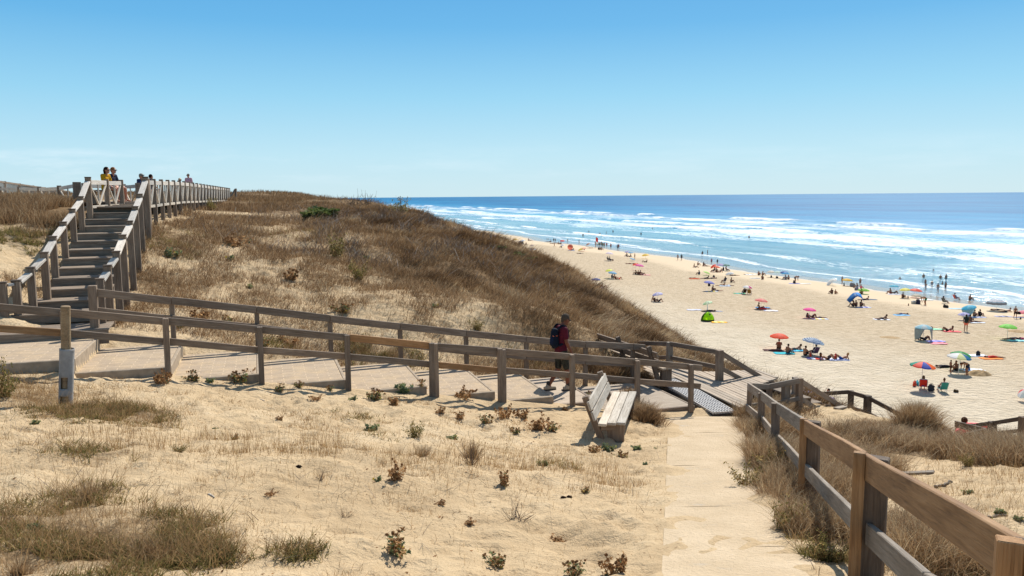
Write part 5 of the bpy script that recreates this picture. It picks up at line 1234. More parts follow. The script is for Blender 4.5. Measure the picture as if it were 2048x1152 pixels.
 (1682.5, 718, 'recline', 180, 't', BL, '2a4a8a', None, 'fair haired person lounging beside a red bag', dict(s=1.05)),
 (1624, 635.5, 'recline', 0, 'd', K0, '3a2830', None, 'left one of two people lying under the hot pink umbrella'),
 (1638, 636.8, 'lie', 0, 'd', BR, '302430', None, 'right one of two people lying under the hot pink umbrella'),
 (1418, 623, 'lie', 180, 'd', K0, '26262c', '2a2a30', 'person in dark clothes lying behind the lime tent', dict(shirt=1)),
 (1612, 783, 'lie', 180, 't', BR, '3a2c34', None, 'person whose head shows above the rails of the beach stair', dict(s=1.0)),
 (1640, 796, 'recline', 180, 't', K0, '5a3c4c', None, 'person lying on a purple towel seen through the rails of the beach stair', dict(s=1.05)),
]
# bathers in the sea: (u, v of water line, visible height px, facing, label)
SEA = [
 (1166, 472.8, 5.5, 90, 'bather standing waist deep, leftmost in the sea'), (1177.7, 464, 2.2, 90, 'swimmer showing only the head, far left in the waves'),
 (1199.8, 470, 4.6, 80, 'bather standing above the flag pole'), (1212.4, 466.8, 4, 0, 'bather in white foam right of the flag pole'), (1226, 464, 3.6, 90, 'bather beyond the foam patch right of the flag pole'),
 (1282, 469.2, 4.2, 90, 'bather standing beside a small strip of foam, mid left'), (1305, 457.2, 2, 90, 'swimmer far out showing only the head, mid left'), (1341, 455.2, 2.4, 90, 'swimmer in front of the long white breaker'),
 (1381, 469, 2, 0, 'swimmer lying low in the middle of the surf'), (1423, 474.2, 3, 90, 'swimmer alone in the middle of the surf, head and shoulders'), (1498, 477, 5.6, 90, 'bather standing alone in the surf, left of the centre breaker'),
 (1626, 476.5, 3, 90, 'swimmer in blue water between two breakers'),
 (1847, 555, 7, 90, 'bather waist deep, leftmost of the three farther out on the right'), (1881, 556.7, 6.6, 60, 'bather waist deep, middle of the three farther out on the right'), (1892, 557, 8.2, 100, 'bather waist deep, right of the three farther out on the right'),
 (1850.7, 570, 11, 90, 'bather knee deep, behind another with hands on hips'), (1851.3, 579, 12.5, 100, 'bather with hands on hips, nearest left of the wading group'), (1863.4, 577, 15.5, 80, 'broad shouldered bather in the middle of the wading group'),
 (1875.3, 586.3, 19, 90, 'bather in pale shorts, nearest to the beach of the wading group'), (1890.8, 582.5, 18, 110, 'tall bather at the right of the wading group'), (1885, 569, 5, 0, 'child in the water between the tall bather and the broad one'),
 (1799.8, 558.8, 4, 90, 'bather alone left of the wading group, chest deep'), (1867, 541.6, 2.4, 90, 'swimmer in the foam beyond the wading group'),
]
def low_chair(loc, yaw, col, label, s=1.0):
    o = empty('beach_chair', loc, R(yaw), label, 'chair', 'low chairs on the beach')
    for nm, c0, c1, in (('seat', (-.02, .24), (.40, .27)), ('backrest', (-.06, .22), (-.34, .80))):
        bm = bmesh.new(); a, b = Vector((c0[0], 0, c0[1])), Vector((c1[0], 0, c1[1])); d = b - a
        bm_box(bm, (a + b) / 2, (d.length, .50, .025), axis_frame(d), .006); me = bpy.data.meshes.new(nm); bm.to_mesh(me); bm.free(); me.materials.append(cmat('cloth', col))
        link(bpy.data.objects.new(nm, me), o)
    bm = bmesh.new()
    for y in (-.27, .27):
        for p, q in (((-.36, .84), (.02, .05)), ((-.02, .25), (.44, .28)), ((.40, .28), (-.10, .02)), ((-.2, .5), (.26, .48)), ((.26, .48), (.30, .03))):
            tube(bm, (p[0], y, p[1]), (q[0], y, q[1]), .013, .013, 6, (), True, 1)
    tube(bm, (-.36, -.27, .84), (-.36, .27, .84), .013, .013, 6, (), True, 1)
    me = bpy.data.meshes.new('frame'); bm.to_mesh(me); bm.free(); me.materials.append(M['steel']); link(bpy.data.objects.new('frame', me), o)
    return o
def backpack_mesh(voxel=.012):
    return caps_mesh([(V(0, -.07, -.16), .10, V(0, -.07, .12), .085), (V(0, .07, -.16), .10, V(0, .07, .12), .085), (V(-.06, -.06, -.12), .08, V(-.06, .06, -.12), .08), (V(0, -.05, .14), .08, V(0, .05, .14), .08)], (), voxel, 4, 'pack')
for i, row in enumerate(PEOPLE):
    u, v, pose, yaw, skin, hc, bt, tp, label = row[:9]; op = row[9] if len(row) > 9 else {}
    loc, s_ = GB(u, v); base = {'stand': 1.71, 'walk': 1.70, 'bend': 1.12}.get(pose)
    sc = op.get('s', 1.0)
    if 'h' in op: sc = min(max(op['h'] * loc.y / FPX / base, .62), 1.12)
    fem = bool(op.get('female', i % 3 == 1)); hair = op.get('hair', 'long' if fem else 'short')
    if fem and tp is None and pose not in ('walk',): tp = bt
    person(loc, pose, yaw, skin, hc, bt, tp, label, sc, bool(op.get('shirt')), fem, hair)
    if 'chair' in op: low_chair(loc, yaw, op['chair'], ' '.join(('beach chair of the ' + label).split()[:16]), sc)
    if 'pack' in op:
        po = slot_obj('backpack', backpack_mesh(), cmat('cloth', '26302e')); tag(po, 'dark backpack worn by the man in coral shorts', 'backpack')
        yr = R(yaw); po.location = loc + Vector((-math.cos(yr) * .17, -math.sin(yr) * .17, 1.22)) * sc; po.rotation_euler = (0, 0, yr)
for (u, v, hpx, yaw, label) in SEA:
    loc, s_ = GB(u, v); hm = hpx * loc.y / FPX; sc = min(max(hm / 1.65, .75), 1.0) if hpx > 10 else 1.0
    loc = Vector((loc.x, loc.y, loc.z + max(0, .0)))
    dep = max(0, 1.70 * sc - hm); loc.z = -dep + .1
    person(loc, 'stand' if hpx > 6 else 'stand', yaw, 't' if int(u) % 2 else 'd', K0, ['3a3038', '2c3a50', '6a3a34', '8a9098'][int(u) % 4], None, label, sc, False, False, 'short', 'bathers in the sea')

# ------------------------------------------------------------------ towels, bags, tents and other things on the sand
def towel(loc, yaw, L_, W_, cols, label):
    nx_, ny_ = 10, 6; bm = bmesh.new(); g = []
    for i in range(nx_ + 1):
        g.append([bm.verts.new(((i / nx_ - .5) * L_, (j / ny_ - .5) * W_, .03 + .018 * math.sin(i * 1.3 + j) + .014 * math.sin(j * 2.1 + i * .4))) for j in range(ny_ + 1)])
    for i in range(nx_):
        for j in range(ny_):
            f = bm.faces.new((g[i][j], g[i + 1][j], g[i + 1][j + 1], g[i][j + 1])); f.material_index = (i // 2) % len(cols); f.smooth = True
    ex = bmesh.ops.extrude_face_region(bm, geom=list(bm.faces))
    for v in ex['geom']:
        if isinstance(v, bmesh.types.BMVert): v.co.z += .014
    bmesh.ops.recalc_face_normals(bm, faces=bm.faces)
    me = bpy.data.meshes.new('beach_towel'); bm.to_mesh(me); bm.free()
    for c in cols: me.materials.append(cmat('cloth', c))
    o = bpy.data.objects.new('beach_towel', me); COL.objects.link(o); o.location = loc; o.rotation_euler = (0, 0, R(yaw)); tag(o, label, 'towel', 'towels on the beach')
TOW = [(1066, 498.3, 0, ['3fa0dc'], 'blue towel under the person lying below the mauve umbrella'), (1143, 500.8, 0, ['5a8ac8'], 'blue towel by the salmon umbrella lying on its side'),
 (1291, 550, 0, ['f08a9a', 'e8a0b0'], 'pink towel right of the group under the magenta umbrella'), (1389, 558, 0, ['e0693a'], 'long orange towel with a person lying on it'),
 (1479, 588, 5, ['3ca070', '48a8b0'], 'green towel left of the camp chairs'), (1541, 621.5, 0, ['e8e8f2', 'dcdcea'], 'white towel right of the coral pink umbrella'), (1525, 616.5, 0, ['3f8ac0'], 'blue towel behind the person in red under the coral pink umbrella'),
 (1589, 567, 0, ['8088d0'], 'violet towel under the dark bag beside the bent man'), (1510, 556.8, 0, ['b0bcc8'], 'pale grey towel beside the person with bare back'), (1497, 549.3, 0, ['2c2c30', 'e0e4e8'], 'black and white towel left of two people sitting near the water'),
 (1423, 584, 0, ['c8d0d8', 'e0d060'], 'pale towel under the violet blue umbrella'), (1388, 620, 0, ['c0c4dc'], 'pale lilac towel left of the pale green umbrella'), (1430, 623, 0, ['9a9aa4'], 'grey towel behind the lime tent'), (1438, 644, 0, ['f2b440', 'eedc80'], 'yellow towel at the right foot of the lime tent'),
 (1740, 599.5, 0, ['566a80'], 'dark blue towel behind the blue shelter'), (1727, 615.5, 0, ['d0d4e8', '7a7ac8'], 'white and violet towel in front of the blue shelter'), (1788, 589, 0, ['c4c8d4'], 'grey towel under the turquoise umbrella'), (1852, 600, 0, ['dce8ee'], 'white towel right of the bent man in green shorts'),
 (1803, 631, 0, ['8cc4ec'], 'light blue towel with things scattered on it'), (1952, 646.5, 0, ['e6eaf2'], 'white towel behind the man in coral shorts'), (1955, 634, 0, ['b8bcd8'], 'lilac towel under the two people right of the turquoise shelter'), (1912, 618, 0, ['a8c8d8'], 'pale blue towel left of the turquoise shelter'),
 (2006, 633, 0, ['a8a8c8', '6a6a78'], 'grey lilac towels left of the woman in the black bikini'), (2040, 635, 0, ['7a8090'], 'slate towel right of the woman in the black bikini'), (1870, 659, 0, ['86c89c', 'b0dcc0'], 'mint green towel right of the pale blue shelter'), (1903, 663, 0, ['f0686a'], 'red towel under the person with raised knees'),
 (1870, 683, 0, ['a8a0dc', '8c88c8'], 'violet towel right of the pale blue shelter with flaps'), (1874, 687, 0, ['f0909a'], 'pink towel in front of the violet one'), (2036, 681, 0, ['9cd8d8', '8cc0c8'], 'aqua towel under the people below the bright green umbrella'),
 (1953, 711.5, 0, ['e8ecf6', 'd8e0f2'], 'white towel with a dark bag on it, upper right'), (1982, 717.5, 0, ['f08a3c'], 'orange towel under the person in a red top'), (1945, 741, 0, ['dce4f0'], 'white towel behind the digging man'), (1568, 706, 0, ['2ca8b4'], 'teal towel below the orange umbrella'), (1594, 700, 0, ['4cc0d0', '3c98c0'], 'turquoise towel under the person on elbows'),
 (1634, 716, 0, ['6a5c90', 'e0e0e8', 'c83c30'], 'patterned towel under the group at the blue striped umbrella'), (1676, 718.5, 0, ['c8d0f0'], 'pale lilac towel beside the fair haired person'), (1546, 700, 0, ['4a2c28'], 'dark red towel under the orange umbrella'), (1640, 798, 0, ['8a80c8', 'c0b8e8'], 'purple towel seen through the rails of the beach stair'), (1615, 785, 0, ['a8a0d4'], 'lilac towel behind the rails of the beach stair'),
 (1640, 638.5, 0, ['cfd6e0', 'e8d488'], 'pale towel under the two people below the hot pink umbrella'), (1763, 639.3, 0, ['e8e8ee', '3a3a44'], 'black and white towel in the middle of the beach'), (1195, 575.5, 0, ['8a88c8'], 'violet towel under the people below the navy umbrella'), (1450, 573, 0, ['d4e0ee'], 'pale towel between two people lying right of the violet blue umbrella')]
for u, v, yaw, cols, label in TOW:
    loc, s_ = GB(u, v); towel(loc, yaw + random.uniform(-8, 8), 1.8, .95, cols, label)
def bag_mesh(seed, w=.5, h=.36, d=.3):
    r = random.Random(seed); S = [(V(-w / 2 + .1, 0, d / 3), d / 3, V(w / 2 - .1, 0, d / 3), d / 3), (V(-w / 3, 0, h * .6), d / 4, V(w / 3, 0, h * .62), d / 4), (V(r.uniform(-.1, .1), .04, h * .8), d / 5, V(r.uniform(-.2, .2), 0, h * .85), d / 5)]
    return caps_mesh(S, (), .025, 3, 'bag')
HANDLE = bmesh.new()
for k in range(10):
    a, b = math.pi * k / 10, math.pi * (k + 1) / 10; tube(HANDLE, (math.cos(a) * .14, 0, .3 + math.sin(a) * .16), (math.cos(b) * .14, 0, .3 + math.sin(b) * .16), .012, .012, 5, (), True, 1)
hme = bpy.data.meshes.new('handle'); HANDLE.to_mesh(hme); HANDLE.free(); hme.materials.append(None)
BAGS = [bag_mesh(1), bag_mesh(2, .6, .4, .34), bag_mesh(3, .42, .44, .3)]
for i, (u, v, col, label, s) in enumerate([(1168.5, 500.3, '2a2a30', 'small dark bag under the pink and orange umbrella', .8), (1226, 521.5, '3c4038', 'dark bag right of the pair under the pale lavender umbrella', 1.1), (1542.5, 555.5, '3a3434', 'dark bag under the flat grey white umbrella', 1.1), (1554, 556.5, '2e2c30', 'dark bag under the pale mint umbrella', 1.0),
 (1588.5, 566.8, '24202a', 'black bag on a violet towel at the feet of the bent man', 1.4), (1688, 571.8, '3a3230', 'dark bag under the golden yellow umbrella', 1.3), (1705, 573.5, '8a8684', 'big grey bag right of the golden yellow umbrella', 1.9), (1713, 580.5, '7c7884', 'grey bag above the bright lime umbrella', 1.6),
 (1836, 608.5, '38384c', 'dark blue bag under the beige umbrella', 1.7), (1816, 596.5, '4a4250', 'dark bag between the lemon yellow umbrella and the beige one', 1.0), (1891.5, 616, '2a2a2c', 'dark rucksack in front of the person in dull green', 1.2), (1427.5, 556.5, '3a3038', 'dark bag among the people below the lime umbrella', 1.2),
 (1616, 634.8, '5a4e6a', 'mauve bag left of the people under the hot pink umbrella', 1.1), (1671, 717, 'b83a30', 'red bag beside the fair haired person', 1.2), (1956, 711.5, '26262c', 'black bag on the white towel, upper right', 1.1), (1829, 772, 'c84830', 'red bag left of the red beach chair', 1.1), (1835, 770, '3cb0c0', 'turquoise bucket bag beside the red bag', .9),
 (1862, 781.5, '33343c', 'dark bag right of the red beach chair', 1.3), (1937, 740, '2f5c9c', 'blue bag behind the digging man', 1.1), (1621, 711.5, 'd04a30', 'red bag among the group at the blue striped umbrella', .9), (1863, 660, '2c2826', 'dark bag left of the mint green towel', .9), (1817, 612, '6a4a38', 'small brown bag alone in front of the lemon yellow umbrella', .8), (2041, 638.5, '241c1c', 'dark shoes right of the woman in the black bikini', .7),
 (1417, 577, '2a2024', 'dark bag hanging at the pole of the violet blue umbrella', 1.3), (2034, 626.5, '1e1a1c', 'black bag carried by the woman in the black bikini', 1.0), (1912, 783.5, '4a3c28', 'pair of sandals right of the teal chair', .6)]):
    loc, s_ = GB(u, v)
    o = slot_obj('beach_bag', BAGS[i % 3], cmat('cloth', col)); tag(o, label, 'bag', 'bags on the beach'); o.location = loc; o.scale = (s,) * 3; o.rotation_euler = (0, 0, random.uniform(0, 3))
    if 'hanging' in label: o.location = GB(1418, 582.5)[0] + Vector((-.06, -.25, .75))
    if 'carried' in label: o.location = GB(2030, 637)[0] + Vector((.35, -.1, .55))
    slot_obj('handle', hme, cmat('cloth', col), o)
# cool box
loc, _ = GB(1827, 608); cb = empty('cool_box', loc, .2, 'pale grey cool box left of the dark blue bag', 'cool box')
bm = bmesh.new(); bm_box(bm, (0, 0, .17), (.55, .36, .34), None, .03); obj_ = bm_obj('box', bm, cmat('vinyl', 'b8b4a8'), cb)
bm = bmesh.new(); bm_box(bm, (0, 0, .385), (.58, .39, .085), None, .025); bm_obj('lid', bm, cmat('vinyl', 'e4e4e0'), cb)
# white board and orange lilo, both simple board shapes
def board(name, loc, yaw, L_, W_, T_, col, label, cat, stripe=None):
    bm = bmesh.new(); n = 18; top, bot = [], []
    for i in range(n + 1):
        f = i / n; w_ = W_ / 2 * min(1, (1 - abs(2 * f - 1) ** 3.2) ** .6 + .02)
        x = (f - .5) * L_; z = .10 * max(0, f - .75) ** 2 * 8
        top.append([bm.verts.new((x, -w_, z + T_ * .6)), bm.verts.new((x, 0, z + T_)), bm.verts.new((x, w_, z + T_ * .6))]); bot.append([bm.verts.new((x, -w_ * .9, z)), bm.verts.new((x, 0, z)), bm.verts.new((x, w_ * .9, z))])
    for i in range(n):
        for j in range(2):
            bm.faces.new((top[i][j], top[i + 1][j], top[i + 1][j + 1], top[i][j + 1])); bm.faces.new((bot[i][j], bot[i][j + 1], bot[i + 1][j + 1], bot[i + 1][j]))
        bm.faces.new((top[i][0], bot[i][0], bot[i + 1][0], top[i + 1][0])); bm.faces.new((top[i][2], top[i + 1][2], bot[i + 1][2], bot[i][2]))
    bm.faces.new((top[0][0], top[0][1], top[0][2], bot[0][2], bot[0][1], bot[0][0])); bm.faces.new((top[-1][2], top[-1][1], top[-1][0], bot[-1][0], bot[-1][1], bot[-1][2]))
    o = bm_obj(name, bm, cmat('vinyl', col), None, None, True); tag(o, label, cat); o.location = loc; o.rotation_euler = (0, 0, R(yaw)); return o
board('surfboard', GB(1610.5, 567.8)[0] + Vector((0, 0, .02)), 2, 2.1, .55, .08, 'f0f2f0', 'white surfboard lying on the sand right of the bent man', 'surfboard')
board('surfboard', GB(1503, 550.2)[0] + Vector((0, 0, .02)), 4, 2.0, .55, .08, 'eef0f2', 'white surfboard beside the black and white towel', 'surfboard')
# heap of dug sand
def heap(u, v, r, h, label):
    loc = GB(u, v)[0]; bm = bmesh.new(); n = 26; g = []
    for i in range(n + 1):
        row = []
        for j in range(n + 1):
            x, y = (i / n - .5) * 2.4 * r, (j / n - .5) * 2.0 * r; q = math.hypot(x, y * 1.25) / r
            z = h * max(0, 1 - q * q) * (.6 + .8 * float(fbm(x * 2.6 + 9, y * 2.6, 3))) - .06; row.append(bm.verts.new((x, y, z)))
        g.append(row)
    for i in range(n):
        for j in range(n): bm.faces.new((g[i][j], g[i + 1][j], g[i + 1][j + 1], g[i][j + 1]))
    o = bm_obj('sand_heap', bm, plain('damp_sand', (.36, .25, .135), .95, .3, 5, .1), None, None, True); o.location = loc; tag(o, label, 'sand heap')
heap(1958, 749, 1.05, .42, 'heap of damp sand beside the digging man')
heap(2036, 662, 1.5, .18, 'low scrape of damp sand below the wide ringed umbrella')
heap(1778, 676, 1.4, .10, 'scatter of dug sand left of the pale blue shelter')

# shelters: arched cloths on poles
def shelter(name, loc, yaw, label, arcs, cols, poles=(), skirts=()):
    """arcs: list of rows of points forming the cloth; faces between rows; one colour index per row gap"""
    o = empty(name, loc, R(yaw), label, 'beach shelter', 'shelters on the beach')
    def cloth(nm, rows, colr):
        bm = bmesh.new(); g = [[bm.verts.new(p) for p in r] for r in rows]
        for a, b in zip(g[:-1], g[1:]):
            for i in range(len(a) - 1): bm.faces.new((a[i], a[i + 1], b[i + 1], b[i])).smooth = True
        ob = bm_obj(nm, bm, cmat('canopy', colr), o); md = ob.modifiers.new('t', 'SOLIDIFY'); md.thickness = .012
    for nm, rows, c in arcs: cloth(nm, rows, c)
    bm = bmesh.new()
    for a, b in poles: tube(bm, a, b, .014, .014, 6, (), True, 1)
    if poles: bm_obj('pole', bm, M['steel'], o)
def arc(y, n, f): return [V(*f(i / n), ) if False else V(f(i / n)[0], y, f(i / n)[1]) for i in range(n + 1)]
# blue two-tone wing shelter
loc = GB(1712, 613)[0]; sW = 33 * loc.y / FPX
wing = lambda f: (-1.05 + 2.0 * f, .80 + .95 * math.sin(f * 2.1 + .15) - .12 * f)
shelter('wing_shelter', loc, 0, 'bright blue two tone sun shelter like a leaning wing', [('canopy', [[V(-1.05 - .1, -.7, .55), V(-.75, -.7, .98), V(-.45, -.72, 1.32), V(-.15, -.7, 1.45)], [V(-.95, .9, .75), V(-.5, .9, 1.35), V(-.1, .9, 1.72), V(.25, .9, 1.80)]], '2f78b8'),
   ('panel', [[V(-.15, -.7, 1.452), V(.2, -.75, 1.35), V(.5, -.78, 1.1), V(.72, -.8, .70)], [V(.25, .9, 1.803), V(.55, .9, 1.80), V(.85, .9, 1.62), V(1.08, .9, 1.40)]], '2a9ae6')],
   [((-.15, -.7, 1.45), (-.2, -.9, 0)), ((.25, .9, 1.8), (.25, .9, 0)), ((1.05, .9, 1.4), (1.1, .9, 0)), ((-1.1, -.7, .56), (-1.5, -1.0, 0)), ((.72, -.8, .7), (.75, -.9, 0))])
def dome_shelter(name, loc, label, dia, hgt, top_cols, skirt_col, flaps, yaw=0, tilt=0):
    o = empty(name, loc, R(yaw), label, 'beach shelter', 'shelters on the beach'); r = dia / 2
    c = bpy.data.objects.new('canopy', CAN['alt']); link(c, o); c.matrix_basis = Matrix.Translation((0, 0, hgt - .28 * r)) @ Matrix.Rotation(R(tilt), 4, 'Y') @ Matrix.Diagonal((r, r, r * 1.2, 1))
    for i, s in enumerate(c.material_slots): s.link = 'OBJECT'; s.material = cmat('canopy', top_cols[i % 2])
    p = bpy.data.objects.new('pole', POLE); link(p, o); p.material_slots[0].link = 'OBJECT'; p.material_slots[0].material = M['steel']; p.matrix_basis = Matrix.Diagonal((.04, .04, hgt, 1))
    for (a0, a1, low0, low1, rad) in flaps:
        bm = bmesh.new(); rows = []
        for k in range(7):
            f = k / 6; row = []
            for i in range(7):
                g = i / 6; a = R((a0 + a1) / 2 + (a1 - a0) * (g - .5) * (1 - .62 * f)); zt = hgt - .36 * r - math.sin(R(tilt)) * math.cos(a) * r; zb = low0 + (low1 - low0) * g
                rr = r * .985 + (rad - r * .985) * f; row.append(bm.verts.new((math.cos(a) * rr, math.sin(a) * rr, zt + (zb - zt) * f)))
            rows.append(row)
        for x, y in zip(rows[:-1], rows[1:]):
            for i in range(6): bm.faces.new((x[i], x[i + 1], y[i + 1], y[i])).smooth = True
        ob = bm_obj('side_flap', bm, cmat('canopy', skirt_col), o); md = ob.modifiers.new('t', 'SOLIDIFY'); md.thickness = .01
loc = GB(1846, 681)[0]
dome_shelter('umbrella_shelter', loc, 'pale blue topped umbrella shelter with grey side flaps', 33 * loc.y / FPX, 1.55, ['9cd0e0', 'c8dce0'], 'b4bcb8', [(150, 250, .03, .25, .85), (-70, 25, .25, .03, .85)])
loc = GB(1937, 632)[0]
dome_shelter('umbrella_shelter', loc, 'turquoise umbrella shelter tilted left with a pale side cloth', 28 * loc.y / FPX, 1.35, ['48b8dc', '64c6e2'], 'b8d8dc', [(160, 300, .03, .03, .55)], 0, -14)
loc = GB(1665, 571)[0]
dome_shelter('umbrella_shelter', loc, 'translucent white shelter at the edge of the water', 17 * loc.y / FPX, 1.1, ['f0f2f2', 'e6ecee'], 'eef0f0', [(120, 250, .02, .02, 1.0)], 0, -16)
loc = GB(1000, 484)[0]
dome_shelter('umbrella_shelter', loc, 'teal shelter just above the dune grass at the far end of the beach', 2.2, 1.5, ['2c9cb0', '38a8b8'], '3aa0b4', [(100, 330, .02, .02, 1.2)])
loc = GB(989, 478)[0]
dome_shelter('umbrella_shelter', loc, 'lavender blue shelter behind the teal one, half behind the grass', 2.6, 1.4, ['8c98cc', '6c8cd0'], '9aa0c8', [(120, 300, .02, .02, 1.3)])
loc = GB(1042, 490)[0]
dome_shelter('umbrella_shelter', loc, 'small grey tent shaped shelter with a blue top far off', 1.7, 1.3, ['4a5878', '5a6478'], '98948c', [(0, 360, .0, .0, 1.05)])
# lime pop-up tent
loc = GB(1415, 641)[0]; tw = 27 * loc.y / FPX
tn = empty('pop_up_tent', loc, R(10), 'lime green pop up tent with a dark groundsheet', 'tent')
def dome_pt(a, f): r_ = tw / 2 * (1 - f ** 2.2) ** .62; return V(math.cos(a) * r_, math.sin(a) * r_ * .85, 1.08 * f)
def dome_part(nm, a0, a1, f0, f1, colr, lift=1.0, na=12, nf=10):
    bm = bmesh.new(); g = [[bm.verts.new(dome_pt(R(a0 + (a1 - a0) * i / na), f0 + (f1 - f0) * j / nf) * lift) for i in range(na + 1)] for j in range(nf + 1)]
    for a, b in zip(g[:-1], g[1:]):
        for i in range(na): bm.faces.new((a[i], a[i + 1], b[i + 1], b[i])).smooth = True
    bmesh.ops.remove_doubles(bm, verts=bm.verts, dist=.001)
    ob = bm_obj(nm, bm, cmat('thin' if nm.startswith('tent') else 'cloth', colr), tn); md = ob.modifiers.new('t', 'SOLIDIFY'); md.thickness = .012
dome_part('tent_cloth', 205, 345, .16, .985, 'dcff3c'); dome_part('tent_side', 100, 205, .0, .985, '5c8a24'); dome_part('tent_back', -15, 100, .0, .985, 'd2f43c')
dome_part('groundsheet', 200, 350, .0, .17, '2a2a1e', 1.02); dome_part('vent_patch', 268, 300, .70, .86, '3a4420', 1.015)
for a_ in (205, 275, 345): 
    bm = bmesh.new(); pts = [dome_pt(R(a_), f) * 1.01 for f in np.linspace(0, .985, 10)]
    for p, q in zip(pts[:-1], pts[1:]): tube(bm, p, q, .018, .018, 5, (), True, 1)
    bm_obj('hoop', bm, cmat('vinyl', '5a7a1c'), tn)
# lifeguard flag
loc = GB(1191.7, 495.5)[0]; fg = empty('beach_flag', loc, 0, 'red and white bathing flag on a tall pole near the wet sand', 'flag')
hf_ = 22 * loc.y / FPX
bm = bmesh.new(); tube(bm, (0, 0, -.3), (0, 0, hf_), .05, .04, 8, (), True, 1); bm_obj('pole', bm, cmat('vinyl', 'e0b8a0'), fg)
for nm, z0, z1, c in (('flag_upper', hf_ * .58, hf_ * .97, 'd82c24'), ('flag_lower', hf_ * .42, hf_ * .58, 'f0eeea')):
    bm = bmesh.new(); g = [[bm.verts.new((.05 + .62 * i / 6, .06 * math.sin(i * 1.3), z0 + (z1 - z0) * j / 3 - .06 * i)) for i in range(7)] for j in range(4)]
    for a, b in zip(g[:-1], g[1:]):
        for i in range(6): bm.faces.new((a[i], a[i + 1], b[i + 1], b[i]))
    ob = bm_obj(nm, bm, cmat('canopy', c), fg); md = ob.modifiers.new('t', 'SOLIDIFY'); md.thickness = .01
# coral board behind the lower railing and the person carrying it
cp = P(1953, 872, 23.0); hcp = P(1975, 847, 23.0)
person((P(1929, 838, 23.4).x, P(1929, 838, 23.4).y, P(1929, 838, 23.4).z - 1.68), 'stand', 20, 'd', '4a3226', '40302c', 'c84a48', 'person behind the coral board, only the head showing over the rail', 1.0, True)
cb_ = empty('coral_board', (cp.x, cp.y, H(cp.x, cp.y)), 0, 'coral red board leaning behind the lower railing', 'board')
pts = [P(1912, 862, 23.2), P(1934, 846.5, 23.2), P(1972, 848, 23.2), P(1978, 851, 23.2), P(1978, 868, 23.2), P(1970, 884, 23.2), P(1912, 884, 23.2)]
bm = bmesh.new(); fr_ = [bm.verts.new(p) for p in pts]; bk_ = [bm.verts.new(p + Vector((.03, .09, 0))) for p in pts]
bm.faces.new(fr_); bm.faces.new(bk_[::-1])
for i in range(len(pts)): k = (i + 1) % len(pts); bm.faces.new((fr_[i], bk_[i], bk_[k], fr_[k]))
bm_obj('panel', bm, cmat('vinyl', 'ee5a58'), cb_, Matrix())
bm = bmesh.new(); tube(bm, pts[4] + Vector((-.06, .06, -1.2)), pts[3] + Vector((-.06, .06, -.1)), .03, .03, 6, (), True, 1); tube(bm, pts[6] + Vector((.06, .06, -1.2)), pts[0] + Vector((.06, .06, -.1)), .03, .03, 6, (), True, 1)
bm_obj('stay', bm, M['steel'], cb_, Matrix())
# ------------------------------------------------------------------ the walking man with the backpack
wk_Y = near_Y(1122, 1.15); wp = P(1122, 776, wk_Y); t_, n_ = path_tn(wp.x, wp.y)
wl = Vector((wp.x, wp.y, float(path_z(np.array([t_]))[0])))
jm = J((0, 0, .90), (.0, 0, 1.05), (.01, 0, 1.27), (.045, 0, 1.45), (.115, 0, 1.585), (.0, .185, 1.395), (-.06, .235, 1.12), (.05, .24, .89), (0, .088, .88), (-.02, .095, .47), (-.27, .10, .085), (-.12, .11, .035),
       shR=(.0, -.185, 1.395), elR=(.02, -.225, 1.12), wrR=(.16, -.20, .88), knR=(.10, -.095, .48), anR=(.12, -.095, .085), toR=(.27, -.115, .03))
mf = figure(jm, V(.93, .12, -.42), .0105, False, 'walking_man', hair='short', shirt=True, shorts_len=.86)
man = obj('person', mf['body'], cmat('skin', '7c4a34')); tag(man, 'man in maroon shirt and dark shorts walking down the brick path, head bowed', 'person')
man.location = wl; man.rotation_euler = (0, 0, R(24)); man.scale = (1.03,) * 3
obj('hair', mf['hair'], cmat('hair', '554a40'), man); obj('shirt', mf['top'], cmat('cloth', '5c1a28'), man); 
def camo():
    k = NT('camouflage_cloth'); v = k.objc(); n = k.noise(v, 9, 3, .6, 1.0); k.fin(k.ramp(n, [(.40, (.020, .019, .015)), (.46, (.052, .050, .036)), (.55, (.030, .030, .024)), (.62, (.085, .076, .052))], 'CONSTANT'), .9, .15); return k.m
obj('shorts', mf['bottom'], camo(), man)
for s, q in ((1, 'L'), (-1, 'R')):
    an, to = jm['an' + q], jm['to' + q]; fd = (to - an); fd.z = 0; fd.normalize(); g0_ = V(an.x, an.y, 0) - fd * .07
    z0 = 0.0
    S_ = [(g0_ + V(0, 0, .055 + z0), .050, g0_ + fd * .13 + V(0, 0, .055 + z0), .046), (g0_ + fd * .12 + V(0, 0, .05 + z0), .046, g0_ + fd * .24 + V(0, 0, .042 + z0), .036), (g0_ + fd * .06 + V(0, 0, .09 + z0), .046, g0_ + fd * .06 + V(0, 0, .11 + z0), .046)]
    sh_ = obj('shoe', caps_mesh(S_, (), .009, 2, 'shoe'), cmat('cloth', 'a89a86'), man)
    bm = bmesh.new(); bm_box(bm, g0_ + fd * .095 + V(0, 0, .012 + z0), (.33, .105, .03), axis_frame(fd), .012); bm_obj('sole', bm, cmat('vinyl', '2a2522'), sh_, None, False)
    S_ = [(an + V(0, 0, .03), .045, an + V(0, 0, .09), .043)]; obj('sock', caps_mesh(S_, (), .010, 1, 'sock'), cmat('cloth', '3a3634'), man)
hea = jm['hea']; f_ = V(.93, .12, -.42).normalized(); s_l = V(0, 0, 1).cross(f_).normalized(); u_l = f_.cross(s_l)
bm = bmesh.new()
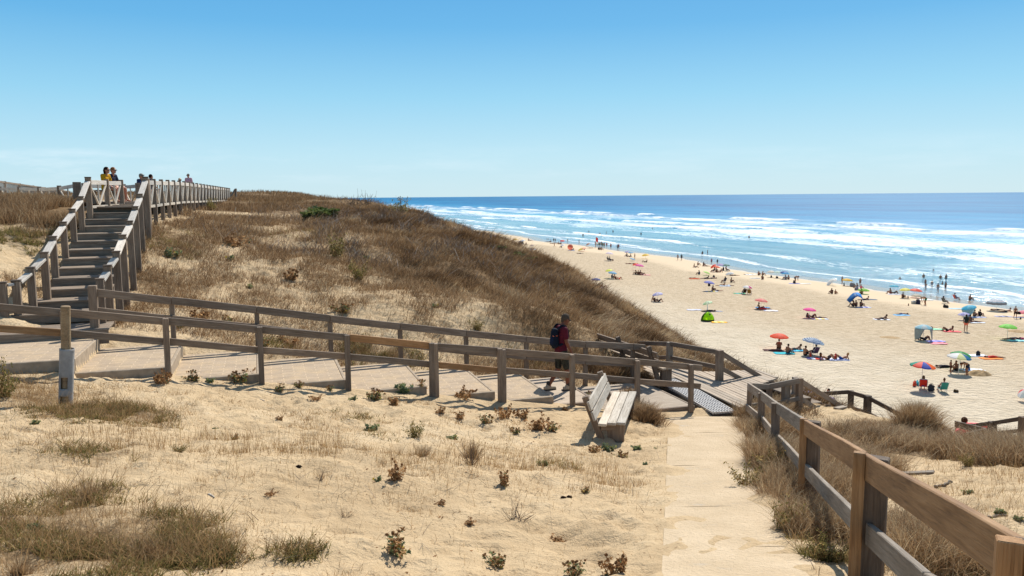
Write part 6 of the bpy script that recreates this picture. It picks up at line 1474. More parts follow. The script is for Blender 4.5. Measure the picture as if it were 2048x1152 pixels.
for s in (1, -1):
    bm_box(bm, hea + f_ * .098 + s_l * s * .034 + u_l * .022, (.012, .05, .036), Matrix((f_, s_l, u_l)).transposed(), .004); bm_box(bm, hea + f_ * .04 + s_l * s * .081 + u_l * .027, (.12, .006, .010), Matrix((f_, s_l, u_l)).transposed())
bm_obj('sunglasses', bm, cmat('vinyl', '141414'), man)
# backpack: its own thing, riding on his back
bp_ = empty('backpack', (0, 0, 0), 0, 'navy blue backpack with a small orange mark on the walking man', 'backpack'); bp_.location = wl; bp_.rotation_euler = (0, 0, R(24)); bp_.scale = man.scale
S_ = [(V(-.165, s * .075, 1.06), .072, V(-.155, s * .06, 1.31), .060) for s in (1, -1)] + [(V(-.15, -.05, 1.36), .055, V(-.15, .05, 1.36), .055), (V(-.18, -.06, 1.10), .066, V(-.18, .06, 1.10), .066), (V(-.165, 0, 1.02), .07, V(-.16, 0, 1.3), .075)]
obj('bag', caps_mesh(S_, (), .011, 3, 'bag'), cmat('cloth', '121a28'), bp_)
S_ = [(V(-.215, s * .05, 1.08), .04, V(-.205, s * .045, 1.20), .036) for s in (1, -1)] + [(V(-.22, 0, 1.10), .045, V(-.21, 0, 1.19), .04)]
obj('pocket', caps_mesh(S_, (), .010, 2, 'pocket'), cmat('cloth', '18233a'), bp_)
bm = bmesh.new(); bm_box(bm, (-.225, -.07, 1.25), (.02, .06, .014), Matrix.Rotation(.2, 3, 'X'), .003); bm_box(bm, (-.17, -.128, 1.26), (.045, .016, .014), None, .003); bm_obj('badge', bm, cmat('vinyl', 'd8643c'), bp_)
for s in (1, -1):
    bm = bmesh.new(); pts = [V(-.13, s * .105, 1.40), V(-.05, s * .115, 1.475), V(.05, s * .12, 1.455), V(.115, s * .12, 1.36), V(.115, s * .125, 1.22), V(.03, s * .155, 1.10), V(-.12, s * .14, 1.04)]
    for p, q in zip(pts[:-1], pts[1:]): d = q - p; bm_box(bm, (p + q) / 2, (d.length + .012, .045, .014), axis_frame(d, V(0, s, .2)), .004)
    bm_obj('strap', bm, cmat('cloth', '121a28'), bp_)

# ------------------------------------------------------------------ people on the terrace
tb = empty('terrace_bench', (P(214, 380, 30.2).x, 30.2, tz(30.2)), R(-8), 'plain timber bench under the two people seated at the stair head', 'bench')
for j in range(3): beam('seat_plank', tb.location + Vector((-.28 + .17 * j, -1.2, .44)), tb.location + Vector((-.28 + .17 * j, 1.2, .44)), .15, .045, M['grey'], tb)
for y in (-.9, .9): beam('leg', tb.location + Vector((-.1, y, -.05)), tb.location + Vector((-.1, y, .42)), .12, .38, M['brown'], tb)
def glasses(o, pose):
    jj, hd = POSES[pose]; h_ = jj['hea']; bm = bmesh.new(); bm_box(bm, h_ + V(.097, 0, .022), (.014, .15, .04), None, .005)
    for s in (1, -1): bm_box(bm, h_ + V(.04, s * .083, .026), (.12, .006, .012))
    me = bpy.data.meshes.new('sunglasses'); bm.to_mesh(me); bm.free(); me.materials.append(cmat('vinyl', '101010')); link(bpy.data.objects.new('sunglasses', me), o)
def terrace_person(u, Y, pose, yaw, skin, hc, bt, tp, label, hair='short', fem=False, cap=None, sun=True, s=1.0):
    x = P(u, 380, Y).x
    o = person(Vector((x, Y, tz(Y))), pose, yaw, skin, hc, bt, tp, label, s, True, fem, hair, 'people on the terrace', .012)
    if sun: glasses(o, pose)
    if cap:
        jj, hd = POSES[pose]; h_ = jj['hea']
        me = caps_mesh([(h_ + V(.06, 0, .075), .022, h_ + V(.17, 0, .06), .014), (h_ + V(.06, .04, .072), .018, h_ + V(.15, .035, .058), .012), (h_ + V(.06, -.04, .072), .018, h_ + V(.15, -.035, .058), .012)], [(h_ + V(-.01, 0, .062), (.108, .094, .085), None)], .012, 2, 'cap')
        obj('cap', me, cmat('cloth', cap), o)
    return o
terrace_person(212.5, 29.7, 'bench', -6, 'l', '2a1812', '5a6a80', 'c4900e', 'dark haired woman in a yellow top and sunglasses seated at the stair head', 'bob', True)
terrace_person(226, 30.5, 'bench', -10, 'l', '8a5a34', '2c3450', '22283e', 'woman with light brown hair in a navy top seated beside the one in yellow', 'short', True)
terrace_person(281.5, 39, 'bench', -5, 'l', '6a645c', '4a5060', '22304e', 'man in a grey cap and navy shirt seated behind the stair head railing', cap='8a8478')
terrace_person(301, 40, 'bench', 60, 'l', '2c1d18', '30303a', '3a4460', 'dark haired person seated behind the railing, right of the man in a cap', sun=False)
terrace_person(360.5, 48, 'bench', 300, 'l', '9a8a70', '5a5a60', '8a8a90', 'person in a pale hat seated low behind the long terrace railing', cap='c8b89a')
terrace_person(378, 53.5, 'stand', 262, 'l', '7a7068', '46506a', 'c49aa4', 'man in a pale pink shirt standing behind the long terrace railing', s=1.0)

# ------------------------------------------------------------------ grasses: many single blades, gathered by kind
def blades(pts, h, w, lean=(0, 0), jit=.35, curl=.5, tint=None, levels=2):
    """one tapering strip per point; returns arrays"""
    n = len(pts); a = RNG.random(n) * 2 * np.pi; dirx, diry = np.cos(a), np.sin(a)
    lx = lean[0] + RNG.normal(0, jit, n); ly = lean[1] + RNG.normal(0, jit, n)
    L = levels; vs = np.zeros((n, 2 * L + 1, 3))
    for k in range(L):
        f = k / L; ww = w * (1 - .55 * f) * .5; bend = f + curl * f * f
        cx = pts[:, 0] + lx * h * f * (1 + curl * f) * .6; cy = pts[:, 1] + ly * h * f * (1 + curl * f) * .6; cz = pts[:, 2] + h * f * (1 - .12 * f)
        vs[:, 2 * k] = np.stack([cx - dirx * ww, cy - diry * ww, cz], -1); vs[:, 2 * k + 1] = np.stack([cx + dirx * ww, cy + diry * ww, cz], -1)
    f = 1.0; hh = h * (1 - .16 - .25 * np.clip(np.hypot(lx, ly) - .3, 0, 1) * curl)
    vs[:, 2 * L] = np.stack([pts[:, 0] + lx * h * (1 + curl) * .6, pts[:, 1] + ly * h * (1 + curl) * .6, pts[:, 2] + hh], -1)
    b = (np.arange(n) * (2 * L + 1))[:, None]
    q = np.concatenate([b + np.array([[2 * k, 2 * k + 1, 2 * k + 3, 2 * k + 2]]) for k in range(L - 1)], 0) if L > 1 else np.zeros((0, 4), int)
    t = b + np.array([[2 * L - 2, 2 * L - 1, 2 * L]])
    tn = np.repeat((RNG.random(n) if tint is None else tint)[:, None], 2 * L + 1, 1)
    return vs.reshape(-1, 3), q, t, tn.ravel()
def stuff(name, parts, m, label, cat='grass'):
    V_, Q_, T_, C_ = [], [], [], []; off = 0
    for v, q, t, c in parts:
        V_.append(v); Q_.append(q + off); T_.append(t + off); C_.append(c); off += len(v)
    me = mesh_np(name, np.concatenate(V_), [np.concatenate(Q_), np.concatenate(T_)])
    attr(me, 'tint', np.concatenate(C_)); o = obj(name, me, m); tag(o, label, cat, None, 'stuff'); return o
def sample(x0, x1, y0, y1, n, prob):
    out = []; got = 0
    for _ in range(60):
        x = RNG.uniform(x0, x1, 60000); y = RNG.uniform(y0, y1, 60000)
        k = RNG.random(60000) < prob(x, y); out.append(np.stack([x[k], y[k]], -1)); got += k.sum()
        if got >= n: break
    p = np.concatenate(out)[:n]; t, nn = path_tn(p[:, 0], p[:, 1])
    bad = (t > T0) & (t < T1 + .1) & (nn > -.12) & (nn < PATHW + .1)
    wk = ((p[:, 0] - P(1326, 1090, 6.5).x) / (P(1336, 868, 14.6).x - P(1326, 1090, 6.5).x) )
    p = p[~bad & ~on_walk(p[:, 0], p[:, 1]) & ~on_stair(p[:, 0], p[:, 1]) & ~on_deck(p[:, 0], p[:, 1])]
    return np.concatenate([p, height(p[:, 0], p[:, 1])[:, None] - .02], 1)
_wl = [P(*a) for a in [(1322, 1180, 5.25), (1326, 1090, 6.5), (1330, 1014, 8.42), (1333, 935, 11.2), (1340, 834, 17.2)]]
_wr = [P(*a) for a in [(1640, 1180, 5.25), (1585, 1090, 6.5), (1535, 1014, 8.42), (1495, 935, 11.2), (1470, 834, 17.2)]]
def on_walk(x, y):
    ys = [p.y for p in _wl]; xl = np.interp(y, ys, [p.x for p in _wl]); xr = np.interp(y, ys, [p.x for p in _wr]); return (x > xl) & (x < xr) & (y < 18) & (y > 4)
def on_stair(x, y):
    k = (y - 19.1) / .735 + 2; xl = -11.03 - .276 * (k - 2); return (k > -3) & (k < 11.3) & (x > xl - .12) & (x < xl + 1.55)
def on_deck(x, y): return ((x > 3.6) & (x < 6.6) & (y > 17.5) & (y < 22.0)) & (x < 5.3 + (y - 17.5) * .35) | ((y > 25.2) & (y < 62) & (x < -11.85 - .27 * (y - 25.7)) & (x > -15.3 - .27 * (y - 25.7)) & (y < 62))
def nz(x, y, s, o=3): return fbm(x * s + 40, y * s + 12, o)
def clump(x, y, s=1.4, lo=.42, hi=.6): return sstep(lo, hi, nz(x, y, s))

def pv(x, y): return veg(x, y)
def hill(x, y):
    d, _ = crest_d(x, y); v = np.maximum(veg(x, y), sstep(-5, -1.5, d) * sstep(18, 21, y) * .95)
    return np.where((d < 9), sstep(.5, .85, v) * (.12 + .88 * clump(x, y, 1.1, .40, .56)), 0)
p = sample(-9, 9.5, 19.5, 50, 120000, hill)
dS = np.hypot(p[:, 0], p[:, 1]); hN = RNG.uniform(.22, .52, len(p)) * (.35 + 1.3 * nz(p[:, 0], p[:, 1], .8)); hN = hN * (.75 + .5 * (RNG.random(len(p)) > .85)); LX = .5 + (nz(p[:, 0], p[:, 1], .6) - .5) * 2.2; LY = -.25 + (nz(p[:, 0] + 50, p[:, 1], .6) - .5) * 2.0
A = [blades(p, hN, .0055 + dS * .00030, (LX, LY), .30, .9, np.clip(RNG.normal(.40, .2, len(p)) + (nz(p[:, 0], p[:, 1], .7) - .5) * 1.9, 0, 1), 3)]
def heath(x, y):
    d, _ = crest_d(x, y); v = np.maximum(veg(x, y), sstep(45, 60, y) * .8); return np.where(d < 6, sstep(.4, .8, v) * (.25 + .75 * clump(x, y, .7)), 0)
p = sample(-26, 0, 29, 75, 60000, heath); dS = np.hypot(p[:, 0], p[:, 1])
A.append(blades(p, RNG.uniform(.18, .42, len(p)), .006 + dS * .00034, (.3, -.1), .45, .6, np.clip(RNG.normal(.38, .22, len(p)), 0, 1), 2))
p = sample(-60, -10, 70, 200, 16000, lambda x, y: np.where(crest_d(x, y)[0] < 6, clump(x, y, .12, .4, .6), 0))
A.append(blades(p, RNG.uniform(.3, .6, len(p)), .05, (.2, 0), .4, .5, RNG.random(len(p)) * .7, 2))
# left of the stair and the bank in front of the terrace
p = sample(-20, -11.3, 19, 34, 30000, lambda x, y: sstep(.45, .8, veg(x, y)) * (.3 + .7 * clump(x, y, 1.1))); dS = np.hypot(p[:, 0], p[:, 1])
A.append(blades(p, RNG.uniform(.25, .65, len(p)), .005 + dS * .0003, (.1, -.1), .35, .5, np.clip(RNG.normal(.55, .22, len(p)), 0, 1), 3))
# thin cover over the sandy slope behind the path
p = sample(-12, 7, 17.5, 34, 150000, lambda x, y: np.where(crest_d(x, y)[0] < 0, .18 + .9 * clump(x, y, .9, .36, .56) * sstep(-.1, .3, veg(x, y) + .12), 0)); dS = np.hypot(p[:, 0], p[:, 1])
A.append(blades(p, RNG.uniform(.06, .32, len(p)) * (.6 + .8 * nz(p[:, 0], p[:, 1], 1.3)), .004 + dS * .00027, (.2, -.1), .5, .6, np.clip(RNG.normal(.48, .25, len(p)), 0, 1), 2))
# verge of the walkway, around the right hand fence, and the hummocks beyond it
p = sample(1.6, 9, 5, 19, 92000, lambda x, y: sstep(.26, .70, veg(x, y)) * (.25 + .75 * clump(x, y, 1.6, .38, .58)) * (~on_walk(x, y))); dS = np.hypot(p[:, 0], p[:, 1])
A.append(blades(p, RNG.uniform(.20, .58, len(p)) * np.where((p[:, 1] > 13.8) & (p[:, 0] > 6.5), .5, 1.0) * (.6 + .6 * nz(p[:, 0], p[:, 1], 1.1)), .0028 + dS * .00022, (.15, -.15), .55, .7, np.clip(RNG.normal(.68, .25, len(p)), 0, 1), 3))
# path edges
p = sample(-9, 6, 15, 21.5, 9000, lambda x, y: sstep(.3, .8, veg(x, y)) * clump(x, y, 2.2, .4, .55)); dS = np.hypot(p[:, 0], p[:, 1])
A.append(blades(p, RNG.uniform(.12, .42, len(p)), .004 + dS * .0002, (.05, 0), .4, .6, np.clip(RNG.normal(.6, .25, len(p)), 0, 1), 3))
stuff('dry_grass', A, M['dry'], 'dense brown dry dune grass on the ridge and verges')

# straw stubble in the foreground sand
def stub(x, y):
    v = veg(x, y); band = np.exp(-((y - 10.2 - .15 * x) / 1.3) ** 2) * sstep(-6, -3, x)
    return np.clip(.05 + .55 * clump(x, y, 1.0, .52, .70) + .75 * band * clump(x, y, 2.4, .42, .62) + .5 * v, 0, 1) * (.2 + .8 * clump(x, y, 4.2, .42, .60))
p = sample(-10, 2.2, 4.2, 15.2, 44000, stub); dS = np.hypot(p[:, 0], p[:, 1])
B_ = [blades(p, RNG.uniform(.02, .17, len(p)) * RNG.uniform(.5, 1.1, len(p)), .002 + dS * .00022, (0, 0), .38, .5, np.clip(RNG.normal(.45, .25, len(p)), 0, .97), 2)]
p = sample(2.6, 10, 4.8, 15, 16000, lambda x, y: .12 + .8 * clump(x, y, 1.3, .48, .66)); dS = np.hypot(p[:, 0], p[:, 1])
B_.append(blades(p, RNG.uniform(.04, .22, len(p)), .0018 + dS * .0002, (0, 0), .4, .5, np.clip(RNG.normal(.4, .25, len(p)), 0, .97), 2))
# tall thin stalks low left
p = sample(-5.2, -1.2, 4.6, 8.0, 800, lambda x, y: sstep(.25, .5, veg(x, y)))
B_.append(blades(p, RNG.uniform(.2, .55, len(p)), .0035, (.05, .05), .55, .6, np.clip(RNG.normal(.4, .2, len(p)), 0, .9), 4))
p = sample(-9, -3, 9, 14, 1500, lambda x, y: sstep(.2, .5, veg(x, y)))
B_.append(blades(p, RNG.uniform(.12, .35, len(p)), .0045, (0, 0), .5, .6, np.clip(RNG.normal(.4, .2, len(p)), 0, .9), 3))
p = sample(-5.5, 1.5, 8.0, 13.0, 2600, lambda x, y: np.exp(-((y - 10.3 - .2 * x) / 1.1) ** 2) * clump(x, y, 1.6, .42, .6))
B_.append(blades(p, RNG.uniform(.10, .30, len(p)), .0042, (.03, 0), .22, .4, np.clip(RNG.normal(.4, .22, len(p)), 0, .95), 3))

# low green mats
gm = [(40, 1055, .55, 1500), (200, 1080, .7, 3000), (300, 1095, .6, 3000), (100, 1110, .6, 1800), (410, 1115, .28, 1500), (240, 1135, .5, 1800), (150, 1020, .5, 900), (330, 1050, .45, 1500), (190, 825, .8, 5000), (250, 838, .7, 2500), (130, 840, .5, 900), (190, 905, .42, 1000), (160, 980, .35, 700),
      (590, 1112, .20, 700), (700, 832, .5, 500), (60, 475, 1.3, 5000), (30, 500, .8, 1200), (1830, 1075, .5, 1800), (1880, 1110, .6, 2400), (1960, 1130, .5, 1500), (1660, 1115, .25, 900), (1600, 1085, .3, 700), (610, 465, 1.4, 700), (330, 470, 1.3, 1100), (350, 500, .9, 600), (420, 395, 2.0, 300), (560, 405, 4, 500), (1120, 930, .3, 300), (760, 870, .3, 200),
      (730, 705, .7, 1500), (800, 715, .8, 1800), (1050, 722, .5, 900), (1360, 720, .9, 500), (1470, 748, .8, 900), (1500, 760, .7, 600), (1040, 508, 1.6, 900), (560, 690, .5, 500)]
C_ = []
for u, v, r, n in gm:
    c = G(u, v); a = RNG.random(n) * 2 * np.pi; rr = r * np.sqrt(RNG.random(n)) * (.55 + .6 * RNG.random(n)); x = c.x + np.cos(a) * rr * 1.25; y = c.y + np.sin(a) * rr
    k = (nz(x, y, 3.0) > .47) & ~on_walk(x, y); x, y = x[k], y[k]; p = np.stack([x, y, height(x, y) - .01], -1); dS = np.hypot(x, y)
    C_.append(blades(p, RNG.uniform(.02, .115, len(x)) * (1 + (c.y > 16) * .8), .0075 + dS * .0003, (0, 0), 1.0, .4, np.clip(RNG.normal(.42, .25, len(x)), 0, 1), 2))
    m_ = RNG.random(len(x)) < .38; B_.append(blades(p[m_], RNG.uniform(.05, .22, m_.sum()), .0035 + dS[m_] * .0002, (.1, 0), .7, .5, np.clip(RNG.normal(.35, .25, m_.sum()), 0, .95), 3))
stuff('straw_stubble', B_, M['straw'], 'thin straw coloured stalks scattered over the near sand')
stuff('green_groundcover', C_, M['green'], 'low green and yellowing mats of creeping plants', 'ground cover')
# grey dead twigs along the ridge and strewn on the sand
p = sample(-14, 3, 26, 46, 5200, lambda x, y: np.where(crest_d(x, y)[0] < 1, np.exp(-((x + 3.5) / 5) ** 2) * clump(x, y, .9, .45, .6), 0)); dS = np.hypot(p[:, 0], p[:, 1])
D_ = [blades(p, RNG.uniform(.2, .7, len(p)), .012 + dS * .0002, (.2, -.2), .9, .3, RNG.random(len(p)), 3)]
p = sample(-9, 3, 4.5, 14, 700, lambda x, y: .1 + .9 * clump(x, y, 1.2, .5, .62)); p[:, 2] += .012
D_.append(blades(p, RNG.uniform(.04, .2, len(p)), .006, (0, 0), 2.2, .1, RNG.random(len(p)) * .6, 2))
stuff('dead_twigs', D_, M['twig'], 'grey dead twigs on the ridge and in the sand', 'twigs')

# ------------------------------------------------------------------ single plants
def leaf_fan(verts, tris, tints, c, nrm, r, k, rng, tint, jag=.45):
    z = Vector(nrm).normalized(); x = z.orthogonal().normalized(); y = z.cross(x); b = len(verts); verts.append(tuple(Vector(c) - z * r * .15)); m = 2 * k
    for i in range(m):
        a = 2 * math.pi * i / m; q = r * (1.0 if i % 2 == 0 else jag) * rng.uniform(.8, 1.15); verts.append(tuple(Vector(c) + (x * math.cos(a) + y * math.sin(a)) * q + z * rng.uniform(-.2, .25) * r))
    for i in range(m): tris.append((b, b + 1 + i, b + 1 + (i + 1) % m))
    tints += [tint] * (m + 1)
def plant_mesh(seed, kind):
    rng = random.Random(seed); sv, lv, lt, lc = bmesh.new(), [], [], []; gv, gt, gc = [], [], []; hb = bmesh.new()
    ns = {'dry': 11, 'mixed': 10, 'green': 8, 'bush': 16, 'bramble': 18, 'twiggy': 26}[kind]
    for i in range(ns):
        a = rng.uniform(0, 6.28); sp = rng.uniform(.05, .9) if kind != 'twiggy' else rng.uniform(.3, 1.1); L_ = rng.uniform(.16, .36) * (.55 if kind == 'green' else 1) * (1.3 if kind in ('bush', 'twiggy') else 1)
        p = Vector((rng.uniform(-.08, .08), rng.uniform(-.08, .08), -.03)); d = Vector((math.cos(a) * sp, math.sin(a) * sp, 1)).normalized(); pts = [p]
        for k in range(4):
            d = (d + Vector((rng.uniform(-.3, .3), rng.uniform(-.3, .3), rng.uniform(-.15, .2)))).normalized(); p = p + d * L_ / 4; pts.append(p)
        for k, (q, r_) in enumerate(zip(pts[:-1], pts[1:])): tube(sv, q, r_, .005 - .0008 * k, .0042 - .0008 * k, 4, (), False, 1)
        nl = {'dry': 15, 'mixed': 16, 'green': 13, 'bush': 40, 'bramble': 24, 'twiggy': 2}[kind]
        for k in range(nl):
            f = rng.uniform(.1, 1); i0 = min(int(f * 4), 3); c = pts[i0].lerp(pts[i0 + 1], f * 4 - i0) + Vector((rng.uniform(-.05, .05), rng.uniform(-.05, .05), rng.uniform(-.03, .03)))
            nr = Vector((rng.uniform(-1, 1), rng.uniform(-1, 1), rng.uniform(.1, 1)))
            gr = {'dry': .05, 'mixed': .5, 'green': .97, 'bush': 1, 'bramble': 1, 'twiggy': 0}[kind]
            rad = {'dry': .040, 'mixed': .044, 'green': .050, 'bush': .021, 'bramble': .050, 'twiggy': .015}[kind] * rng.uniform(.6, 1.25)
            if rng.random() < gr: leaf_fan(gv, gt, gc, c, nr, rad, 4 if kind != 'bush' else 2, rng, rng.random())
            else: leaf_fan(lv, lt, lc, c, nr, rad, 4, rng, rng.random(), .35)
        if kind in ('dry', 'mixed') and rng.random() < .85:
            for q in range(rng.randint(1, 3)):
                c = pts[-1] + Vector((rng.uniform(-.04, .04), rng.uniform(-.04, .04), rng.uniform(-.02, .03))); r = bmesh.ops.create_icosphere(hb, subdivisions=2, radius=rng.uniform(.014, .024))
                for v in r['verts']: v.co = v.co * rng.uniform(.8, 1.25) + c
                for k in range(6): leaf_fan(lv, lt, lc, c + Vector((0, 0, -.012)), Vector((rng.uniform(-1, 1), rng.uniform(-1, 1), rng.uniform(-.2, .8))), .034, 3, rng, rng.random() * .7, .18)
    out = {}
    me = bpy.data.meshes.new('stem'); sv.to_mesh(me); sv.free(); attr(me, 'tint', [.3] * len(me.vertices)); me.materials.append(M['holly_dry'] if kind != 'twiggy' else M['twig']); out['stem'] = me
    for nm, (v_, t_l, c_), mm in (('dead_leaves', (lv, lt, lc), 'holly_dry'), ('leaves', (gv, gt, gc), {'bush': 'green', 'bramble': 'bramble'}.get(kind, 'holly_green'))):
        if v_:
            me = bpy.data.meshes.new(nm); me.from_pydata(v_, [], t_l); attr(me, 'tint', c_); me.materials.append(M[mm]); out[nm] = me
    if len(hb.verts):
        me = bpy.data.meshes.new('seed_heads'); hb.to_mesh(me); attr(me, 'tint', [.25] * len(me.vertices)); me.materials.append(M['holly_dry']); out['seed_heads'] = me  # seed heads: separate balls at the stem tips, in one mesh
    hb.free(); return out
PM = {k: [plant_mesh(s + i, k) for i in range(5)] for k, s in (('dry', 10), ('mixed', 20), ('green', 30), ('bush', 40), ('bramble', 50), ('twiggy', 60))}
NAMES = {'dry': ('sea_holly', 'sea holly'), 'mixed': ('sea_holly', 'sea holly'), 'green': ('sea_holly', 'sea holly'), 'bush': ('dune_shrub', 'shrub'), 'bramble': ('bramble_bush', 'bush'), 'twiggy': ('dead_shrub', 'dead shrub')}
def plant(u, v, wpx, kind, label, hs=1.0):
    c = G(u, v); nm, cat = NAMES[kind]; s = wpx * c.y / FPX / .48
    o = empty(nm, c, random.uniform(0, 6.28), label, cat, 'single plants on the dune'); o.scale = (s, s, s * hs * (.8 if kind in ('dry', 'mixed') else .6 if kind == 'bramble' else 1))
    for part, me in random.choice(PM[kind]).items(): link(bpy.data.objects.new(part, me), o)
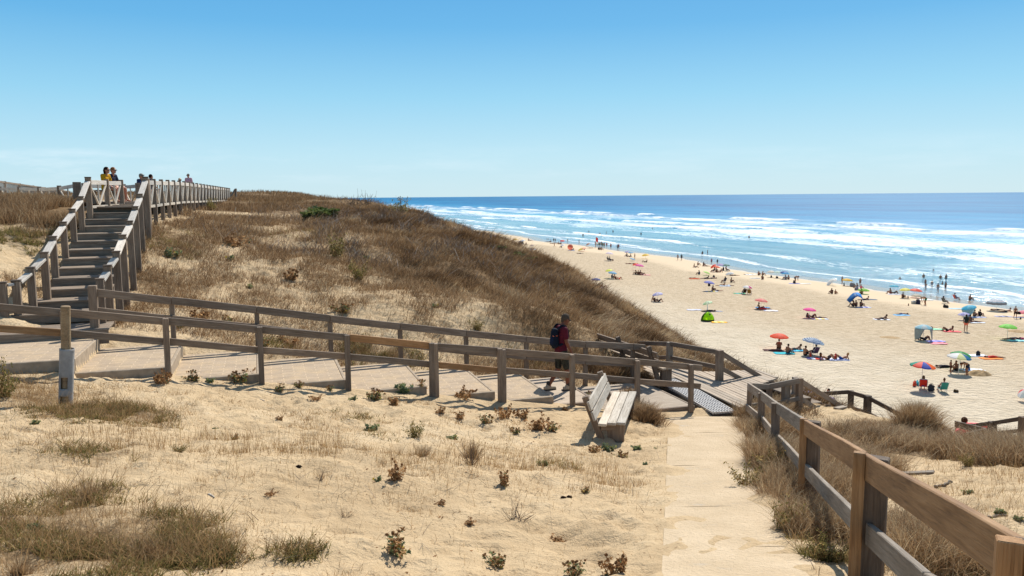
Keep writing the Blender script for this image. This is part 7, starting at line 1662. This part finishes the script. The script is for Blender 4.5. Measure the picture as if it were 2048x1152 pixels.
PL = [
 (325, 766, 52, 'dry', 'brown dried sea holly at the foot of the second path fence post', 1.2), (385, 762, 40, 'mixed', 'small sea holly right of the second path fence post'), (418, 764, 30, 'green', 'low green leaved plant left of the tall browning one below the path'), (478, 764, 48, 'mixed', 'sea holly with green leaves left of the third path fence post'), (505, 760, 34, 'dry', 'tall brown sea holly touching the third path fence post', 1.5),
 (598, 775, 26, 'mixed', 'tiny sea holly below the fourth bay of the brick path'), (660, 780, 22, 'mixed', 'tiny plant left of the fourth path fence post'), (705, 800, 24, 'green', 'small green sprout in the sand just below the fourth path fence post'),
 (805, 784, 62, 'green', 'wide green sea holly below the fifth bay of the path'), (842, 788, 40, 'mixed', 'sea holly with brown tops beside the doubled fence post'), (752, 800, 44, 'mixed', 'sea holly with brown rim left of the wide green one'), (790, 812, 40, 'dry', 'brown sea holly in front of the wide green one'), (765, 778, 0, 'dry', '') if False else (926, 796, 50, 'dry', 'brown sea holly between the doubled fence posts'), (955, 792, 34, 'dry', 'brown sea holly left of the second doubled fence post'),
 (880, 828, 32, 'dry', 'brown sea holly alone in the sand, leftmost of a loose row'), (920, 838, 30, 'dry', 'brown sea holly second in the loose row in the sand'), (970, 846, 40, 'mixed', 'brown and green sea holly at the lower left of the big clump'), (1008, 836, 42, 'dry', 'tall brown sea holly at the left of the big clump', 1.5), (1045, 838, 46, 'dry', 'brown sea holly in the middle of the big clump', 1.1), (1078, 858, 60, 'dry', 'large brown sea holly at the right of the big clump'), (1105, 862, 36, 'mixed', 'greenish sea holly at the right end of the big clump'), (1152, 806, 34, 'mixed', 'sea holly in the shade below the fence post left of the pale bench'), (1130, 822, 26, 'dry', 'small brown plant between the big clump and the pale bench'),
 (745, 862, 42, 'green', 'blue green sea holly left of the cracked sand ledge'), (906, 878, 40, 'green', 'blue green sea holly on the cracked sand ledge'), (828, 876, 52, 'bush', 'thin yellow green bush left of the cracked sand ledge', .9),
 (792, 958, 56, 'dry', 'brown sea holly with seed heads in the middle of the near sand', 1.3), (755, 962, 30, 'green', 'pair of round green leaves left of the browned sea holly'), (1006, 970, 44, 'dry', 'brown sea holly with dark seed heads in the right middle sand', 1.4), (940, 930, 50, 'twiggy', 'orange stalked dry plant in the middle of the near sand', 1.6),
 (795, 1108, 90, 'mixed', 'large sea holly with a round green leaf near the lower edge', 1.0), (990, 1132, 60, 'mixed', 'yellow leaved sea holly near the lower edge'), (1150, 1150, 60, 'mixed', 'yellow and brown sea holly at the lower edge'), (1232, 1150, 80, 'dry', 'brown sea holly in front of the walkway at the lower edge', 1.3), (1035, 1040, 70, 'twiggy', 'grey twiggy dead shrub in the right middle sand', .7), (1115, 1085, 40, 'dry', 'small withered sea holly above the yellow and brown one', .8),
 (1190, 905, 34, 'dry', 'brown plant below the pale bench, left end of a row'), (1218, 902, 38, 'green', 'green plant at the near foot of the pale bench'), (1242, 916, 36, 'mixed', 'brown leaved plant in front of the pale bench'), (1275, 898, 34, 'green', 'green plant right of the pale bench feet'), (1312, 900, 24, 'green', 'small green plant beside the walkway edge'), (1290, 932, 26, 'green', 'dark green plant between the bench and the walkway edge'),
 (560, 782, 30, 'mixed', 'little sea holly under the path kerb, right of the third fence post'), (632, 800, 26, 'dry', 'little brown plant in the sand below the fourth path bay'), (1180, 800, 34, 'mixed', 'bluish plant behind the backrest foot of the pale bench'), (1030, 868, 30, 'mixed', 'small plant below the middle of the big brown clump'), (470, 880, 26, 'mixed', 'small plant in the stubble, left of the middle'), (560, 842, 24, 'dry', 'small brown sprig in the stubble above the dark pebble'), (640, 960, 34, 'twiggy', 'little twiggy sprig on bare sand left of the middle', .8), (690, 1035, 34, 'twiggy', 'small twiggy sprig on bare sand in the lower middle', .8), (880, 1010, 34, 'dry', 'withered brown sprig below the holly with seed heads', .7), (1085, 930, 30, 'green', 'little green creeper on the sand left of the walkway'), (940, 1050, 36, 'dry', 'flat brown sprig right of the large low sea holly', .6), (360, 905, 36, 'bush', 'low greyish sprig right of the dry mats at left', .7), (540, 990, 30, 'dry', 'single brown sprig on bare sand, left lower middle', .8), (1170, 985, 30, 'mixed', 'small plant between the pine cones and the walkway', .8),
 (72, 1062, 60, 'green', 'dark green rosette in the lower left corner'), (205, 1015, 44, 'bush', 'spiky greenish plant in the left foreground'), (12, 795, 60, 'bush', 'green feathery plant at the left edge beside the marker post', 1.6), (70, 850, 30, 'green', 'creeping green plant left of the broad green mat'), (430, 862, 20, 'green', 'tiny grey green plant right of the broad green mat'),
 (400, 640, 54, 'dry', 'brown sea holly behind the path fence, near the stair'), (362, 655, 34, 'mixed', 'small plant behind the path fence, left of a brown one'), (455, 645, 30, 'mixed', 'small plant behind the path fence, right of a brown one'), (215, 645, 40, 'mixed', 'sea holly at the foot of the stair railing'), (245, 605, 34, 'green', 'green plant right of the splayed stair railing'), (582, 690, 44, 'dry', 'brown sea holly behind the third path fence bay'), (525, 692, 34, 'mixed', 'yellowing plant behind the third path fence post'),
 (672, 515, 44, 'bush', 'yellow green upright shrub in the middle of the dune slope', 1.5), (716, 560, 46, 'bush', 'olive shrub below the upright one on the dune slope', 1.2), (730, 520, 26, 'green', 'small dark green plant on the bare sand of the dune slope'), (582, 560, 40, 'dry', 'brown plant in the lower middle of the dune slope', 1.3), (470, 492, 60, 'dry', 'reddish brown plants on the left of the dune slope', .9), (500, 575, 30, 'green', 'small green plant with a dark shade on the lower dune slope'), (345, 512, 44, 'green', 'green plant on the slope right of the stair'), (685, 625, 44, 'mixed', 'green and brown plant above the path fence on the slope'), (420, 420, 34, 'bush', 'pale green shrub right of the terrace railing'), (460, 520, 26, 'green', 'small green plant left of the middle of the slope'), (870, 615, 26, 'green', 'small green plant under the long brown grass'), (955, 660, 34, 'bush', 'greenish shrub above the walking man to his left'), (640, 438, 80, 'bramble', 'bright green bramble on the ridge against the sea', .9), (660, 436, 56, 'bramble', 'right hand part of the green bramble on the ridge'), (618, 440, 50, 'bramble', 'left hand part of the green bramble on the ridge'), (1030, 515, 60, 'bramble', 'green bush in the brown grass on the seaward ridge', .6), (1050, 522, 44, 'bramble', 'lower green bush in the brown grass on the seaward ridge', .6), (1000, 500, 40, 'bramble', 'upper green bush in the brown grass on the seaward ridge', .6), (1048, 527, 26, 'bramble', 'small bright green bush below the green bushes on the ridge', .8), (800, 430, 60, 'bush', 'olive shrub on the skyline against the surf', .7), (765, 425, 44, 'twiggy', 'bare twiggy shrub on the skyline against the surf', .7), (705, 412, 56, 'twiggy', 'bare twiggy shrub on the skyline right of the bramble', .55), (735, 412, 40, 'twiggy', 'tall bare stalks on the skyline right of the bramble', 1.1),
 (1500, 985, 80, 'bush', 'leafy grey green shrub on the verge right of the walkway', 1.1), (1545, 935, 60, 'bush', 'leafy shrub against the lower fence rail', 1.0), (1580, 1060, 90, 'bush', 'large yellow green shrub on the verge below the orange batten', 1.0), (1655, 1120, 80, 'bush', 'green leafy plant at the foot of the nearest fence post', .9), (1520, 870, 44, 'bush', 'small leafy shrub near the far end of the walkway fence', 1.0), (1735, 1150, 60, 'green', 'glossy leaved plant under the nearest lower rail'),
 (1850, 1100, 70, 'green', 'green leaved plant beyond the nearest orange rail'), (1910, 1130, 60, 'mixed', 'yellow flowered plant beyond the nearest orange rail'), (1935, 990, 30, 'green', 'spiky rosette on the right hand sand'), (2000, 1030, 44, 'green', 'grey green rosette near the right edge'), (2035, 1040, 34, 'green', 'rosette at the very right edge'), (1935, 932, 36, 'bush', 'dark spiky plant below the hummocks on the right'), (2010, 897, 60, 'bush', 'dense olive shrub below the lower beach railing', .7), (2040, 905, 60, 'bush', 'olive shrub at the right edge below the lower railing', .7), (1980, 897, 50, 'bush', 'olive shrub left end of the row below the lower railing', .6)]
for r in PL:
    if r[4]: plant(*r)
# shed leaves, seed husks and crumbs of dead plant lying on the sand
rl = random.Random(5); lv_, lt_, lc_ = [], [], []
pp = sample(-9, 2.4, 4.6, 15, 2600, lambda x, y: .15 + .85 * clump(x, y, 1.1, .46, .62)); pq = sample(2.4, 9.5, 5, 15, 900, lambda x, y: .3 + .7 * clump(x, y, 1.1, .46, .62)); pr_ = sample(-11, 5, 17.5, 30, 1500, lambda x, y: np.where(crest_d(x, y)[0] < -1, .2 + .8 * clump(x, y, .9, .46, .62), 0))
for q in np.concatenate([pp, pq, pr_]):
    k_ = rl.random(); s_ = (.008 + .016 * rl.random() ** 2) * (1 + max(0, q[1] - 10) * .06)
    leaf_fan(lv_, lt_, lc_, (q[0], q[1], q[2] + .026), (rl.uniform(-.7, .7), rl.uniform(-.7, .7), 1), s_, 2, rl, k_ * .6, .4)
me = mesh_np('leaf_litter', lv_, [lt_]); attr(me, 'tint', lc_); tag(obj('leaf_litter', me, M['holly_dry']), 'brown shed leaves and husks strewn over the dry sand', 'leaf litter', None, 'stuff')
# marram tussocks and the round dry bush by the path end
def tuft(u, v, wpx, hpx, n, label, tint=.5, lean=(.1, 0)):
    c = G(u, v); k = c.y / FPX; a = RNG.random(n) * 2 * np.pi; rr = np.abs(RNG.normal(0, .42, n)) * wpx * k * .5
    x = np.cos(a) * rr; y = np.sin(a) * rr * .8; z = height(c.x + x, c.y + y) - c.z - .02
    h = hpx * k * RNG.uniform(.45, 1.05, n) * (1 - .35 * np.clip(rr / (wpx * k * .5), 0, 1))
    outx, outy = x / (wpx * k), y / (wpx * k)
    v_, q, t, cc = blades(np.stack([x, y, z], -1), h, .0035 + c.y * .0003, lean, .3, .7, np.clip(RNG.normal(tint, .2, n), 0, 1), 3)
    lv_ = (np.arange(len(v_)) % 7) // 2; v_[:, 0] += np.repeat(outx * h, 7) * (lv_ / 3.0) * 1.2; v_[:, 1] += np.repeat(outy * h, 7) * (lv_ / 3.0) * 1.2
    me = mesh_np('grass_tussock', v_, [q, t]); attr(me, 'tint', cc); o = obj('grass_tussock', me, M['dry']); o.location = c; tag(o, label, 'grass tussock', 'grass tussocks')
tuft(1832, 862, 95, 82, 4200, 'tall dry grass tussock standing against the beach, right of the stair rails', .68)
tuft(1872, 874, 76, 40, 2600, 'lower dry grass tussock right of the tallest one', .62)
tuft(1900, 886, 80, 24, 2200, 'wide dry grass tussock left of the dark lower railing', .62)
tuft(1685, 888, 46, 56, 1500, 'dark dry tussock on the mound, left of a twin', .3)
tuft(1740, 896, 56, 56, 1600, 'dark dry tussock on the mound, right of a twin', .3)
tuft(1790, 905, 60, 40, 1300, 'dry tussock on the sand below the tallest one', .5)
tuft(1295, 842, 74, 40, 2400, 'round brown dry bush between the pale bench and the path end', .35)
tuft(1255, 800, 40, 40, 900, 'dry tuft behind the backrest of the pale bench', .5)
tuft(1285, 775, 60, 48, 1500, 'brown grass clump at the far side of the last path bay', .4)
tuft(1230, 762, 60, 44, 1500, 'brown grass clump under the dark sea facing bench', .35)
tuft(1100, 752, 44, 34, 900, 'brown grass clump behind the walking man', .5)
tuft(945, 912, 44, 44, 300, 'thin grey green grass tuft left of the orange stalked plant', .75)
tuft(845, 918, 50, 44, 320, 'straw coloured grass tuft in the middle of the near sand', .8)
tuft(40, 1150, 60, 60, 300, 'thin grass tuft in the lower left corner', .7)
tuft(300, 1120, 180, 75, 380, 'sprawling half dry grass in the left foreground', .6)
tuft(180, 1000, 110, 60, 240, 'sprawling dry grass above the left foreground mats', .6)

# driftwood, planks and sticks
def stick(name, a, b, r, label, cat, m='grey', sink=.3):
    p, q = G(*a), G(*b); mid = (p + q) / 2; rng = random.Random(int(a[0])); bm = bmesh.new(); n = 7; pts = []
    for i in range(n + 1):
        c = p.lerp(q, i / n); c = Vector((c.x, c.y, H(c.x, c.y) + r * .4)) + Vector((rng.uniform(-1, 1), rng.uniform(-1, 1), rng.uniform(0, 1))) * r * 1.2 - p; pts.append(c)
    for i in range(n): tube(bm, pts[i], pts[i + 1], r * (1 - .07 * i), r * (.93 - .07 * i), 7, (), True, 1)
    o = bm_obj(name, bm, M[m], None, Matrix.Translation(p), True); tag(o, label, cat, 'driftwood on the sand')
def plank(a, b, w, t, label, m='grey'):
    p, q = G(*a), G(*b); p.z += t * .55; q.z = H(q.x, q.y) + t * .55
    o = beam('driftwood_plank', p, q, w, t, M[m]); tag(o, label, 'plank', 'driftwood on the sand')
plank((1802, 950), (1868, 948), .10, .03, 'weathered plank lying on the sand right of the walkway fence', 'grey'); plank((1672, 818), (1690, 815), .14, .04, 'pale board end on the crest of the sand mound', 'deck'); plank((1655, 813), (1684, 811), .10, .05, 'dark board on the crest of the sand mound', 'dark')
stick('driftwood_stick', (1870, 976), (1908, 968), .018, 'crooked grey driftwood stick on the right hand sand', 'driftwood'); stick('driftwood_stick', (1974, 1036), (2014, 1031), .014, 'thin driftwood stick by the rosettes at right', 'driftwood'); stick('driftwood_stick', (1890, 1083), (1912, 1076), .016, 'short driftwood stick under the orange rail', 'driftwood')
stick('driftwood_stick', (418, 990), (432, 1000), .014, 'short pale stick on the left middle sand', 'driftwood', 'seat'); stick('driftwood_stick', (1080, 1008) if False else (520, 800), (530, 803), .012, 'tiny stick below the third path fence post', 'driftwood', 'seat')
for u, v, lab in ((1127, 996, 'dark pine cone on the right middle sand, left of a pair'), (1139, 995, 'dark pine cone on the right middle sand, right of a pair'), (598, 934, 'dark pebble on the left middle sand'), (432, 880, 'dark crooked pebble in the stubble left of the middle')):
    c = G(u, v); bm = bmesh.new(); bmesh.ops.create_icosphere(bm, subdivisions=3, radius=.022)
    for w_ in bm.verts: w_.co = Vector((w_.co.x * 1.5, w_.co.y, w_.co.z * .8)) * (1 + .18 * math.sin(w_.co.x * 260) * math.sin(w_.co.z * 240))
    o = bm_obj('pine_cone' if 'cone' in lab else 'pebble', bm, cmat('hair', '2a2018'), None, Matrix.Translation(c + Vector((0, 0, .008))), True); tag(o, lab, 'pine cone' if 'cone' in lab else 'pebble')
# ------------------------------------------------------------------ light
SAZ, SEL = R(24), R(47.5)
w = bpy.data.worlds.new("World"); scene.world = w; w.use_nodes = True
nt = w.node_tree; bg = nt.nodes['Background']
sky = nt.nodes.new('ShaderNodeTexSky'); sky.sky_type = 'NISHITA'; sky.sun_disc = False
sky.sun_elevation = SEL; sky.sun_rotation = SAZ; sky.altitude = 0; sky.air_density = 1.0; sky.dust_density = .6; sky.ozone_density = 2.0
tc = nt.nodes.new('ShaderNodeTexCoord'); sep = nt.nodes.new('ShaderNodeSeparateXYZ'); nt.links.new(tc.outputs['Generated'], sep.inputs[0])
def wramp(sock, stops):
    r = nt.nodes.new('ShaderNodeValToRGB'); nt.links.new(sock, r.inputs[0]); e = r.color_ramp
    while len(e.elements) < len(stops): e.elements.new(.5)
    for q, (p_, c_) in zip(e.elements, stops): q.position = p_; q.color = (*c_, 1) if isinstance(c_, tuple) else (c_, c_, c_, 1)
    return r.outputs[0]
def wmath(op, a, b):
    m_ = nt.nodes.new('ShaderNodeMath'); m_.operation = op
    for i_, v_ in enumerate((a, b)):
        if isinstance(v_, (int, float)): m_.inputs[i_].default_value = v_
        else: nt.links.new(v_, m_.inputs[i_])
    return m_.outputs[0]
# clear air: pale at the horizon, deepening upwards; thin wisps of cloud low down
SKY_K = 9.3
air = wramp(sep.outputs[2], [(0.0, (.60, .80, .87)), (.05, (.50, .77, .90)), (.12, (.30, .645, .875)), (.20, (.125, .455, .80)), (.27, (.072, .365, .735)), (.45, (.20, .36, .56)), (1.0, (.18, .25, .37))])
mulv = nt.nodes.new('ShaderNodeVectorMath'); mulv.operation = 'SCALE'; mulv.inputs[3].default_value = SKY_K * .8; nt.links.new(air, mulv.inputs[0])
fac = wramp(sep.outputs[2], [(0.0, .95), (.28, .90), (.45, .5), (1.0, .3)])
mixn = nt.nodes.new('ShaderNodeMix'); mixn.data_type = 'RGBA'; nt.links.new(fac, mixn.inputs[0]); nt.links.new(sky.outputs[0], mixn.inputs[6]); nt.links.new(mulv.outputs[0], mixn.inputs[7])
mp_ = nt.nodes.new('ShaderNodeMapping'); mp_.inputs['Scale'].default_value = (7, 7, 46); nt.links.new(tc.outputs['Generated'], mp_.inputs[0])
cn = nt.nodes.new('ShaderNodeTexNoise'); cn.inputs['Scale'].default_value = 1.0; cn.inputs['Detail'].default_value = 7; cn.inputs['Roughness'].default_value = .62; nt.links.new(mp_.outputs[0], cn.inputs['Vector'])
cl = wmath('MULTIPLY', wramp(cn.outputs[0], [(.47, 0.0), (.70, 1.0)]), wramp(sep.outputs[2], [(.012, 0.0), (.03, .5), (.05, .4), (.072, 0.0)]))
cl = wmath('MULTIPLY', cl, wramp(wmath('ADD', wmath('MULTIPLY', sep.outputs[0], -1.0), .0), [(.05, .25), (.42, .5), (.56, 1.0)]))
mix2 = nt.nodes.new('ShaderNodeMix'); mix2.data_type = 'RGBA'; nt.links.new(cl, mix2.inputs[0]); nt.links.new(mixn.outputs[2], mix2.inputs[6]); mix2.inputs[7].default_value = (7.4, 7.9, 8.3, 1)
nt.links.new(mix2.outputs[2], bg.inputs[0]); bg.inputs[1].default_value = .10
sd_ = bpy.data.lights.new('sun', 'SUN'); sd_.energy = 4.5; sd_.angle = R(.53); sd_.color = (1, .955, .88)
sun = bpy.data.objects.new('sun', sd_); COL.objects.link(sun)
dirv = Vector((math.sin(SAZ) * math.cos(SEL), math.cos(SAZ) * math.cos(SEL), math.sin(SEL)))
sun.rotation_euler = dirv.to_track_quat('Z', 'Y').to_euler(); sun.location = (0, 0, 60)
vs = scene.view_settings; vs.view_transform = 'Standard'; vs.look = 'None'; vs.exposure = 0.46; vs.gamma = 1.0
scene.cycles.use_denoising = True
scene.cycles.max_bounces = 6; scene.cycles.transparent_max_bounces = 8; scene.cycles.caustics_reflective = False; scene.cycles.caustics_refractive = False
scene.cycles.sample_clamp_indirect = 4.0; scene.cycles.sample_clamp_direct = 0
